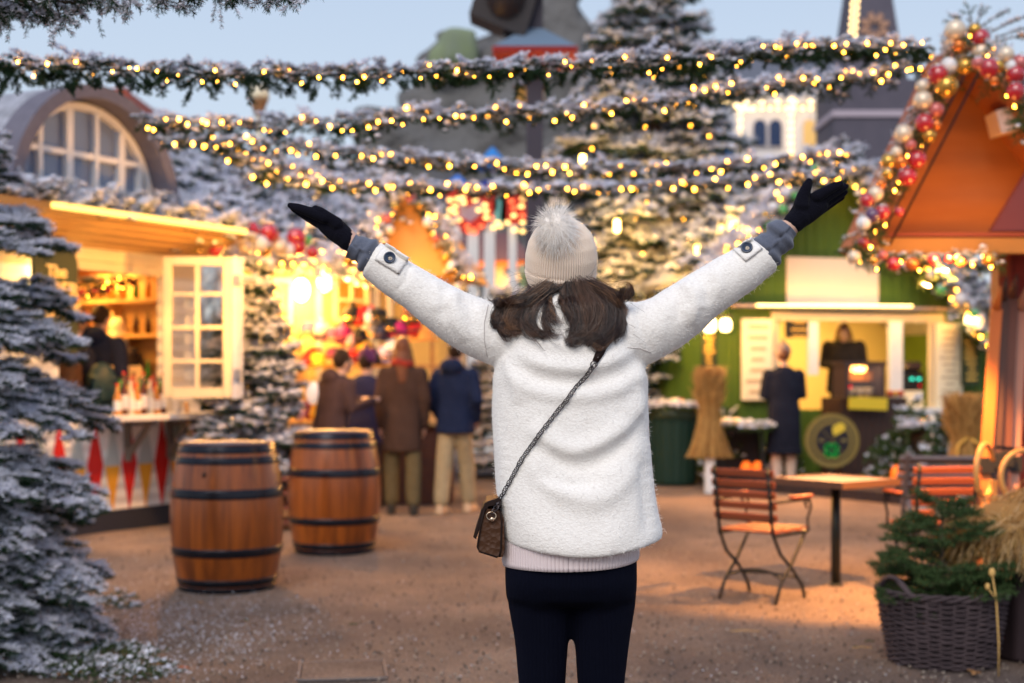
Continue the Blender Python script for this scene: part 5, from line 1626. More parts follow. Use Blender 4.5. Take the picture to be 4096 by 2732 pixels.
# ================================================================ barrels
def wood_barrel():
    m = bpy.data.materials.new('varnished_oak'); m.use_nodes = True; t = m.node_tree; b = t.nodes['Principled BSDF']
    b.inputs['Roughness'].default_value = .32; b.inputs['Coat Weight'].default_value = .15; b.inputs['Coat Roughness'].default_value = .2
    c = t.nodes.new('ShaderNodeTexCoord'); sp = t.nodes.new('ShaderNodeSeparateXYZ'); t.links.new(c.outputs['Object'], sp.inputs[0])
    at2 = t.nodes.new('ShaderNodeMath'); at2.operation = 'ARCTAN2'; t.links.new(sp.outputs['Y'], at2.inputs[0]); t.links.new(sp.outputs['X'], at2.inputs[1])
    mu = t.nodes.new('ShaderNodeMath'); mu.operation = 'MULTIPLY'; mu.inputs[1].default_value = 26 / (2 * PI); t.links.new(at2.outputs[0], mu.inputs[0])
    fl_ = t.nodes.new('ShaderNodeMath'); fl_.operation = 'FLOOR'; t.links.new(mu.outputs[0], fl_.inputs[0])
    wn = t.nodes.new('ShaderNodeTexWhiteNoise'); wn.noise_dimensions = '1D'; t.links.new(fl_.outputs[0], wn.inputs['W'])
    mp = t.nodes.new('ShaderNodeMapping'); mp.inputs['Scale'].default_value = (14, 14, 1.2); t.links.new(c.outputs['Object'], mp.inputs[0])
    nz = t.nodes.new('ShaderNodeTexNoise'); nz.inputs['Scale'].default_value = 2.2; nz.inputs['Detail'].default_value = 7; t.links.new(mp.outputs[0], nz.inputs['Vector'])
    ad = t.nodes.new('ShaderNodeMath'); ad.operation = 'MULTIPLY_ADD'; ad.inputs[1].default_value = .35; t.links.new(wn.outputs[0], ad.inputs[0]); t.links.new(nz.outputs[0], ad.inputs[2])
    r = t.nodes.new('ShaderNodeValToRGB'); r.color_ramp.elements[0].position = .3; r.color_ramp.elements[1].position = .95
    r.color_ramp.elements[0].color = (.085, .016, .002, 1); r.color_ramp.elements[1].color = (.34, .082, .007, 1)
    t.links.new(ad.outputs[0], r.inputs[0])
    fr = t.nodes.new('ShaderNodeMath'); fr.operation = 'FRACT'; t.links.new(mu.outputs[0], fr.inputs[0])
    gp = t.nodes.new('ShaderNodeMath'); gp.operation = 'LESS_THAN'; gp.inputs[1].default_value = .035; t.links.new(fr.outputs[0], gp.inputs[0])
    mx_ = t.nodes.new('ShaderNodeMixRGB'); t.links.new(gp.outputs[0], mx_.inputs[0]); t.links.new(r.outputs[0], mx_.inputs[1]); mx_.inputs[2].default_value = (.05, .015, .005, 1)
    t.links.new(mx_.outputs[0], b.inputs['Base Color'])
    return m
M_OAK = wood_barrel()
M_HOOP = mat('black_steel_hoop', (.012, .013, .018), .25, .6, noise=(7, .8, (.03, .03, .04)))
M_HEAD = mat('barrel_head', (.20, .17, .19), .35, coat=.4, noise=(5, .8, (.30, .25, .26), (1, 9, 1)))
def make_barrel(label, px, Yc, rz=.6, rb=.368, re=.305, H=.955):
    t = thing('barrel', label, 'barrel', ((px - 2048) / F * Yc, Yc, 0), rz, 'oak barrels used as standing tables')
    rr = lambda f_: re + (rb - re) * (1 - (2 * f_ - .98) ** 2 if abs(2 * f_ - .98) < 1 else 0) ** .95
    MB().lathe([(rr(i / 30), .004 + (H - .006) * i / 30) for i in range(31)], 72).build('staves', M_OAK, t)
    MB().lathe([(re * .90, H - .014), (re * .93, H - .004), (re * .99, H + .004)], 48).build('head', M_HEAD, t)
    for a, b in ((.0, .035), (.045, .09), (.245, .30), (.635, .70), (.865, .915), (.94, .995)):
        MB().lathe([(rr(a + (b - a) * i / 4) + .0045, H * (a + (b - a) * i / 4)) for i in range(5)], 72, cap=False).build('hoop', M_HOOP, t).modifiers.new('s', 'SOLIDIFY').thickness = .006
    kn = MB(); kn.ball((rr(.80) * math.cos(-2.4), rr(.80) * math.sin(-2.4), H * .80), (.018, .012, .02), 0, 10); kn.build('bung', mat('dark_oak', (.05, .02, .01), .5), t)
    return t
make_barrel('larger, nearer oak barrel with black hoops, right of the flagged counter', 909, 9.38)
make_barrel('smaller, farther oak barrel with black hoops, just left of the brown coat', 1337, 11.32, 2.45)

# ================================================================ small flocked fir between the hut and the barrels
c = at(1010, 0, 13.3)
tr_, n_ = conifer('fir_tree', 'small flocked fir lit gold by the lamps, behind the two barrels', (c.x, 13.3, 0), 2.35, .52, 1.0, .45, 2.0, .10, seed=12, lumps=300, nl=.026, nd=330, tiers=14, per=12, nw=.0028, lump_r=.03, droop=.2, rise=.35)
MB().bar((-.42, -.2, 0), (-.60, -.1, 1.15), .03, .03).build('stake', M_WARMW, tr_)

# ================================================================ second hut: yellow lit wall, snowy roof with a gable
F2 = Plane(-2.99, 15.5, 2.18, 3.0)
h2 = F2.root('market_hut', 'gift hut with glowing yellow wall, snowy roof and small orange gable behind the hats', 'hut')
M_YWALL = mat('yellow_boards', (.70, .52, .20), .55, bump=(5, .01, 'wavex'))
uA, uB = -.1, F2.uz(1790, 0)[0]
MB().box(((uA + uB) / 2, .05, 1.4), (uB - uA, .1, 2.8)).build('wall', M_YWALL, h2)
MB().box((uB - .05, 1.3, 1.4), (.1, 2.4, 2.8)).build('wall', M_YWALL, h2)
MB().box(((uA + uB) / 2, -.015, 2.62), (uB - uA, .05, .16)).build('fascia_board', M_CREAM, h2)
def window2(px0, px1, y0, y1, cols_, rows, m=M_CREAM, off=-.06, glass=None):
    a, b = F2.uz(px0, y1, off), F2.uz(px1, y0, off)
    z1_ = F2.uz(px0, y0, off)[1]
    zt_, zb_ = (z1_ + b[1]) / 2, a[1]
    w_ = b[0] - a[0]; h_ = zt_ - zb_; cx = (a[0] + b[0]) / 2; cz = (zt_ + zb_) / 2
    f = MB()
    for s_ in (-1, 1): f.box((cx + s_ * (w_ / 2 - .03), off, cz), (.06, .05, h_)); f.box((cx, off - .002, cz + s_ * (h_ / 2 - .03)), (w_, .05, .06))
    for k in range(1, cols_): f.box((cx - w_ / 2 + w_ * k / cols_, off, cz), (.035, .04, h_))
    for k in range(1, rows): f.box((cx, off + .002, cz - h_ / 2 + h_ * k / rows), (w_, .034, .035))
    wf_ = f.build('window', m, h2)
    MB().box((cx, off + .02, cz), (w_ - .05, .008, h_ - .05)).build('pane', glass or mat('amber_pane', (.30, .15, .03), .15), wf_)
window2(1085, 1165, 1110, 1490, 1, 2, glass=mat('yellow_pane', (.7, .5, .15), .2))
window2(1335, 1475, 1110, 1290, 2, 2)
for px_ in (1035, 1060, 1275, 1480, 1505, 1560): MB().box((F2.uz(px_, 0, -.03)[0], -.03, 1.35), (.06, .06, 2.5)).build('post', mat('grey_blue_paint', (.42, .43, .48), .5), h2)
# roof slab
el, er = at(600, 880, 14.3), at(1530, 1050, 17.6); rl, rr_ = at(560, 600, 17.0), at(1530, 700, 20.6)
rfm = MB(); vs = [el, er, rr_, rl] + [v + Vector((0, .05, -.14)) for v in (el, er, rr_, rl)]
rfm.add(vs, [(0, 1, 2, 3), (7, 6, 5, 4), (0, 4, 5, 1), (1, 5, 6, 2), (2, 6, 7, 3), (3, 7, 4, 0)])
attach(rfm.build('roof', M_SNOWR), h2)
segs = []; tw = []; r = random.Random(77); inv2 = root_inv(h2)
for k in range(1500):
    a, b = r.random(), r.random()
    p = el.lerp(er, a).lerp(rl.lerp(rr_, a), b) + Vector((0, 0, .02))
    spray(p, (r.uniform(-1, 1), -r.uniform(.2, 1), r.uniform(-.5, .3)), r.uniform(.15, .32), segs, tw, r, 1, 2.4, .3)
rfo = foliage('roof_frost', segs, None, None, 900, .04, nl=.032, dens=230, snow=.55, nw=.0042); attach(rfo, h2)
# gable
gp = [at(1480, 1090, 16.2), at(1845, 1110, 16.2), at(1620, 770, 16.2)]
gm = MB(); gm.add(gp + [v + Vector((.3, 1.6, 0)) for v in gp], [(0, 1, 2), (5, 4, 3), (0, 3, 4, 1), (1, 4, 5, 2), (2, 5, 3, 0)])
attach(gm.build('gable', mat('apricot_paint', (.62, .30, .08), .6)), h2)
ng = garland('garland with baubles and bulbs framing the small orange gable', [gp[0] + Vector((-.05, -.1, 0)), gp[2] + Vector((0, -.1, .08)), gp[1] + Vector((.08, -.1, -.05))], .10, 30, 91, .35, .15, 1.0, 1.6, .3, 1.6, 300, lump_r=.035, dens=150, group='garlands trimming the hut gables')
r = random.Random(3)
for k in range(16):
    f_ = k / 16; p = (gp[0].lerp(gp[2], f_ * 2) if f_ < .5 else gp[2].lerp(gp[1], f_ * 2 - 1)) + Vector((r.uniform(-.06, .06), -.2, r.uniform(-.05, .08)))
    bauble(p, r.uniform(.045, .065), [CHAMP_G, PINK_G, GOLD_G, WHITE_G][k % 4], ng)
eg = garland('eave garland with red, champagne and white baubles on the gift hut', [at(690, 880, 13.9), at(900, 960, 14.3), at(1120, 1000, 14.8), at(1300, 1035, 15.4), at(1500, 1050, 16.3)], .13, 40, 92, .6, .18, .8, 1.6, .5, 1.5, 600, lump_r=.04, dens=150, group='garlands trimming the hut gables')
for (px_, py_, m_, q_) in [(812, 915, WHITE_G, 38), (845, 975, RED_G, 34), (880, 970, RED_G, 32), (862, 1000, RED_G, 30), (930, 905, CHAMP_G, 36), (960, 935, WHITE_G, 34), (1000, 920, RED_G, 38), (1000, 935, CHAMP_G, 34), (1075, 930, RED_G, 36), (1090, 940, PINK_G, 30), (1040, 975, WHITE_G, 36), (1120, 985, CHAMP_G, 34), (1185, 950, RED_G, 40), (1190, 985, RED_G, 36), (1150, 1000, WHITE_G, 30), (1225, 960, GREEN_G, 24), (1060, 1000, GOLD_G, 28), (780, 990, GOLD_G, 26), (980, 990, CHAMP_G, 30), (900, 935, PINK_G, 28), (1250, 1010, RED_G, 26), (1395, 1040, GOLD_G, 26)]:
    Y_ = 13.5 + (px_ - 780) / 470 * 1.0; bauble(at(px_, py_, Y_), q_ * Y_ / F, m_, eg)
LAMPW = glow('white_hot_lamp', (1.0, .74, .32), 18)
for (px_, py_, r_, Y_, lb) in [(1205, 1160, .13, 15.9, 'blazing globe lamp on the yellow wall beside the tall window'), (1300, 1125, .12, 16.2, 'blazing globe lamp under the gift hut eave, right of the brightest wall'), (1390, 1100, .07, 16.4, 'small bright lamp above the white cross window')]:
    p = at(px_, py_, Y_); l_ = thing('wall_lamp', lb, 'lamp', p); MB().ball((0, 0, 0), (r_ * .7, r_ * .7, r_), n=14).build('globe', LAMPW, l_); MB().box((0, .08, r_ * 1.1), (.05, .25, .04)).build('bracket', M_BLACK, l_)
lamp('gift_lamp_1', at(1205, 1230, 15.55), 180, size=.12); lamp('gift_lamp_2', at(1310, 1180, 15.9), 180, size=.12); lamp('gift_lamp_3', at(1600, 1010, 15.6), 16, (1, .45, .1), size=.12)
lamp('tree_fill', at(1090, 1060, 12.3), 140, (1, .46, .09), size=.1)  # unseen fill added to turn the small fir gold; no fixture stands here

# hat display
HC = {'red': (.55, .02, .02), 'black': (.012, .012, .014), 'purple': (.10, .02, .08), 'white': (.7, .66, .64), 'magenta': (.38, .02, .12), 'navy': (.02, .03, .09), 'brown': (.12, .05, .03), 'orange': (.75, .28, .05), 'yellow': (.8, .42, .04), 'lilac': (.50, .38, .60), 'grey': (.25, .22, .25), 'plum': (.16, .03, .10), 'pink': (.7, .35, .35)}
rk = thing('display_rack', 'upright rack carrying the coloured felt hats in front of the yellow hut', 'rack', (at(1460, 0, 16.0).x, 16.0, 0))
rb = MB()
for x_ in (-.75, 0, .75): rb.box((x_, .1, 1.1), (.05, .05, 2.2))
rb.build('post', M_WARMW, rk)
for z_ in (1.15, 1.5, 1.85): MB().box((0, .08, z_), (1.7, .05, .04)).build('rail', M_WARMW, rk)
hats = [(1235, 1320, 'purple', 0), (1288, 1330, 'grey', 1), (1335, 1345, 'plum', 0), (1375, 1340, 'magenta', 1), (1408, 1262, 'black', 1), (1445, 1268, 'red', 2), (1478, 1285, 'white', 1), (1440, 1345, 'black', 2), (1512, 1262, 'black', 3), (1532, 1330, 'navy', 1), (1566, 1305, 'black', 0), (1598, 1320, 'magenta', 0), (1645, 1262, 'brown', 1), (1660, 1310, 'red', 2), (1690, 1345, 'orange', 4), (1235, 1440, 'red', 2), (1268, 1445, 'yellow', 0), (1455, 1390, 'yellow', 3), (1478, 1425, 'purple', 1), (1510, 1440, 'black', 3), (1545, 1420, 'lilac', 1), (1420, 1420, 'red', 1), (1400, 1370, 'pink', 1), (1570, 1390, 'white', 0), (1340, 1420, 'plum', 3)]
HS = ['round felt', 'knitted', 'pointed elf', 'peaked', 'broad floppy']
used = {}
for k, (px_, py_, cn_, kd) in enumerate(hats):
    p = at(px_, py_, 15.8); key = (cn_, kd)
    row = 'top' if py_ < 1300 else ('middle' if py_ < 1380 else 'bottom')
    side = 'over the quilted jacket' if px_ < 1400 else ('at the centre' if px_ < 1560 else 'over the auburn hair')
    t = thing('hat', '%s %s hat in the %s row of the display, %s' % (cn_, HS[kd], row, side), 'hat', p, 0, 'felt and knitted hats on the display')
    b = MB(); k_ = 1.15
    if kd == 0: b.lathe([(.15, -.06), (.15, -.05), (.10, -.045), (.095, .05), (.07, .09), (.01, .10)], 16)
    elif kd == 1: b.lathe([(.10, -.09), (.105, -.04), (.10, .04), (.07, .09), (.01, .11)], 16); b.ball((0, 0, .125), .035)
    elif kd == 2: b.tube([(0, 0, -.09), (0, 0, -.02), (.01, 0, .05), (.05, 0, .11), (.11, 0, .12)], [.105, .10, .07, .04, .012], 14); b.ball((.125, 0, .11), .022)
    elif kd == 3: b.lathe([(.10, -.05), (.105, .02), (.085, .07), (.01, .085)], 16); b.box((0, -.12, -.04), (.14, .12, .015))
    else: b.lathe([(.19, -.05), (.185, -.04), (.10, -.02), (.095, .06), (.05, .09), (.01, .09)], 18)
    b.build('felt', mat('felt_' + cn_, HC[cn_], .9), t)
    MB().lathe([(.107, -.05), (.108, -.03), (.107, -.02)], 16, cap=False).build('band', mat('band_dark', (.05, .02, .02), .8) if k % 2 else GOLD_G, t)
tbv = thing('stall_table', 'dark draped goods table in front of the gift hut, behind the shoppers', 'table', (at(1430, 0, 15.6).x, 15.6, 0))
MB().box((0, 0, .88), (2.2, .6, .05)).build('table_top', M_WARMW, tbv); MB().box((0, .02, .43), (2.1, .5, .85)).build('drape', mat('dark_drape', (.06, .03, .03), .9, noise=(6, .8, (.12, .05, .03))), tbv)
r = random.Random(5)
for k in range(16):
    p = at(1200 + k * 31, 1500, 15.45); cn_ = r.choice(list(HC)); t = thing('toy', 'small %s soft toy in the row of goods along the draped stall table' % cn_, 'toy', (p.x, 15.45 + r.uniform(-.08, .1), .906), r.uniform(-1, 1), 'soft toys on the stall table')
    b = MB(); b.ball((0, 0, .07), (.06, .05, .07)); b.build('body', mat('felt_' + cn_, HC[cn_], .9), t); MB().ball((0, 0, .16), .045).build('head', mat('felt_' + cn_, HC[cn_], .9), t)
    for s_ in (-1, 1): MB().ball((s_ * .032, 0, .205), .016, n=8).build('ear', mat('felt_' + cn_, HC[cn_], .9), t)
wl_ = thing('paper_lantern', 'white oval paper lantern hanging beside the quilted jacket', 'lantern', tuple(at(1252, 1572, 14.6))); MB().ball((0, 0, 0), (.07, .07, .12), n=14).build('shade', mat('lantern_paper', (.85, .8, .8), .6, emit=(1, .9, .8), es=.4), wl_); MB().tube([(0, 0, .11), (0, 0, .45)], .004, 5).build('string', M_BLACK, wl_)
stp = thing('step_stool', 'dark red wooden step seen between the two barrels', 'step', (at(1150, 0, 12.9).x, 12.9, 0))
for k in range(4): MB().box((0, .0, .08 + .13 * k), (.5, .35, .035)).build('tread', mat('red_brown_wood', (.16, .05, .03), .7), stp)
for s_ in (-1, 1): MB().box((s_ * .24, .0, .25), (.03, .3, .5)).build('side', mat('red_brown_wood', (.16, .05, .03), .7), stp)

# ================================================================ far background
M_ROCK = mat('sprayed_rock', (.10, .10, .105), .95, noise=(.35, .9, (.17, .165, .16)), bump=(1.2, .6))
def rock(name, label, Y, blobs, vox=.45, m=None):
    t = thing(name, label, 'rock', (at(blobs[0][0], 0, Y).x, Y, 0)); mb = MB(); s = F / Y
    for px, y0, wpx in blobs:
        c = at(px, y0, Y); h = c.z; a = wpx / s / 2
        mb.lathe([(a * 1.25, -1), (a * 1.1, h * .4), (a * .85, h * .75), (a * .6, h * .93), (a * .3, h)], 9, c=(c.x, Y + random.uniform(-.5, .5), 0), rot=Matrix.Rotation(px, 4, 'Z'))
    o = remesh(mb, 'crag', m or M_ROCK, None, vox, 1, .5, lambda V, N: V + N * (vnoise(V, .9, 3) * .9 + np.abs(vnoise(V, 1.9, 8)) * 1.6 - .5 + vnoise(V, 3.4, 4) * .45)[:, None])
    attach(o, t); return t
rock('rock_mountain', 'grey green artificial rock mountain rising behind the dark ride pole', 58, [(1800, 90, 320), (1710, 240, 300), (1620, 380, 320), (1530, 520, 340), (1960, 160, 380), (2080, -120, 420), (2250, -160, 400), (2350, 120, 300), (1850, 330, 420), (2100, 500, 600), (1950, 850, 1000)])
mb = MB(); c = at(1790, 130, 55); t = thing('rock_mountain', 'pale mossy boulder crowning the artificial rock mountain', 'rock', (c.x, 55, 0))
mb.box((c.x + .35, 56.5, c.z - .25), (1.3, 1.2, 1.5), rot=.4); mb.box((c.x + .1, 57, c.z - .9), (2.0, 1.4, 1.2), rot=.2); attach(remesh(mb, 'boulder', mat('mossy_rock', (.20, .23, .22), .95, noise=(.9, .8, (.20, .26, .10))), None, .25, 3), t)
# ride tower: pole, awning, dark machine head
t = thing('ride_tower', 'tall dark ride pole with blue grey canopy roof, red valance and black machine head', 'ride', (at(2138, 0, 18.5).x, 18.5, 0)); t.scale = (.84, .84, 1)
MB().box((0, 0, 4.2), (.26, .26, 8.4)).build('pole', mat('pole_purple_grey', (.035, .032, .05), .5), t)
zt = 1.4 + (1500 - 130) / F * 18.5; ze = 1.4 + (1500 - 222) / F * 18.5
mb = MB(); mb.lathe([(1.22 * .74, ze), (.14, zt + .05)], 4, rot=Matrix.Rotation(PI / 4, 4, 'Z')); o = mb.build('canopy', mat('slate_blue_canvas', (.13, .19, .27), .7), t, False)
MB().lathe([(.90, ze - .075), (.915, ze)], 4, rot=Matrix.Rotation(PI / 4, 4, 'Z')).build('valance', mat('valance_red', (.22, .018, .016), .7), t, False)
zm = 1.4 + (1500 - 60) / F * 18.5
mb = MB(); mb.box((-.45, 0, zm + .15), (.9, .7, .75), rot=Matrix.Rotation(.35, 4, 'Y')); mb.tube([(-.45, -.45, zm + .2), (-.45, .45, zm + .2)], .30, 14); mb.box((.1, 0, zm + .42), (1.5, .8, .16)); mb.bar((-.8, 0, zm + .3), (-.2, 0, zm - .45), .2, .2)
mb.build('machine_head', mat('machine_black', (.018, .015, .018), .45), t)
MB().box((.2, -.42, zm + .53), (1.6, .04, .07)).build('trim', mat('ride_red', (.45, .03, .02), .6), t)
t = thing('kiosk', 'small kiosk roof with ochre top and wooden front hanging below the canopy', 'kiosk', (at(2120, 0, 24).x, 24, 0))
zk = 1.4 + (1500 - 385) / F * 24
MB().box((0, 0, zk), (.45, .4, .28)).build('cabin', mat('ochre', (.45, .22, .04), .6), t); MB().box((0, 0, zk / 2 - .1), (.10, .10, zk)).build('stem', M_BLACK, t); MB().lathe([(.4, zk + .14), (.05, zk + .34)], 4, rot=Matrix.Rotation(PI / 4, 4, 'Z')).build('roof', M_GREYR, t, False)

# big frosted fir
c = at(2620, 0, 21)
bf, n_ = conifer('fir_tree', 'towering frosted fir with candle lights filling the sky right of the dark pole', (c.x, 21, 0), 8.6, 1.8, 1.0, .40, 3.6, .30, seed=22, lumps=400, nl=.026, nd=150, tiers=17, per=11, nw=.0034, lump_r=.045, droop=.45)
r = random.Random(9)
for k in range(58):
    a = r.uniform(PI, 2 * PI); u = r.uniform(.30, .98); z = 8.6 * u; rad = 1.75 * (1 - u) ** .85 * r.uniform(.85, 1.0) + .1
    bulb((c.x + math.cos(a) * rad, 21 + math.sin(a) * rad, z), bf, r.uniform(1.1, 1.7))
CND = glow('candle_glow', (1.0, .60, .12), 38)
for (px_, py_, Y_) in [(2468, 905, 19.0), (2925, 915, 18.8), (2330, 645, 19.5), (2790, 1010, 18.9)]:
    p = at(px_, py_, Y_); MB().tube([p - Vector(bf.location) + Vector((0, 0, -.07)), p - Vector(bf.location) + Vector((0, 0, .08))], .032, 8).build('candle_light', CND, bf)
lamp('candle_1', at(2468, 905, 18.7), 100, (1, .52, .08), .08); lamp('candle_2', at(2925, 930, 18.5), 100, (1, .52, .08), .08); lamp('candle_3', at(2330, 645, 19.2), 40, (1, .62, .2), .08)
# lower warm lit frosted fir behind the head
c = at(2450, 0, 20.3)
conifer('fir_tree', 'broad frosted fir glowing gold behind the right shoulder of the white coat', (c.x, 20.3, 0), 3.6, 1.05, 1.0, .42, 3.0, .1, seed=25, lumps=200, nl=.026, nd=170, tiers=10, per=11, nw=.0034, lump_r=.04, droop=.2)
lamp('low_candle', at(2520, 1150, 18.4), 90, (1, .52, .10), .08)
c = at(2040, 0, 19.5); conifer('fir_tree', 'low snowy fir left of the hat, at the foot of the pole', (c.x, 19.5, 0), 2.6, .65, 1.0, .5, 3.0, .1, seed=26, lumps=100, nl=.026, nd=170, tiers=9, per=9, nw=.0034, lump_r=.03)

# marquee ride: red shapes studded with lamps on white posts
MW = glow('marquee_white', (1.0, .62, .20), 4); MR = glow('marquee_red', (1.0, .16, .06), 3)
def ball_part(root, p, r_, m, nm='lamp', sc=(1, 1, 1)):
    o = MB().ball((0, 0, 0), (r_ * sc[0], r_ * sc[1], r_ * sc[2]), n=8).build(nm, m, root); o.location = Vector(p) - root.location; return o
Ym = 26
t = thing('marquee_sign', 'red heart shaped ride sign studded with glowing lamps, behind the left sleeve', 'sign', (at(1870, 0, Ym).x, Ym, 0))
P = [(1780, 760), (1830, 745), (1875, 790), (1920, 740), (1985, 760), (1990, 830), (1950, 900), (1900, 935), (1850, 930), (1800, 860)]
mb = MB(); mb.prism([(at(x, y, Ym).x - t.location.x, at(x, y, Ym).z) for x, y in P], 0, .1); mb.build('panel', mat('ride_red', (.45, .03, .02), .6), t)
mb = MB(); mb.prism([(at(x, y, Ym).x - t.location.x, at(x, y, Ym).z) for x, y in [(1835, 800), (1875, 830), (1925, 800), (1930, 850), (1880, 890), (1840, 860)]], -.02, 0); mb.build('centre_panel', mat('grey_mauve', (.35, .25, .32), .6), t)
for k, (x, y) in enumerate([(1800, 800), (1830, 795), (1820, 825), (1850, 790), (1855, 810), (1800, 840), (1820, 850), (1835, 880), (1900, 800), (1915, 840), (1940, 820), (1945, 845), (1945, 870), (1965, 872), (1870, 905), (1875, 925), (1895, 920), (1925, 905), (1900, 928), (1788, 868), (1810, 885), (1990, 890)]):
    ball_part(t, at(x, y, Ym - .12), .040, MR if k in (13, 14, 17, 15, 16, 18) else MW, sc=(1.3, 1, .9))
for x in (1892, 1958): MB().box((at(x, 0, Ym).x - t.location.x, 0, at(x, 930, Ym).z / 2), (.2, .2, at(x, 930, Ym).z)).build('post', M_WHITE, t)
t = thing('marquee_sign', 'red and teal ride panel with rows of lamps, against the dark pole', 'sign', (at(2050, 0, Ym).x, Ym, 0))
mb = MB(); mb.prism([(at(x, y, Ym).x - t.location.x, at(x, y, Ym).z) for x, y in [(2010, 770), (2105, 755), (2108, 880), (2060, 905), (2000, 880)]], 0, .1); mb.build('panel', mat('ride_red', (.45, .03, .02), .6), t)
MB().box((at(2000, 0, Ym).x - t.location.x, .05, at(0, 840, Ym).z), (.25, .1, .45)).build('teal_panel', mat('teal', (.12, .35, .36), .6), t)
for k, (x, y) in enumerate([(2045, 805), (2055, 832), (2085, 825), (2055, 862), (2090, 862), (2092, 795), (2090, 890), (2030, 890), (2060, 920), (2090, 925), (2000, 905), (1975, 910), (2092, 770), (2092, 745)]):
    ball_part(t, at(x, y, Ym - .12), .040, MR if k in (0, 1, 4) else MW, sc=(1.3, 1, .9))
MB().box((at(2050, 0, Ym).x - t.location.x, .05, at(0, 900, Ym).z / 2), (.15, .15, at(0, 900, Ym).z)).build('post', M_WHITE, t)
t = thing('marquee_sign', 'tilted red ride panel with lamps over the right sleeve', 'sign', (at(3010, 0, Ym).x, Ym, 0))
mb = MB(); mb.prism([(at(x, y, Ym).x - t.location.x, at(x, y, Ym).z) for x, y in [(2930, 760), (3070, 745), (3060, 790), (2985, 850), (2925, 860)]], 0, .1); mb.build('panel', mat('ride_red', (.45, .03, .02), .6), t)
for k, (x, y) in enumerate([(2975, 772), (3030, 760), (3050, 762), (3000, 797), (3052, 785), (2945, 810), (2980, 830), (2950, 838), (3010, 720)]): ball_part(t, at(x, y, Ym - .12), .040, MR if k in (0, 1, 5, 7) else MW, sc=(1.3, 1, .9))
MB().box((at(3010, 0, Ym).x - t.location.x, .05, at(0, 850, Ym).z / 2), (.2, .15, at(0, 850, Ym).z)).build('post', M_WHITE, t)
t = thing('ride_lamp', 'very large round pinkish white lamp glowing below the right garland end', 'lamp', tuple(at(2865, 522, 24)))
MB().ball((0, 0, 0), .085, n=14).build('globe', glow('rosy_lamp', (1.0, .70, .55), 22), t); MB().bar((0, 0, -.08), (0, 0, -t.location.z), .06, .06).build('pole', M_WHITE, t)
# blue canopies of the ride
for k, (px_, py_, w_, h_, col_, lb) in enumerate([(1970, 590, 150, 90, (.03, .20, .55), 'bright blue pointed ride canopy between two garlands, left of the pole'), (1830, 700, 130, 60, (.02, .16, .60), 'round blue ride canopy above the red heart sign'), (1960, 715, 220, 50, (.015, .03, .22), 'dark navy ride canopy right above the red heart sign'), (2900, 590, 160, 80, (.02, .20, .60), 'blue ride canopy in front of the white arcade building')]):
    p = at(px_, py_, 30); t = thing('canopy', lb, 'canopy', (p.x, 30, 0)); s = F / 30
    MB().lathe([(w_ / 2 / s, p.z - h_ / s), (w_ / 2.2 / s, p.z - h_ * .8 / s), (w_ / 5 / s, p.z - h_ * .3 / s), (.03, p.z)], 10).build('cloth', mat('canvas_%d' % k, col_, .7), t)
    MB().box((0, 0, (p.z - h_ / s) / 2), (.1, .1, p.z - h_ / s)).build('pole', M_WHITE, t)
# small pavilion with mauve roof and arches
t = thing('pavilion', 'low pavilion with mauve hipped roof and cream arches behind the left sleeve', 'pavilion', (at(1960, 0, 30).x, 30, 0)); X = t.location.x
Zp = lambda y, Y=30: at(0, y, Y).z
MB().prism([(at(1780, 0, 30).x - X, Zp(1040)), (at(1860, 0, 30).x - X, Zp(930)), (at(2050, 0, 30).x - X, Zp(930)), (at(2130, 0, 30).x - X, Zp(1040))], 0, 2).build('roof', mat('mauve_roof', (.10, .07, .11), .8), t)
MB().box((at(1955, 0, 30).x - X, .3, Zp(1055)), (1.8, .4, .14)).build('beam', mat('orange_beam', (.6, .2, .05), .6), t)
mb = MB()
for px_ in (1830, 1990, 2150): mb.box((at(px_, 0, 30).x - X, .4, Zp(1200) / 2 + .6), (.28, .3, Zp(1080) - .3))
mb.build('pillar', M_CREAM, t)
mb = MB()
for px_ in (1910, 2070):
    cx = at(px_, 0, 30).x - X
    for i in range(12):
        a0, a1 = PI * i / 12, PI * (i + 1) / 12
        mb.prism([(cx + .45 * math.cos(a0), Zp(1180) + .5 * math.sin(a0)), (cx + .45 * math.cos(a1), Zp(1180) + .5 * math.sin(a1)), (cx + .28 * math.cos(a1), Zp(1180) + .33 * math.sin(a1)), (cx + .28 * math.cos(a0), Zp(1180) + .33 * math.sin(a0))], .2, .45)
mb.build('arch', M_CREAM, t)
MB().box((.2, 1.6, 1.2), (2.6, .1, 2.4)).build('wall', mat('pavilion_wall', (.45, .26, .12), .7, noise=(2, .8, (.12, .06, .10))), t)
lamp('pavilion_light', at(1990, 1150, 29.2), 140, (1, .5, .15), .2)
gb = thing('utility_box', 'plain sage green box at the foot of the dark pole, left of the hat', 'box', (at(2110, 0, 21).x, 21, 0)); MB().box((0, 0, 1.45), (.22, .2, 2.9), bev=.02).build('cabinet', mat('sage_paint', (.14, .24, .15), .6), gb); MB().box((0, 0, 2.95), (.26, .24, .14)).build('lid', mat('sage_light', (.25, .33, .30), .6), gb)

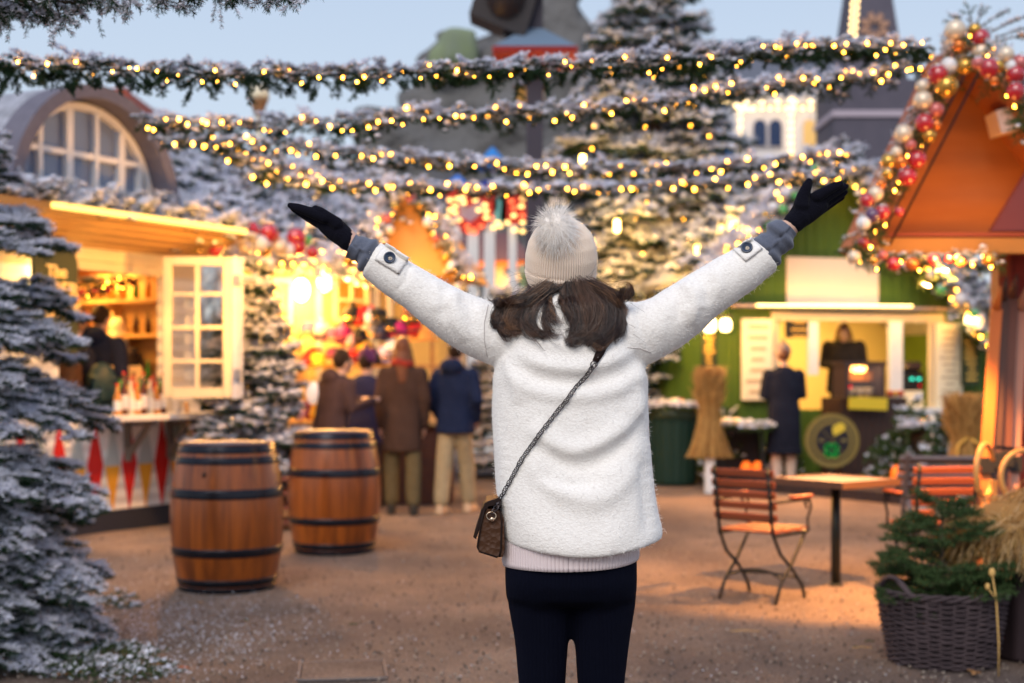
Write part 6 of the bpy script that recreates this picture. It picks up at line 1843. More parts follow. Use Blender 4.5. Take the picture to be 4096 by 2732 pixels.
# white arcade building and grey tower
MFW = mat('far_white_wall', (.80, .76, .75), .7); MNIGHT = mat('dark_blue_window', (.03, .05, .12), .2); MAMB = mat('lit_window', (.6, .4, .15), .4, emit=(1, .55, .15), es=.45)
MW = glow('arcade_bulb', (1.0, .70, .32), 5); Yw = 40; t = thing('arcade_building', 'white fairground building with arched windows and rows of round bulbs', 'building', (at(3130, 0, Yw).x, Yw, 0)); X = t.location.x
lx = lambda px, Y=Yw: at(px, 0, Y).x - X
z0, z1 = Zp(640, Yw), Zp(395, Yw)
MB().box(((lx(2940) + lx(3340)) / 2, 1.5, z1 / 2), (lx(3340) - lx(2940), 3, z1)).build('wall', MFW, t)
mb = MB()
for k in range(8): mb.box((lx(2955 + k * 53), -.1, z1 + .16), (.19, .3, .32))
mb.box(((lx(2940) + lx(3340)) / 2, -.06, z1 - .08), (lx(3340) - lx(2940) + .2, .2, .16))
mb.build('parapet', MFW, t)
for k, px_ in enumerate((3037, 3100, 3236, 3298)):
    cx = lx(px_); w_ = .17; zt_ = Zp(505, Yw); zb_ = Zp(585, Yw)
    P = [(cx - w_, zb_), (cx + w_, zb_)] + [(cx + w_ * math.cos(a), zt_ + w_ * math.sin(a)) for a in np.linspace(0, PI, 9)]
    f_ = MB(); w2_ = w_ + .06; P2 = [(cx - w2_, zb_ - .05), (cx + w2_, zb_ - .05)] + [(cx + w2_ * math.cos(a), zt_ + w2_ * math.sin(a)) for a in np.linspace(0, PI, 9)]
    wf_ = f_.prism(P2, -.06, .0).build('window', mat('arch_moulding', (.70, .64, .64), .7), t); MB().prism(P, -.09, -.062).build('pane', MNIGHT if k < 2 else MAMB, wf_)
for px_ in [3165] * 1:
    for y in range(400, 640, 29): ball_part(t, at(px_, y, Yw - .2), .055, MW, 'bulb')
for px_ in (2962,):
    for y in range(450, 620, 29): ball_part(t, at(px_, y, Yw - .2), .05, MW, 'bulb')
for k in range(13):
    ball_part(t, at(2950 + k * 32.5, 432, Yw - .25), .055, MW, 'bulb')
    if k % 2: ball_part(t, at(2950 + k * 32.5, 408, Yw - .25), .055, MW, 'bulb')
for k in range(9): ball_part(t, at(2890 + k * 14, 405 + k * 4, Yw - 1), .045, MW, 'bulb')
Yt = 36; t = thing('grey_tower', 'dark grey slated tower with flared spire and pale eight pointed star', 'tower', (at(3510, 0, Yt).x, Yt, 0)); X = t.location.x; lx2 = lambda px: at(px, 0, Yt).x - X
MSL = mat('slate_purple', (.075, .07, .095), .8, noise=(3, .7, (.11, .10, .13)))
a = (lx2(3680) - lx2(3335)) / 2
MB().box((0, a, Zp(560, Yt) / 2 + .9), (2 * a, 2 * a, Zp(450, Yt)+.6 - Zp(560, Yt) + Zp(560, Yt))).build('wall', MSL, t)
MB().box((0, a, Zp(455, Yt)), (2 * a + .12, 2 * a + .12, .16)).build('cornice', mat('mauve_trim', (.42, .36, .42), .7), t)
s2_ = math.sqrt(2)
MB().lathe([(a * s2_, Zp(445, Yt)), (a * .93 * s2_, Zp(400, Yt)), (a * .80 * s2_, Zp(330, Yt)), (a * .68 * s2_, Zp(230, Yt)), (a * .60 * s2_, Zp(120, Yt)), (a * .47 * s2_, Zp(-60, Yt)), (a * .2 * s2_, Zp(-400, Yt))], 4, c=(0, a, 0), rot=Matrix.Rotation(PI / 4, 4, 'Z')).build('spire', MSL, t, False)
mb = MB(); cx, cz = lx2(3515), Zp(92, Yt)
for k in range(8):
    an = k * PI / 4 + .3; u = Vector((math.cos(an), math.sin(an))); v = Vector((-u.y, u.x))
    P = [(cx + (u * .10).x, cz + (u * .10).y), (cx + (u * .22 + v * .08).x, cz + (u * .22 + v * .08).y), (cx + (u * .40 + v * .055).x, cz + (u * .40 + v * .055).y), (cx + (u * .36).x, cz + (u * .36).y), (cx + (u * .40 - v * .055).x, cz + (u * .40 - v * .055).y), (cx + (u * .22 - v * .08).x, cz + (u * .22 - v * .08).y)]
    mb.prism(P, a * .36, a * .36 + .05)
mb.build('star', mat('pinewood_star', (.42, .24, .16), .7), t)
t = thing('light_string', 'hanging double string of round cream bulbs beside the slated spire', 'lights', tuple(at(3412, 60, 34)))
MB().tube([at(3425, -60, 34) - t.location, at(3412, 140, 34) - t.location], .012, 5).build('wire', M_WIRE, t)
for k in range(12): ball_part(t, at(3420 - k * 1 + (12 if k % 2 else -8), -10 + k * 13.5, 34), .045, MW, 'bulb')
t = thing('house', 'distant building with flat dark roof and chimney above the garland', 'building', (at(3000, 0, 62).x, 62, 0)); zz = Zp(200, 62)
MB().box((0, 3, zz / 2), (9, 6, zz)).build('wall', mat('far_blue_grey', (.16, .18, .24), .8), t); MB().box((0, 3, zz + .15), (9.4, 6.4, .4)).build('roof', mat('far_dark', (.05, .055, .09), .8), t); MB().box((.5, 2, zz + .6), (.5, .5, .7)).build('chimney', mat('far_dark', (.05, .055, .09), .8), t)
t = thing('house', 'distant house with red tiled roof and grey chimney, above the arched dormer', 'house', (at(480, 0, 48).x, 48, 0)); X = t.location.x; q = lambda px: at(px, 0, 48).x - X
MB().prism([(q(250), Zp(440, 48)), (q(545), Zp(435, 48)), (q(500), Zp(352, 48)), (q(300), Zp(352, 48))], 0, 5).build('roof', mat('red_tiles', (.34, .07, .04), .8), t); MB().box((q(440), 2, Zp(355, 48)), (.3, .3, .9)).build('chimney', mat('chimney_grey', (.2, .2, .24), .8), t); MB().box(((q(250) + q(545)) / 2, 2.6, Zp(440, 48) / 2), (q(545) - q(250) - .3, 4.6, Zp(440, 48))).build('wall', MFW, t)
t = thing('street_lamp', 'lamp like an ice cream cup, cream above and tan below, over the hut roofs', 'lamp', (at(1035, 0, 20).x, 20, 0)); z_ = lambda y: Zp(y, 20)
MB().lathe([(.125, z_(398)), (.150, z_(392)), (.145, z_(370)), (.10, z_(338)), (.06, z_(334))], 18).build('lamp_shade', mat('cream_shade', (.70, .66, .50), .6), t)
MB().lathe([(.05, z_(470)), (.085, z_(440)), (.12, z_(410)), (.145, z_(399))], 18).build('cup', mat('tan_cup', (.26, .14, .07), .6), t); MB().tube([(0, 0, 0), (0, 0, z_(465))], .055, 8).build('pole', mat('cream_pole', (.55, .52, .42), .6), t)

def bare(label, px, Y, H, seed):
    r = random.Random(seed); t = thing('bare_tree', label, 'tree', (at(px, 0, Y).x, Y, 0), 0, 'leafless trees against the sky'); mb = MB(); tk = MB()
    def rec(p, d, L, th, dep, m):
        pts = [p]; q_ = Vector(p); dd = Vector(d)
        for i in range(3): dd = (dd + Vector((r.uniform(-.18, .18), r.uniform(-.18, .18), r.uniform(-.02, .16)))).normalized(); q_ = q_ + dd * L / 3; pts.append(q_.copy())
        m.tube(pts, [th, th * .85, th * .7, th * .55], 4, cap=False)
        if dep > 0:
            for k in range(r.randint(3, 4)):
                a = r.random() * 6.28; n = Vector((math.cos(a), math.sin(a), .35)); rec(pts[r.randint(1, 3)], (dd * .8 + n * .75), L * r.uniform(.6, .78), th * .55, dep - 1, mb)
    rec(Vector((0, 0, 0)), Vector((0, 0, 1)), H * .42, H * .018, 5, tk)
    tk.build('trunk', BARK, t); mb.build('crown', mat('bare_twigs', (.16, .17, .22), .9), t)
bare('leafless tree right of the red tiled roof', 720, 36, 7.6, 1); bare('wide leafless tree behind the ice cream lamp', 900, 38, 8.2, 2); bare('leafless tree in the gap between the first two garlands', 1240, 40, 7.8, 3); bare('leafless tree at the foot of the rock mountain', 1480, 44, 9, 4)
# far hedge and ride station closing the view
segs = []; tw = []; r = random.Random(4); t = thing('hedge', 'dark evergreen hedge closing the square behind the rides', 'hedge', (2, 33, 0))
for k in range(900):
    p = (r.uniform(-16, 14), r.uniform(-.6, .6), r.uniform(.1, 2.3)); spray(p, (r.uniform(-1, 1), -r.uniform(.2, 1), r.uniform(-.3, .8)), r.uniform(.3, .6), segs, tw, r, 1, 5, .2)
foliage('leaves', segs, t, G_NEEDLE, 60, .06, nl=.05, dens=40, snow=.12, nw=.016)
MB().box((-1, .9, 1.1), (30, .5, 2.2)).build('hedge_core', mat('hedge_core', (.012, .02, .014), .9), t)
t = thing('ride_station', 'blue railed ride station with brown roof between the coat and the green hut', 'ride', (at(2760, 0, 25).x, 25, 0)); z_ = lambda y: Zp(y, 25); X = t.location.x; q = lambda px: at(px, 0, 25).x - X
MB().box((q(2740), .1, z_(1525)), (q(3000) - q(2560), .2, z_(1490) - z_(1560))).build('rail_panel', mat('cobalt', (.01, .05, .42), .5), t)
MB().box((q(2740), .2, z_(1575)), (q(3000) - q(2560), .2, .08)).build('rail_panel', mat('pale_blue', (.05, .16, .40), .5), t)
MB().box((q(2740), .6, z_(1400)), (q(3000) - q(2560), .3, z_(1330) - z_(1480))).build('back_wall', mat('terracotta_wall', (.26, .11, .07), .7, noise=(1.5, .8, (.10, .12, .08))), t)
for px_ in (2665, 2790, 2900): MB().box((q(px_), 0, z_(1500) * .62), (.10, .10, z_(1200) * .8)).build('post', mat('mauve_post', (.20, .18, .32), .6), t)
MB().box((q(2740), .2, z_(1300)), (q(3000) - q(2560), .9, .45)).build('roof', mat('dark_plum', (.03, .02, .04), .8), t)
for (x, y) in [(2702, 1385), (2732, 1395), (2763, 1392), (2792, 1397), (2886, 1366), (2896, 1440), (2620, 1553), (2686, 1541), (2688, 1571), (2646, 1588)]: ball_part(t, at(x, y, 24), .035, MW, 'bulb')

# ================================================================ green cheese hut
F3 = Plane(2.757, 18.2, 3.558, 1.2)
h3 = F3.root('market_hut', 'green boarded cheese hut with blank white name board and yellow lit serving hatch', 'hut')
M_GREEN = mat('green_boards', (.060, .115, .012), .55, noise=(5, .8, (.085, .15, .02), (9, 1, .6)), bump=(4.2, .012, 'wavex'))
U = lambda px: F3.uz(px, 0)[0]
def Z3(px, y, off=0): return F3.uz(px, y, off)[1]
uL, uR = U(2905), U(4010)
def rect3(mb, px0, px1, y0, y1, off=0, th=.06, m=0, prop_=0):
    a = F3.uz(px0, (y0 + y1) / 2, off)[0]; b = F3.uz(px1, 0, off)[0]; pm = (px0 + px1) / 2
    z1_, z0_ = Z3(pm, y0, off), Z3(pm, y1, off)
    mb.box(((a + b) / 2, off, (z0_ + z1_) / 2), (b - a, th, z1_ - z0_), m); return mb
wb = MB()
zt_ = Z3(3300, 1262); zs = Z3(3650, 1650)
for a, b, z0_, z1_ in ((uL, U(3085), 0, zt_), (U(3770), uR, 0, zt_), (U(3575), U(3770), 0, zs), (U(3085), U(3575), 0, .95)): wb.box(((a + b) / 2, 0, (z0_ + z1_) / 2), (b - a, .08, z1_ - z0_))
eL, ap, eR = F3.uz(2850, 1100), F3.uz(3330, 660), F3.uz(4010, 1340)
wb.prism([(uL, zt_), (uR, zt_), (uR, max(zt_ + .02, eR[1])), (ap[0], ap[1]), (uL, eL[1] + .1)], -.04, .04)
wb.box((uL + .04, 1.3, 1.3), (.08, 2.5, 2.6)); wb.box((uR - .04, 1.3, 1.2), (.08, 2.5, 2.4))
wb.build('wall', M_GREEN, h3)
bt_ = MB(); nb = int((uR - uL) / .14)
for k in range(nb + 1):
    u_ = uL + .02 + (uR - uL - .04) * k / nb
    tz = (eL[1] + (ap[1] - eL[1]) * (u_ - eL[0]) / (ap[0] - eL[0])) if u_ < ap[0] else (ap[1] + (eR[1] - ap[1]) * (u_ - ap[0]) / (eR[0] - ap[0]))
    lo_ = zt_ + .02
    if tz - .08 > lo_: bt_.box((u_, -.049, (lo_ + tz - .08) / 2), (.022, .016, tz - .08 - lo_))
    if u_ < U(3085) - .02 or u_ > U(3772) + .02: bt_.box((u_, -.049, (zt_) / 2), (.022, .016, zt_ - .02))
    elif u_ < U(3570): bt_.box((u_, -.049, .47), (.022, .016, .92))
    else: bt_.box((u_, -.049, zs / 2 - .06), (.022, .016, zs - .14))
bt_.build('batten', M_GREEN, h3)
il = MB(); il.box(((uL + uR) / 2, 2.5, 1.4), (uR - uL, .05, 2.6)); il.box(((uL + uR) / 2, 1.3, 2.62), (uR - uL, 2.5, .04)); il.box(((uL + uR) / 2, 1.3, .28), (uR - uL - .2, 2.4, .04))
il.build('lining', mat('pale_yellow_lining', (.70, .60, .38), .6), h3)
rf = MB()
def slab(p, q_, m=0):
    d = Vector((q_[0] - p[0], q_[1] - p[1])).normalized(); n = Vector((-d.y, d.x)) * (.11 if d.x > 0 else -.11)
    rf.prism([(p[0], p[1]), (q_[0], q_[1]), (q_[0] + n.x, q_[1] + n.y), (p[0] + n.x, p[1] + n.y)], -.40, 2.7)
slab((eL[0] - .12, eL[1] - .12), (ap[0], ap[1] + .02)); slab((ap[0], ap[1] + .02), (eR[0] + .1, eR[1] - .1))
rf.build('roof', M_SNOWR, h3)
segs = []; tw = []; r = random.Random(41)
for k in range(620):
    f_ = r.random()
    p = (eL[0] + (ap[0] - eL[0]) * f_ * 2, 0, eL[1] + (ap[1] - eL[1]) * f_ * 2) if f_ < .5 else (ap[0] + (eR[0] - ap[0]) * (f_ * 2 - 1), 0, ap[1] + (eR[1] - ap[1]) * (f_ * 2 - 1))
    spray((p[0], r.uniform(-.42, 1.6), p[2] + .15), (r.uniform(-1, 1), -r.uniform(.1, 1), r.uniform(-.4, .3)), r.uniform(.15, .3), segs, tw, r, 1, 2.4, .3)
foliage('roof_frost', segs, h3, None, 500, .04, nl=.032, dens=230, snow=.5, nw=.0042)
tr = MB(); rect3(tr, 3085, 3772, 1250, 1285, -.05, .05); tr.build('hatch_head', M_CREAM, h3)
tr = MB(); rect3(tr, 3088, 3112, 1286, 1600, -.055, .05); tr.build('hatch_post', M_CREAM, h3)
tr = MB(); rect3(tr, 3232, 3270, 1286, 1500, -.03, .05); tr.build('hatch_post', M_WHITE, h3)
tr = MB(); rect3(tr, 3556, 3606, 1286, 1925, -.06, .06); tr.build('hatch_post', M_WHITE, h3)
tr = MB(); rect3(tr, 3715, 3745, 1286, 1640, -.055, .05); tr.build('hatch_post', M_CREAM, h3)
tr = MB(); rect3(tr, 3566, 3768, 1632, 1668, -.10, .16); tr.build('sill', M_WHITE, h3)
tr = MB(); rect3(tr, 2930, 3850, 1224, 1236, -.10, .14); tr.build('ledge', mat('ledge_pink', (.5, .38, .34), .6), h3)
a, b = F3.L(3025, 1232, -.17), F3.L(3645, 1235, -.17)
MB().tube([(a.x, -.19, a.z + .035), (b.x, -.19, b.z + .035)], .012, 8).build('light_tube', glow('hatch_tube', (1.0, .68, .22), 9), h3)
tr = MB(); rect3(tr, 3147, 3512, 1032, 1226, -.06, .03); tr.build('name_board', mat('blank_board', (.78, .66, .56), .6, noise=(3, .7, (.74, .60, .50))), h3)
area('hatch_tube_light', F3.world(((a.x + b.x) / 2, -.26, a.z + .08)), 13, 2.0, .12, (PI + .35, 0, F3.rot), (1, .56, .12))
area('hatch_down_light', F3.world(((a.x + b.x) / 2, -.30, a.z - .04)), 16, 2.2, .08, (0, 0, F3.rot), (1, .48, .09))
area('hut_inside_light', F3.world((U(3420), 1.2, 2.5)), 150, 2.2, 1.0, (0, 0, F3.rot), (1, .54, .13))
# menus, small signs
def sheet(label, px0, px1, y0, y1, off, m, lines, mt, nm='menu_board', cat='menu', tilt=0):
    a, b = F3.uz(px0, 0, off)[0], F3.uz(px1, 0, off)[0]; pm = (px0 + px1) / 2; z1_, z0_ = Z3(pm, y0, off), Z3(pm, y1, off)
    t = F3.root(nm, label, cat, at_=((a + b) / 2, off)); t.location.z = (z0_ + z1_) / 2
    MB().box((0, 0, 0), (b - a, .03, z1_ - z0_)).build('board', m, t)
    mb = MB(); r = random.Random(px0)
    for k in range(lines):
        wd = (b - a) * r.uniform(.35, .75); mb.box((r.uniform(-.02, .02), -.018, (z1_ - z0_) * (.40 - .8 * k / max(1, lines - 1))), (wd, .004, (z1_ - z0_) / lines * .28))
    mb.build('writing', mt, t); return t
M_INK = mat('brown_ink', (.48, .36, .22), .7); M_GOLDT = mat('gold_lettering', (.75, .48, .10), .5)
M_PAPER = mat('cream_paper', (.80, .70, .50), .6)
sheet('tall cream paper menu left of the hatch, behind the customer', 2967, 3088, 1275, 1600, -.12, M_PAPER, 7, M_INK)
sheet('tall cream paper menu at the right side of the hatch', 3742, 3848, 1292, 1650, -.12, M_PAPER, 12, M_INK)
sheet('small black sign with gold lines hanging in the top of the hatch', 3143, 3242, 1285, 1352, -.02, M_BLACK, 3, M_GOLDT, 'sign', 'sign')
s1_ = sheet('narrow dark lantern sign with gold lines between the straw sheaf and the hut', 2806, 2868, 1290, 1485, -.6, mat('lantern_green', (.02, .03, .01), .5), 9, M_GOLDT, 'sign', 'sign')
s2_2 = sheet('narrow dark lantern sign with gold lines right of the tall menu', 3846, 3914, 1300, 1542, -.3, mat('lantern_green', (.02, .03, .01), .5), 10, M_GOLDT, 'sign', 'sign')
for (px_, y_, off, lb, k_) in [(2838, 1300, -.7, 'glowing lamp on top of the lantern sign beside the right sleeve', 1.0), (2902, 1300, -.35, 'pair glow lamp on the left corner post of the green hut', .9), (3882, 1278, -.42, 'glowing lamp on top of the lantern sign by the tall menu', 1.0)]:
    p = F3.world(F3.L(px_, y_, off)); t = thing('wall_lamp', lb, 'lamp', p); MB().box((0, 0, 0), (.14 * k_, .12, .17 * k_), bev=.03).build('lamp_shade', LAMPG, t); MB().box((0, .02, .10), (.17, .15, .025)).build('cap', M_BLACK, t)
    lamp('hut_lamp', p + Vector((0, -.15, -.02)), 50, size=.08)
# seller
x, y, _ = F3.world((U(3440), .40, 0)); sl = person('long haired seller in black, looking down inside the green cheese hut', x, y, PI - .25, 1.70, (.012, .010, .010), .75, (.02, .02, .03), 'long', M_HAIRB, arms='front', head_down=.9, scarf=(.28, .20, .10), lean=.0, girth=1.1); sl.location.z = .42
bx = F3.root('card', 'folded cream paper held out by the seller', 'paper', at_=(U(3455) - .02, .28)); bx.location.z = 1.47; MB().box((0, 0, 0), (.22, .16, .01), rot=Matrix.Rotation(.5, 4, 'X') @ Matrix.Rotation(.5, 4, 'Z'), bev=.002).build('sheet', M_PAPER, bx)
rg = F3.root('cash_register', 'black cash register with two cyan lights in the small right window', 'register', at_=(U(3675), .25)); rg.location.z = zs
MB().box((0, 0, .42), (.36, .25, .26), bev=.02).build('case', M_BLACK, rg); MB().box((-.02, .0, .60), (.34, .20, .10), rot=Matrix.Rotation(-.4, 4, 'X')).build('display', mat('dark_screen', (.03, .02, .03), .2), rg)
for s_ in (-1, 1): MB().ball((.055 * s_ + .03, -.13, .45), (.035, .01, .018), n=8).build('indicator', glow('cyan_light', (.05, .9, .6), 2.2), rg)
MB().ball((.10, -.13, .36), (.02, .01, .012), n=8).build('indicator', glow('red_light', (1, .02, .02), 2), rg)
MB().box((-.02, -.12, .14), (.34, .03, .30), rot=Matrix.Rotation(-.12, 4, 'X')).build('notice', M_PAPER, rg); MB().box((0, .02, .14), (.3, .2, .28)).build('foot', M_WARMW, rg)
# counter case with glass front, yellow sign
cc = F3.root('counter_case', 'dark wooden counter with glass warming case under the seller', 'counter', at_=(U(3380), -.55)); 
Wc = (U(3545) - U(3245)) / 1
MB().box((0, .1, .62), (.95, .5, .98)).build('body', mat('dark_brown_boards', (.045, .022, .016), .6, bump=(3, .01, 'wavex')), cc)
fb = MB(); 
for s_ in (-1, 1): fb.box((-.20 + s_ * .26, -.1, 1.33), (.05, .3, .42))
fb.box((-.20, -.1, 1.55), (.62, .3, .04)); fb.box((-.2, .04, 1.33), (.5, .02, .4)); fb.build('case_frame', mat('case_frame', (.05, .03, .03), .5), cc)
MB().box((-.2, -.25, 1.33), (.48, .008, .36)).build('glass', mat('case_glass', (.9, .9, .9), .04, trans=.95, alpha=.4), cc)
for k in range(3): MB().lathe([(.035, 1.13), (.05, 1.24)], 12, c=(-.34 + .13 * k, -.12, 0)).build('cup', M_PAPER, cc)
MB().box((-.2, -.02, 1.38), (.4, .1, .12)).build('bread', mat('toast', (.5, .22, .05), .6), cc)
MB().ball((-.43, -.27, 1.25), .018, n=8).build('indicator', glow('red_light', (1, .02, .02), 2), cc)
MB().box((-.19, -.29, 1.04), (.55, .03, .15), rot=Matrix.Rotation(.04, 4, 'Y')).build('yellow_plate', mat('yellow_plate', (.72, .50, .03), .5), cc)
fd = MB()
for k, (dx, c_) in enumerate([(.2, 1), (.28, 0), (.36, 1), (.44, 0)]): fd.ball((dx, -.05, 1.16), (.06, .05, .045), c_, 8)
fd.build('food', [mat('tomato', (.5, .05, .02), .4), mat('golden_food', (.6, .3, .05), .5)], cc)
lamp('case_light', F3.world((U(3380) - .2, -.70, 1.48)), 5, (1, .45, .1), .05)
# roundel
pr = at(3329, 1763, 17.0); rd = thing('sign', 'round black sign with gold rings, cheese wedge and green four leaved clover', 'sign', (pr.x, 17.0, 0)); zc_ = pr.z
Rr = .325
def disc(mb, r0, y0, y1, m, cx=0, cz=zc_, n=48): return mb.prism([(cx + r0 * math.cos(2 * PI * i / n), cz + r0 * math.sin(2 * PI * i / n)) for i in range(n)], y0, y1, m)
b = MB(); disc(b, Rr, 0, .03, 0); disc(b, Rr * .80, -.006, 0, 1); disc(b, Rr * .74, -.010, -.006, 0); disc(b, Rr * .62, -.014, -.010, 1); b.build('disc', [mat('olive_gold', (.20, .15, .04), .5), mat('sign_black', (.015, .014, .02), .5)], rd)
b = MB(); k_ = Rr / 325 * 1000 / 1000
b.prism([(-.0, zc_ + .10), (.00, zc_ + .17), (.10, zc_ + .22), (.15, zc_ + .19), (.14, zc_ + .12), (.02, zc_ + .06)], -.022, -.014); b.build('cheese_wedge', mat('cheese_yellow', (.70, .52, .05), .5), rd)
b = MB()
for k in range(4):
    a = PI / 4 + k * PI / 2; cxx, czz = -.012 + .045 * math.cos(a), zc_ - .115 + .045 * math.sin(a)
    for s_ in (-.5, .5): disc(b, .034, -.021, -.014, 0, cxx + .022 * math.cos(a + s_), czz + .022 * math.sin(a + s_), 14)
b.bar((-.01, -.018, zc_ - .12), (.05, -.018, zc_ - .20), .012, .006); b.build('clover', mat('clover_green', (.01, .42, .06), .5), rd)
b = MB(); b.bar((-.13, -.0155, zc_ + .14), (.13, -.0155, zc_ - .14), .006, .003, up=(0, 1, 0)); b.bar((-.13, -.0165, zc_ - .14), (.13, -.0165, zc_ + .14), .006, .003, up=(0, 1, 0)); b.build('cross', mat('olive_gold', (.20, .15, .04), .5), rd)
for tx, dx in (('EST', -.13), ('2001', .14)): text(tx, .045, mat('olive_letter', (.35, .28, .10), .5), 'lettering', rd, (dx, -.018, zc_ - .01))
b = MB()
for k in range(13):
    a = -PI / 2 + (k - 6) * .105; b.box((Rr * .90 * math.cos(a), -.004, zc_ + Rr * .90 * math.sin(a)), (.010, .008, .032), rot=Matrix.Rotation(-(a + PI / 2), 4, 'Y'))
b.build('lettering', mat('olive_letter', (.35, .28, .10), .5), rd)
MB().box((0, .05, zc_ / 2 - .15), (.06, .03, zc_)).build('stand', M_BLACK, rd); MB().box((0, .05, .02), (.4, .3, .04)).build('foot', M_BLACK, rd)
# garlands on the gable
PL = [F3.world(F3.L(x, y_, -.48)) for x, y_ in ((2800, 1140), (2900, 1020), (3020, 880), (3150, 770), (3300, 665))]
PR = [F3.world(F3.L(x, y_, -.48)) for x, y_ in ((3300, 665), (3450, 740), (3620, 920), (3780, 1120), (3900, 1290), (4000, 1400))]
g1 = garland('garland with green and white baubles climbing the left gable edge of the green hut', PL, .11, 44, 71, .5, .17, .9, 1.7, .3, 1.9, 500, lump_r=.04, dens=200, group='garlands trimming the hut gables')
g2 = garland('garland with green baubles falling down the right gable edge of the green hut', PR, .11, 50, 72, .5, .17, .9, 1.7, .3, 1.9, 500, lump_r=.04, dens=200, group='garlands trimming the hut gables')
for px_, py_, q_, m_ in [(3252, 674, 22, GREEN_G), (3178, 783, 17, GREEN_G), (3130, 838, 20, GREEN_G), (3198, 706, 22, CHAMP_G), (3150, 764, 18, WHITE_G), (3092, 828, 20, WHITE_G), (3075, 905, 18, GREEN_G), (3060, 860, 16, GOLD_G), (3010, 930, 20, WHITE_G), (2990, 985, 18, GREEN_G), (2960, 950, 18, CHAMP_G), (2925, 1010, 18, GOLD_G)]: bauble(F3.world(F3.L(px_, py_, -.62)), q_ * 18 / F, m_, g1)
for px_, py_, q_, m_ in [(3766, 1160, 24, GREEN_G), (3840, 1195, 26, WHITE_G), (3868, 1237, 16, GOLD_G), (3897, 1255, 20, GREEN_G), (3962, 1346, 26, GREEN_G), (3726, 1100, 22, CHAMP_G), (3560, 880, 22, GREEN_G), (3640, 960, 22, CHAMP_G), (3690, 1040, 20, GOLD_G)]: bauble(F3.world(F3.L(px_, py_, -.62)), q_ * 18 / F, m_, g2)
ra = MB(); apx = ap
for s_ in (-1, 1): ra.bar((ap[0], -.30, ap[1] - .14), (ap[0] + s_ * .5, -.30, ap[1] - .14 - .5), .06, .09)
ra.build('rafter', M_WARMW, h3); lamp('gable_light', F3.world((ap[0], -.5, ap[1] - .35)), 9, (1, .5, .08), .05)

# deck, bins, stands, sheaves
M_DECK = mat('dark_deck', (.035, .024, .026), .7, bump=(3, .01, 'wavex'))
dk = thing('wooden_deck', 'low dark timber deck in front of the green hut', 'deck', (4.2, 16.4, 0))
P = [((2815 - 2048) / F * 18.1, 18.1), ((3010 - 2048) / F * 17.2, 17.2), ((3600 - 2048) / F * 15.3, 15.3), ((4400 - 2048) / F * 15.3, 15.3), (8.5, 22), (2.4, 21.5)]
MB().prism([(x - 4.2, y - 16.4) for x, y in P], .0, .125, axis='z').build('planks', M_DECK, dk)
M_BIN = mat('bin_green', (.008, .03, .022), .45)
bn = thing('litter_bin', 'dark green ribbed litter bin peeping out behind the white coat', 'bin', (at(2690, 0, 18.1).x, 18.1, 0))
b = MB(); n_ = 40; vs = []
for z_, k_ in ((0.02, .92), (.06, .95), (.80, 1.0), (.86, 1.03)):
    for j in range(n_):
        a = 2 * PI * j / n_; rr_ = .31 * k_ * (1 + (.03 if j % 2 else -.01)); vs.append((rr_ * math.cos(a), rr_ * math.sin(a), z_))
b.add(vs, [(i * n_ + j, i * n_ + (j + 1) % n_, (i + 1) * n_ + (j + 1) % n_, (i + 1) * n_ + j) for i in range(3) for j in range(n_)] + [tuple(range(n_))[::-1], tuple(3 * n_ + j for j in range(n_))]); b.build('body', M_BIN, bn)
MB().lathe([(.33, .86), (.34, .88), (.34, .95), (.32, .97), (.22, .965)], 32).build('rim', mat('bin_rim', (.03, .05, .03), .4), bn)
def tray(label, px, py, Y, z, w_, cols_, seed):
    t = thing('ornament_tray', label, 'tray', (at(px, 0, Y).x, Y, z)); r = random.Random(seed)
    MB().lathe([(w_, 0), (w_ * 1.05, .03), (w_ * 1.0, .03), (w_ * .95, .01)], 24).build('dish', M_BLACK, t)
    for k in range(13):
        a = r.random() * 6.28; q_ = w_ * .75 * math.sqrt(r.random()); rr_ = r.uniform(.03, .055); MB().ball((q_ * math.cos(a), q_ * math.sin(a), .03 + rr_), rr_, n=10).build('ornament', r.choice(cols_), t)
    segs = []; tw = []
    for k in range(26): a = r.random() * 6.28; spray((w_ * .6 * math.cos(a), w_ * .6 * math.sin(a), .03), (math.cos(a), math.sin(a), .1), .2, segs, tw, r, 1, 2, .6)
    foliage('greenery', segs, t, G_LIGHT, 60, .03, nl=.035, dens=120, snow=.35, nw=.007)
tray('tray of white and red ornaments on top of the litter bin', 2690, 0, 18.1, .972, .30, [WHITE_G, WHITE_G, RED_G, CHAMP_G], 1)
st = thing('brazier', 'black stand with two glowing orange lanterns left of the customer', 'stand', (at(2960, 0, 17.6).x, 17.6, .13))
b = MB(); b.box((0, 0, .02), (.55, .4, .04)); b.box((0, 0, .58), (.55, .4, .05))
for sx_ in (-1, 1):
    for sy in (-1, 1): b.box((sx_ * .25, sy * .17, .3), (.04, .04, .56))
b.box((0, .17, .3), (.5, .02, .5)); b.build('frame', M_BLACK, st)
M_PUMP = mat('glowing_orange', (.8, .18, .02), .5, emit=(1, .14, .01), es=1.2)
for dx in (.06, .20): MB().ball((dx, -.1, .13), (.065, .065, .08), n=12).build('lantern', M_PUMP, st)
tray('tray of snowy cloth and ornaments on the black stand by the customer', 2960, 0, 17.6, .74, .26, [WHITE_G, CHAMP_G, WHITE_G], 2)
st2 = thing('plant_stand', 'dark barrel stand with evergreen sprigs at the right foot of the green hut', 'stand', (at(3730, 0, 16.9).x, 16.9, .13)); MB().lathe([(.22, 0), (.27, .3), (.24, .62), (.25, .64)], 20).build('tub', mat('dark_tub', (.03, .02, .018), .6), st2)
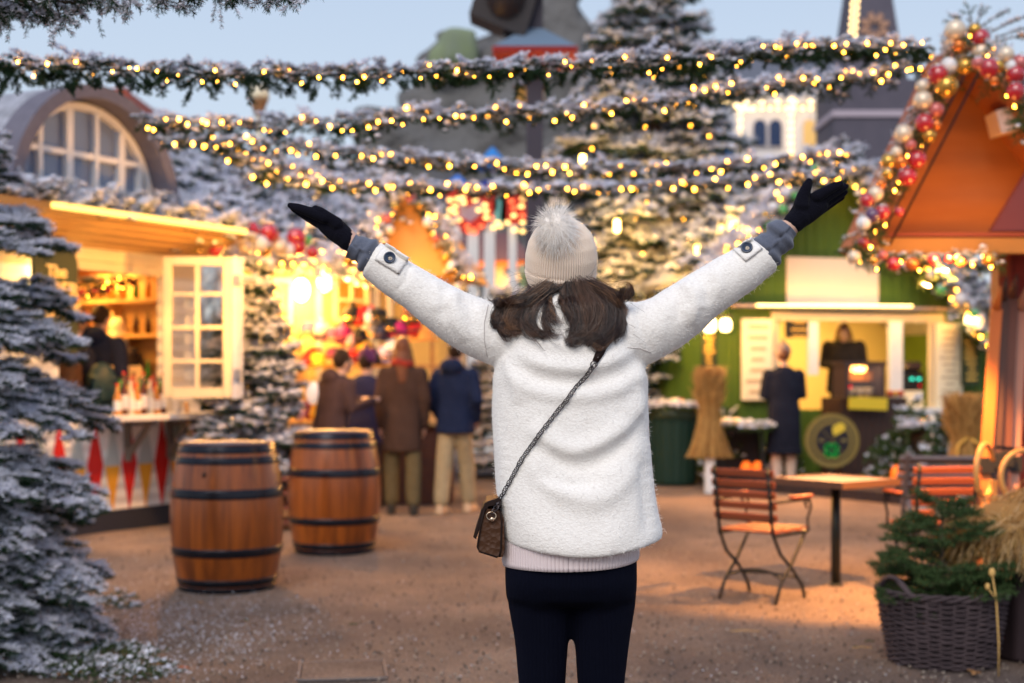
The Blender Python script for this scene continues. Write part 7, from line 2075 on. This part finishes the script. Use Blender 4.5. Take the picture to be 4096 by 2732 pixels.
tray('tray of glossy red and gold ornaments right of the hatch post', 3740, 0, 16.9, .775, .27, [GOLD_G, RED_G, PINK_G, CHAMP_G], 3)
def sheaf(label, px, Y, z0, H, seed, bow=False):
    t = thing('straw_sheaf', label, 'straw', (at(px, 0, Y).x, Y, 0)); r = np.random.default_rng(seed); N = 1300; K = 8; tt = np.linspace(0, 1, K)
    a = r.random(N) * 2 * PI; q_ = np.sqrt(r.random(N))
    prof = np.interp(tt, [0, .12, .35, .60, .75, 1.0], [.125, .13, .12, .09, .10, .19])
    X = prof[None] * q_[:, None] * np.cos(a)[:, None]; Yy = prof[None] * q_[:, None] * np.sin(a)[:, None]; Zz = z0 + H * (tt[None] * r.uniform(.72, 1.12, (N, 1)) + r.uniform(-.03, .12, (N, 1)) * 0)
    P = np.stack([X + r.normal(0, .016, (N, 1)) + r.normal(0, .09, (N, 1)) * (tt[None] - .62) ** 2 * 2, Yy + r.normal(0, .016, (N, 1)), Zz], axis=2); P += r.normal(0, .004, P.shape)
    strands('straws', P, np.full((N, K), .0042), [M_STRAW, M_STRAW2], t, (r.random(N) < .4).astype(int))
    MB().lathe([(.085, z0 + H * .57), (.092, z0 + H * .60), (.085, z0 + H * .63)], 14, cap=False).build('binding', M_STRAW2, t)
    MB().box((0, 0, z0 / 2 + .05), (.11, .11, z0 + .1)).build('post', M_WHITE, t)
    if bow:
        b = MB()
        for s_ in (-1, 1): b.tube([(0, -.1, z0 + H * .6), (s_ * .10, -.14, z0 + H * .52), (s_ * .12, -.14, z0 + H * .36), (s_ * .05, -.14, z0 + H * .22)], .016, 6)
        b.build('bow', mat('raffia', (.75, .42, .08), .7), t)
M_STRAW = mat('straw', (.62, .38, .13), .8, spec=.1); M_STRAW2 = mat('straw_brown', (.30, .16, .055), .85, spec=.1)
sheaf('straw sheaf on a white post between the litter bin and the green hut', 2838, 16.9, .42, .98, 3)
sheaf('straw sheaf with raffia bow at the red hut corner, behind the wooden rings', 3858, 13.5, .32, .82, 4, True)
for k, (px_, Y_, H_, lb) in enumerate([(3640, 17.0, .95, 'dark small fir in front of the right corner post of the green hut'), (3560, 16.9, .55, 'tiny dark fir next to the counter of the green hut'), (3130, 17.9, .5, 'low dark fir bush behind the legs of the customer'), (2900, 18.0, .85, 'dark fir beside the straw sheaf on the white post'), (3780, 16.3, .8, 'dark fir behind the grey slatted lounger')]):
    conifer('fir_shrub', lb, (at(px_, 0, Y_).x, Y_, .12), H_, H_ * .42, 1, .08, 2.2, .1, G_LIGHT, 'small firs at the green hut', 20, seed=60 + k, nl=.035, nd=110, tiers=6, per=7, nw=.007, depth=1)
or_ = thing('lantern', 'glowing orange lantern on the deck right of the counter', 'lantern', (at(3590, 0, 16.5).x, 16.5, .125)); MB().ball((0, 0, .12), (.08, .08, .11), n=12).build('globe', M_PUMP, or_); MB().box((0, 0, .015), (.12, .12, .03)).build('foot', M_BLACK, or_)
wlp = thing('ball_lamp', 'white ball lamp at the head of the grey slatted lounger', 'lamp', (at(3690, 0, 12.8).x, 12.8, 0)); MB().ball((0, 0, .52), .085, n=14).build('globe', mat('white_ball', (.75, .7, .75), .4), wlp); MB().box((0, 0, .22), (.05, .05, .44)).build('stem', M_WHITE, wlp)
# grey lounger
M_WEATH = mat('weathered_wood', (.20, .17, .17), .85, noise=(6, .8, (.32, .27, .26), (1, 1, 9)))
lg = thing('lounger', 'weathered grey slatted lounger behind the farther red chair', 'lounger', (at(3800, 0, 12.4).x, 12.4, 0), -.15)
for k in range(4): MB().box((0, .12 * k, .66 - .085 * k), (.85, .085, .03), rot=Matrix.Rotation(-.6, 4, 'X')).build('slat', M_WEATH, lg)
for s_ in (-1, 1): MB().bar((s_ * .36, -.05, .72), (s_ * .36, .45, .0), .04, .04).build('leg', M_WEATH, lg); MB().bar((s_ * .32, .42, .40), (s_ * .32, -.1, .0), .04, .04).build('leg', M_WEATH, lg)

# ================================================================ folding chairs and table
M_SLAT = mat('red_brown_slat', (.17, .036, .014), .45, noise=(5, .8, (.26, .065, .025), (1, 1, 8)), coat=.15)
M_IRON = mat('black_iron', (.015, .017, .018), .4, .5)
def make_chair(label, x, y, rz):
    t = thing('folding_chair', label, 'chair', (x, y, 0), rz, 'slatted folding chairs at the small table')
    w_ = .235
    B = lambda z: -.20 - (z - .43) * .16      # the back leans
    for k in range(5):
        z = .80 - .068 * k; MB().box((0, B(z) + .012, z), (.45, .014, .044), rot=Matrix.Rotation(.16, 4, 'X'), bev=.004).build('slat', M_SLAT, t)
    for s_ in (-1, 1):
        b = MB(); b.tube([(s_ * .19, B(.84), .84), (s_ * .19, B(.6), .60), (s_ * .19, B(.43), .43), (s_ * .195, -.12, .30), (s_ * .195, .02, .20), (s_ * .2, .14, .08), (s_ * .2, .17, .0)], .011, 8)
        for z in (.80, .732, .664, .596, .528): b.ball((s_ * .19, B(z) - .008, z), .014, n=6)
        b.build('leg', M_IRON, t)
        b = MB(); b.tube([(s_ * .20, .17, .41), (s_ * .20, .10, .33), (s_ * .20, .0, .22), (s_ * .20, -.12, .12), (s_ * .20, -.19, .0)], .011, 8); b.build('leg', M_IRON, t)
        b = MB(); b.tube([(s_ * .215, .19, .42), (s_ * .225, .16, .50), (s_ * .228, .20, .57), (s_ * .228, .18, .63), (s_ * .228, .12, .60), (s_ * .228, .15, .57)], .009, 6); b.tube([(s_ * .20, B(.62), .62), (s_ * .228, .0, .625), (s_ * .228, .18, .62)], .009, 6); b.build('arm_support', M_IRON, t)
        MB().box((s_ * .232, .07, .645), (.045, .24, .018), bev=.006).build('armrest', M_SLAT, t)
    for k in range(6): MB().box((0, -.16 + .066 * k, .435 + .006 * (k % 2)), (.40, .052, .016), bev=.004).build('seat_slat', M_SLAT, t)
    b = MB()
    for s_ in (-1, 1): b.box((s_ * .195, .0, .415), (.02, .40, .016))
    b.tube([(-.19, B(.5) + .01, .50), (.19, B(.5) + .01, .50)], .005, 6); b.build('seat_frame', M_IRON, t)
    b = MB(); b.tube([(-.2, -.10, .14), (-.1, -.07, .175), (0, -.06, .185), (.1, -.07, .175), (.2, -.10, .14)], .009, 6); b.tube([(-.2, .07, .14), (0, .08, .15), (.2, .07, .14)], .008, 6); b.build('stretcher', M_IRON, t)
    return t
make_chair('red brown slatted folding chair left of the small table, seen whole', 1.575, 8.93, R(-41))
make_chair('red brown slatted folding chair partly behind the potted fir and straw', at(3722, 0, 9.2).x, 9.2, R(8))
M_TOPW = mat('table_board', (.19, .15, .145), .7, noise=(5, .8, (.28, .225, .21), (9, 1, 1)))
tb = thing('table', 'small square outdoor table with grey pink wooden top and dark post', 'table', (at(3343, 0, 9.45).x, 9.45, 0), R(38))
MB().box((0, 0, .700), (.56, .56, .022)).build('table_top', M_TOPW, tb)
b = MB()
for s_ in (-1, 1): b.box((s_ * .288, 0, .694), (.018, .594, .045)); b.box((0, s_ * .288, .694), (.558, .018, .045))
b.build('rim', mat('rim_brown', (.10, .05, .03), .5), tb)
MB().tube([(0, 0, 0), (0, 0, .69)], .032, 16).build('post', mat('dark_green_post', (.02, .022, .018), .4, .3), tb); MB().lathe([(.05, .0), (.045, .012), (.036, .02)], 24).build('foot', mat('dark_green_post', (.02, .022, .018), .4, .3), tb)

# ================================================================ red hut with the orange lit gable at the right edge
YR = 9.0
M_REDW = mat('red_planks', (.20, .022, .012), .55, noise=(4, .8, (.28, .035, .02), (1, 1, 8)), bump=(1.05, .02, 'wavez'))
h4 = thing('market_hut', 'dark red plank hut with orange lit gable canopy hung with baubles, at the right edge', 'hut', (at(4050, 0, 9.7).x, 9.7, 0)); X4 = h4.location.x
lx4 = lambda px, Y=9.0: at(px, 0, Y).x - X4
zz4 = lambda py, Y=9.0: at(0, py, Y).z
MB().box((lx4(3996, 9.7) + 1.2, .06, 1.6), (2.4, .12, 3.2)).build('wall', M_REDW, h4)
MB().box((lx4(4000, 9.7) - .0, -.02, 1.2), (.09, .16, 2.4)).build('corner_post', mat('orange_red_paint', (.26, .045, .015), .5), h4)
apx, elx, erx = lx4(3888, 9.0), lx4(3510, 9.0), lx4(4456, 9.0)
za, ze_ = zz4(190, 9.0), zz4(985, 9.0)
M_APR = mat('orange_paint', (.30, .105, .03), .6, noise=(3, .8, (.38, .14, .04), (1, 1, 6)), bump=(1.3, .01, 'wavez'))
MB().prism([(elx + .02, ze_ + .06), (erx, ze_ + .06), (apx, za - .02)], -.22, -.17).build('gable_panel', M_APR, h4)
MB().box(((elx + erx) / 2, -.70, ze_ + .0), (erx - elx, .10, .095)).build('beam', mat('beam_orange', (.45, .19, .04), .55), h4)
MB().box(((elx + erx) / 2, -.45, ze_ + .075), (erx - elx - .02, .5, .022)).build('soffit', mat('soffit_red', (.35, .07, .03), .6), h4)
for s_, e_ in ((-1, elx), (1, erx)):
    b = MB(); d = Vector((apx - e_, za - ze_)); n = Vector((-d.y, d.x)).normalized() * (.07 if s_ < 0 else -.07)
    b.prism([(e_, ze_), (apx, za), (apx + n.x, za + n.y + .03), (e_ + n.x, ze_ + n.y)], -.74, .1); b.build('roof', mat('canopy_roof', (.30, .10, .05), .7), h4)
b = MB(); b.tube([(elx - .02, -.80, ze_ + .02), (apx - .03, -.80, za - .1)], .008, 6); b.tube([(elx + .05, -.80, ze_ + .0), (apx + .04, -.80, za - .12)], .008, 6); b.build('garland_rail', M_BLACK, h4)
MB().box((lx4(4050, 9.2), -.5, zz4(480, 9.2)), (.26, .22, .15), rot=Matrix.Rotation(-.25, 4, 'Y')).build('lamp_box', mat('pinkish_panel', (.62, .50, .46), .6), h4)
b = MB(); b.prism([(lx4(3960, 9.1), zz4(925, 9.1)), (lx4(4150, 9.1), zz4(612, 9.1)), (lx4(4375, 9.1), zz4(925, 9.1))], -.62, -.56); b.build('side_board', mat('mauve_red_board', (.20, .05, .05), .6), h4)
area('gable_glow', (X4 + (elx + erx) / 2 - .1, 9.22, ze_ + .12), 3.2, 1.2, .10, (PI - .25, 0, 0), (1, .38, .05))
lamp('gable_glow_2', (X4 + apx - .1, 9.2, za - .75), 1.2, (1, .42, .08), .1)
lamp('canopy_light', (X4 - .75, 8.2, ze_ - .12), 30, (1, .44, .10), .12)
def spot(name, loc, to, e, cone, col=(1, .42, .10), r_=.06, blend=.5):
    l = bpy.data.lights.new(name, 'SPOT'); l.energy = e; l.color = col; l.spot_size = R(cone); l.spot_blend = blend; l.shadow_soft_size = r_
    o = bpy.data.objects.new(name, l); COL.objects.link(o); o.location = loc; o.rotation_euler = (Vector(to) - Vector(loc)).to_track_quat('-Z', 'Y').to_euler(); return o
spot('added_spot', (X4 - .75, 8.5, 2.15), (2.3, 9.4, 0), 1100, 84)  # unseen spots added to throw warm pools on the ground; no fixtures modelled
spot('added_spot', tuple(F1.world((F1.uz(620, 0)[0], -.5, 2.7))), (-2.3, 10.6, 0), 650, 66)
spot('added_spot', tuple(at(925, 1010, 12.2)), tuple(F1.world((F1.uz(560, 0)[0], 0, .5))), 110, 62)  # unseen, added to brighten the pennant boards under the counter
spot('added_spot', tuple(at(1550, 1080, 15.6)), tuple(gnd(1500, 2350)), 700, 80)
spot('added_spot', (3.4, 16.5, 2.6), (2.2, 13.5, 0), 900, 105)
A9 = lambda l: [at(*q_) for q_ in l]
ga = garland('thick garland of red, gold and champagne baubles on the left slope of the orange gable', A9([(3430, 1010, 8.7), (3470, 910, 8.7), (3530, 780, 8.7), (3600, 640, 8.7), (3670, 500, 8.7), (3750, 350, 8.7), (3820, 220, 8.7), (3880, 130, 8.7)]), .075, 22, 81, .12, .10, 1.2, 1.25, .35, 1.15, 60, lump_r=.02, dens=300, green=G_LIGHT, group='bauble garlands on the red hut')
gb_ = garland('bauble garland falling from the gable peak out of the right edge', A9([(3880, 120, 8.7), (3950, 215, 8.5), (4030, 315, 8.3), (4120, 450, 8.2), (4230, 640, 8.2)]), .08, 12, 82, .12, .11, 1.2, 1.25, .35, 1.15, 40, lump_r=.02, dens=300, green=G_LIGHT, group='bauble garlands on the red hut')
gc = garland('low bauble garland under the orange beam of the red hut', A9([(3420, 1010, 8.75), (3560, 1050, 8.75), (3700, 1050, 8.75), (3850, 1045, 8.75), (3985, 1045, 8.75)]), .05, 14, 83, .05, .08, 1.0, 1.1, .35, 1.1, 60, lump_r=.02, dens=300, green=G_LIGHT, group='bauble garlands on the red hut')
RO = mat('bauble_copper', (.65, .20, .05), .22, .6)
for x, y_, q_, m_ in [(1430, 210, 62, CHAMP_G), (1565, 205, 38, GOLD_G), (1605, 265, 56, RED_G), (1455, 315, 36, RO), (1610, 360, 50, CHAMP_G), (1385, 460, 50, WHITE_G), (1500, 460, 48, GOLD_G), (1310, 520, 60, RED_G), (1370, 600, 66, GOLD_G), (1205, 700, 56, CHAMP_G), (1295, 765, 46, PINK_G), (1215, 855, 56, RED_G), (1070, 930, 52, CHAMP_G), (1250, 945, 40, GOLD_G), (965, 1125, 46, GOLD_G), (1050, 1130, 44, RO), (1165, 1110, 54, RED_G), (1095, 1230, 56, RED_G), (910, 1285, 30, RO), (875, 1350, 46, CHAMP_G), (815, 1395, 42, RED_G), (920, 1480, 46, RED_G), (855, 1500, 46, PURP_G), (1040, 1475, 30, RED_G), (790, 1555, 42, WHITE_G), (1200, 600, 40, CHAMP_G), (1020, 1060, 34, CHAMP_G), (960, 1210, 34, GOLD_G), (1300, 870, 30, RO), (1120, 1010, 34, PINK_G)]:
    bauble(at(3000 + x / 1.742, y_ / 1.742, 8.55), q_ / 1.742 * 8.55 / F * 1.2, m_, ga)
for x, y_, q_, m_ in [(1665, 475, 62, RED_G), (1725, 460, 42, GOLD_G), (1785, 380, 50, CHAMP_G), (1885, 440, 56, PINK_G), (1850, 520, 60, RED_G), (1850, 635, 56, RED_G), (1820, 460, 40, WHITE_G), (1590, 440, 40, PINK_G), (1700, 560, 30, RO)]:
    bauble(at(3000 + x / 1.742, y_ / 1.742, 8.15), q_ / 1.742 * 8.15 / F * 1.15, m_, gb_)
for x, y_, q_, m_ in [(1075, 30, 30, RED_G), (1020, 110, 36, CHAMP_G), (1130, 130, 26, GOLD_G), (1245, 150, 38, RED_G), (1350, 150, 36, RO), (1470, 130, 30, RED_G), (1630, 140, 28, RO), (1790, 125, 36, GOLD_G), (1560, 120, 22, RED_G), (1185, 100, 26, PINK_G)]:
    bauble(at(2700 + x / 1.4255, 950 + y_ / 1.4255, 8.65), q_ / 1.4255 * 8.65 / F * 1.1, m_, gc, False)
segs = []; tw = []; r = random.Random(15); t = thing('fir_branch', 'fresh green fir sprigs sticking up above the gable peak', 'branch', tuple(at(3900, 110, 8.6)))
for (px_, py_, ex, ey) in [(3890, 120, 3870, 30), (3900, 110, 3930, 40), (3920, 110, 4010, 45), (3960, 130, 4090, 60), (3980, 150, 4100, 110), (3870, 130, 3820, 60), (3990, 160, 4096, 150)]:
    a, b_ = at(px_, py_, 8.6) - t.location, at(ex, ey, 8.55) - t.location; spray(a, b_ - a, (b_ - a).length, segs, tw, r, 1, .9, .2)
foliage('needles', segs, t, G_LIGHT, 30, .02, nl=.026, dens=380, snow=.25, nw=.003); twig_mesh('stem', tw, t)

# skis, sledge, hay, planter, basket
for k, (x0, y0, x1, y1, Y_, c_, lb) in enumerate([(3985, 1235, 3935, 1960, 9.3, (.30, .09, .02), 'orange brown old ski, leftmost of the skis on the red wall'), (4010, 1200, 3975, 1960, 9.35, (.04, .02, .016), 'dark old ski with curled tip next to the orange one'), (4050, 1190, 4015, 1965, 9.4, (.07, .028, .02), 'dark brown ski in the middle of the red wall'), (4085, 1240, 4050, 1970, 9.45, (.24, .12, .09), 'pale brown ski nearest the right edge')]):
    a, b_ = at(x1, y1, Y_ - .25), at(x0, y0, Y_); t = thing('ski', lb, 'ski', (a.x, a.y, 0), 0, 'old wooden skis leaning on the red wall')
    d = (b_ - a).normalized(); a0 = a - d * (a.z / d.z)
    mb = MB(); mb.bar(a0 - t.location, b_ - t.location, .075, .016, up=(0, -1, 0)); mb.tube([b_ - t.location, b_ + d * .08 + Vector((0, -.03, 0)) - t.location, b_ + d * .15 + Vector((-.01, -.09, 0)) - t.location], [.03, .022, .008], 8)
    mb.build('blade', mat('ski_%d' % k, c_, .45, noise=(5, .8, tuple(q_ * 1.5 for q_ in c_), (1, 1, .3))), t)
    m_ = a0.lerp(b_, .45) - t.location; MB().box(m_ + Vector((0, -.025, 0)), (.085, .04, .10)).build('binding', M_BLACK, t)
M_BENT = mat('bent_ash_wood', (.62, .27, .06), .4, noise=(4, .8, (.70, .34, .10)), coat=.3)
sld = thing('sledge', 'wooden sledge with two big curled runners standing behind the straw', 'sledge', (at(4010, 0, 8.3).x, 8.3, 0)); X5 = sld.location
for (px_, py_, rx, ry, ph, cnt) in [(3940, 1882, 62, 104, .35, 1), (4094, 1905, 100, 104, .4, 1)]:
    c = at(px_, py_, 8.3) - X5; s = F / 8.3; tilt = math.acos(min(1, rx / ry))
    pts = []
    for i in range(26):
        a = ph + 2 * PI * .86 * i / 25; pts.append(c + Vector((ry / s * math.cos(a) * math.cos(tilt), ry / s * math.cos(a) * math.sin(tilt), ry / s * math.sin(a))))
    e_ = pts[-1]; 
    lo = min(pts, key=lambda p: p.z)
    mb = MB(); mb.tube(pts, .0155, 10); mb.tube([lo, Vector((lo.x + .02, lo.y + .05, .35)), Vector((lo.x + .03, lo.y + .1, .0))], .0155, 8); mb.build('runner', M_BENT, sld)
mb = MB(); mb.bar(at(3985, 1788, 8.3) - X5, at(4085, 1800, 8.3) - X5, .02, .02); mb.build('tie_bar', M_IRON, sld)
MB().bar(at(3975, 1920, 8.35) - X5, (at(3960, 0, 8.35).x - X5.x, .1, 0), .03, .05).build('rung', M_BENT, sld)
pl = thing('planter', 'dark wooden planter filled with straw at the right edge', 'planter', (at(4190, 0, 7.1).x, 7.1, 0)); X6 = pl.location
MB().lathe([(.27, 0), (.275, .02), (.30, .60), (.31, .62), (.29, .63)], 36).build('tub', mat('dark_stave', (.035, .022, .026), .7, bump=(5, .01, 'wavex')), pl)
r = np.random.default_rng(12); N = 5200; K = 6
a = r.random(N) * 2 * PI; q_ = np.sqrt(r.random(N)) * .36
cx = q_ * np.cos(a) * 1.05 - .10; cy = q_ * np.sin(a); top = .62 + .26 * np.exp(-((cx + .02) ** 2 + cy ** 2) / .09) * r.uniform(.3, 1, N)
dr_ = np.stack([np.cos(a) * r.uniform(-.4, 1.2, N) - .35, r.normal(0, .7, N), r.normal(-.25, .45, N)], axis=1); dr_ /= np.linalg.norm(dr_, axis=1, keepdims=True)
tt = np.linspace(0, 1, K)[None, :, None]; LL = r.uniform(.06, .17, (N, 1, 1))
P = np.stack([cx, cy, top], axis=1)[:, None] + dr_[:, None] * LL * tt + np.array([0, 0, -.10]) * tt ** 2 + r.normal(0, .015, (N, 1, 3)) * tt ** 2
o = strands('straw', P, np.full((N, K), .0019), [M_STRAW, M_STRAW2, mat('straw_pale', (.70, .48, .24), .7)], pl, r.integers(0, 3, N))
MB().ball((-.08, 0, .64), (.30, .28, .16), n=16).build('straw_core', M_STRAW2, pl)
bk = thing('wood_block', 'pale wooden block lying in front of the straw, behind the little fir', 'block', tuple(at(3800, 2060, 7.5))); bk.location.z = 0
MB().box((0, 0, .68), (.13, .10, .055)).build('block_top', mat('pale_wood', (.42, .36, .27), .7), bk); MB().box((0, 0, .33), (.06, .06, .66)).build('stake', mat('pale_wood', (.42, .36, .27), .7), bk)
# wicker basket
M_WICK = mat('grey_wicker', (.032, .024, .028), .75, spec=.15, noise=(9, .8, (.11, .08, .085)))
bs = thing('basket', 'grey wicker basket with braided rim and handle, lower right', 'basket', (at(3768, 0, 6.95).x, 6.95, 0))
Hb = .345; rad = lambda z: .245 + .06 * (z / Hb) ** .8
NS = 30
mb = MB()
for k in range(NS):
    a = 2 * PI * k / NS; mb.tube([(rad(z) * math.cos(a), rad(z) * math.sin(a), z) for z in (0, Hb * .25, Hb * .5, Hb * .75, Hb)], .0055, 6)
mb.build('stakes', M_WICK, bs)
rows = 27; n_ = NS * 6; P = []
for i in range(rows):
    z = .008 + (Hb - .03) * i / (rows - 1)
    aa = np.linspace(0, 2 * PI, n_ + 1); ph = (i % 2) * PI
    rr_ = rad(z) + .0085 * np.sin(aa * NS / 2 + ph); P.append(np.stack([rr_ * np.cos(aa), rr_ * np.sin(aa), z + .0018 * np.sin(aa * 7 + i * 2) + rng.normal(0, .0008, n_ + 1)], axis=1))
strands('weave', np.array(P), np.full((rows, n_ + 1), .0058) * rng.uniform(.8, 1.15, (rows, 1)), M_WICK, bs, None, 6)
mb = MB()
for j in range(3):
    mb.tube([((rad(Hb) + .012 * math.cos(9 * a + j * 2.09)) * math.cos(a), (rad(Hb) + .012 * math.cos(9 * a + j * 2.09)) * math.sin(a), Hb + .004 + .012 * math.sin(9 * a + j * 2.09)) for a in np.linspace(0, 2 * PI, 91)[:-1]], .0085, 6, closed=True)
mb.build('rim', M_WICK, bs)
for a0 in (3.55, .42):
    mb = MB()
    for j in range(2): mb.tube([((rad(Hb) + .006 * math.cos(u * 9 + j * 3.1)) * math.cos(a0 + u), (rad(Hb) + .006 * math.cos(u * 9 + j * 3.1)) * math.sin(a0 + u), Hb + .085 * math.cos(u / .42 * PI / 2) + .006 * math.sin(u * 9 + j * 3.1)) for u in np.linspace(-.42, .42, 16)], .010, 6)
    mb.build('handle', M_WICK, bs)
MB().lathe([(.235, .01), (.29, Hb - .05)], 30).build('inner_pot', mat('soil_dark', (.01, .009, .008), .9), bs)
cf, _n = conifer('fir_shrub', 'small dark green fir growing in the wicker basket', (bs.location.x, 6.95, .27), .50, .33, 1, .0, 1.0, .05, G_LIGHT, None, 0, seed=88, nl=.024, nd=420, tiers=7, per=8, nw=.0024, depth=2, rise=.28, droop=.15)
gs = thing('grass_stalk', 'dry grass stalk leaning against the wicker basket', 'grass stalk', (at(3960, 0, 6.6).x, 6.6, 0)); X7 = gs.location
mb = MB(); mb.tube([at(3968, 2290, 6.6) - X7, at(3985, 2400, 6.6) - X7, at(3995, 2570, 6.6) - X7, Vector((.04, 0, 0))], [.003, .0045, .004, .003], 6); mb.build('stem', M_STRAW, gs)
mb = MB(); mb.tube([at(3985, 2400, 6.6) - X7, at(3950, 2350, 6.6) - X7], .003, 5); mb.ball(at(3968, 2290, 6.6) - X7, (.016, .01, .022)); mb.ball(at(3950, 2346, 6.6) - X7, (.012, .008, .016)); mb.build('seed_head', M_STRAW, gs)

# ================================================================ small things on the ground
def leaf_thing(name, label, px, py, size, m, ang, seed):
    g_ = gnd(px, py); t = thing(name, label, 'leaf', (g_.x, g_.y, .012), ang); r = random.Random(seed); n = 16; vs = [(0, 0, .012)]
    for i in range(n):
        a = 2 * PI * i / n; q_ = size * (.55 + .45 * abs(math.cos(2.5 * a))) * (1.3 if abs(math.cos(a)) > .8 else .8); vs.append((q_ * math.cos(a), q_ * .7 * math.sin(a), r.uniform(.0, size * .35)))
    mb = MB(); mb.add(vs, [(0, 1 + i, 1 + (i + 1) % n) for i in range(n)], 0, True); o = mb.build('blade', m, t); o.modifiers.new('s', 'SOLIDIFY').thickness = .0012
    MB().tube([(0, 0, .012), (-size, 0, .006), (-size * 1.5, .2 * size, .01)], .0012, 5).build('stalk', m, t)
M_DRY = mat('dry_leaf', (.26, .12, .04), .7, noise=(30, .8, (.36, .19, .08)))
leaf_thing('dry_leaf', 'curled tan oak leaf on the cut fir boughs', 275, 2712, .055, M_DRY, .3, 1)
leaf_thing('dry_leaf', 'crumpled brown leaf on the sand right of the cut boughs', 640, 2672, .042, M_DRY, 1.2, 2)
leaf_thing('dry_leaf', 'flat orange leaf scrap right of the crumpled brown leaf', 735, 2683, .022, mat('orange_leaf', (.45, .10, .02), .7), .1, 3)
leaf_thing('dry_leaf', 'small brown leaf on the sand in front of the nearer barrel', 800, 2420, .022, M_DRY, .6, 4)
leaf_thing('dry_leaf', 'brown leaf leaning on the foot of the wicker basket', 3895, 2705, .05, M_DRY, 1.6, 5)
leaf_thing('dry_leaf', 'brown scrap of leaf on the sand left of the folding chair', 2912, 2222, .03, M_DRY, .2, 6)
for k, (px_, py_, L_, m_, lb) in enumerate([(1412, 2508, .045, G_LIGHT, 'short green fir scrap left of the leggings'), (985, 2490, .03, G_LIGHT, 'green fir scrap in front of the nearer barrel'), (3478, 2576, .05, G_LIGHT, 'green fir scrap left of the wicker basket'), (3450, 2602, .10, M_STRAW, 'loose straw lying left of the wicker basket'), (2980, 2535, .16, M_STRAW, 'long pale straw lying on the sand in front of the chair')]):
    g_ = gnd(px_, py_); t = thing('twig', lb, 'twig', (g_.x, g_.y, .014)); MB().tube([(-L_ / 2, 0, 0), (0, .006, .004), (L_ / 2, -.003, 0)], .0035 if k < 3 else .0018, 5).build('stem', m_, t)
cv_ = thing('access_cover', 'square metal framed access cover set into the sand', 'cover', (gnd(1370, 2690).x, gnd(1370, 2690).y, .012), .12)
mb = MB()
for s_ in (-1, 1): mb.box((s_ * .20, 0, .001), (.009, .40, .012)); mb.box((0, s_ * .20, .0005), (.391, .009, .010))
mb.build('frame', mat('galvanised', (.17, .145, .14), .8), cv_); MB().box((0, 0, -.002), (.38, .38, .012)).build('lid', M_GROUND, cv_)
# loose grit and snow crumbs near the left
r = np.random.default_rng(5); N = 1950
px_ = np.concatenate([r.normal(650, 330, 1600), r.uniform(100, 4090, 350)]); py_ = np.concatenate([r.normal(2520, 90, 1600), r.uniform(2150, 2731, 350)])
py_ = np.clip(py_, 2150, 2760); Yg = CAMZ * F / (py_ - HOR); Xg = (px_ - 2048) / F * Yg; sz = r.uniform(.0015, .0058, N) * np.where(np.arange(N) < 1600, 1, .8)
oc = np.array([[1, 0, 0], [0, 1, 0], [-1, 0, 0], [0, -1, 0], [0, 0, 1.], [0, 0, -1]]); fo = np.array([[0, 1, 4], [1, 2, 4], [2, 3, 4], [3, 0, 4], [1, 0, 5], [2, 1, 5], [3, 2, 5], [0, 3, 5]])
V = oc[None] * sz[:, None, None] * r.uniform(.6, 1.4, (N, 6, 1)); V[..., 0] += Xg[:, None]; V[..., 1] += Yg[:, None]; V[..., 2] += .012 + sz[:, None] * .4
Ff = (fo[None] + (np.arange(N) * 6)[:, None, None]).reshape(-1, 3)
o = mesh_np('snow_crumbs', V.reshape(-1, 3), Ff, SNOW); o['kind'] = 'stuff'; o['label'] = 'tiny crumbs of artificial snow scattered over the sand'
N = 5000; px_ = r.uniform(-100, 4200, N); py_ = r.uniform(2080, 2760, N); Yg = CAMZ * F / (py_ - HOR); Xg = (px_ - 2048) / F * Yg; sz = r.uniform(.003, .009, N)
V = oc[None] * sz[:, None, None] * r.uniform(.5, 1.5, (N, 6, 1)); V[..., 0] += Xg[:, None]; V[..., 1] += Yg[:, None]; V[..., 2] += .008 + sz[:, None] * .2
Ff = (fo[None] + (np.arange(N) * 6)[:, None, None]).reshape(-1, 3)
o = mesh_np('gravel', V.reshape(-1, 3), Ff, [mat('grit_dark', (.10, .075, .06), .9), mat('grit_light', (.34, .28, .23), .9)], None, np.repeat(r.integers(0, 2, N), 8)); o['kind'] = 'stuff'; o['label'] = 'loose grit and small stones on the sand'
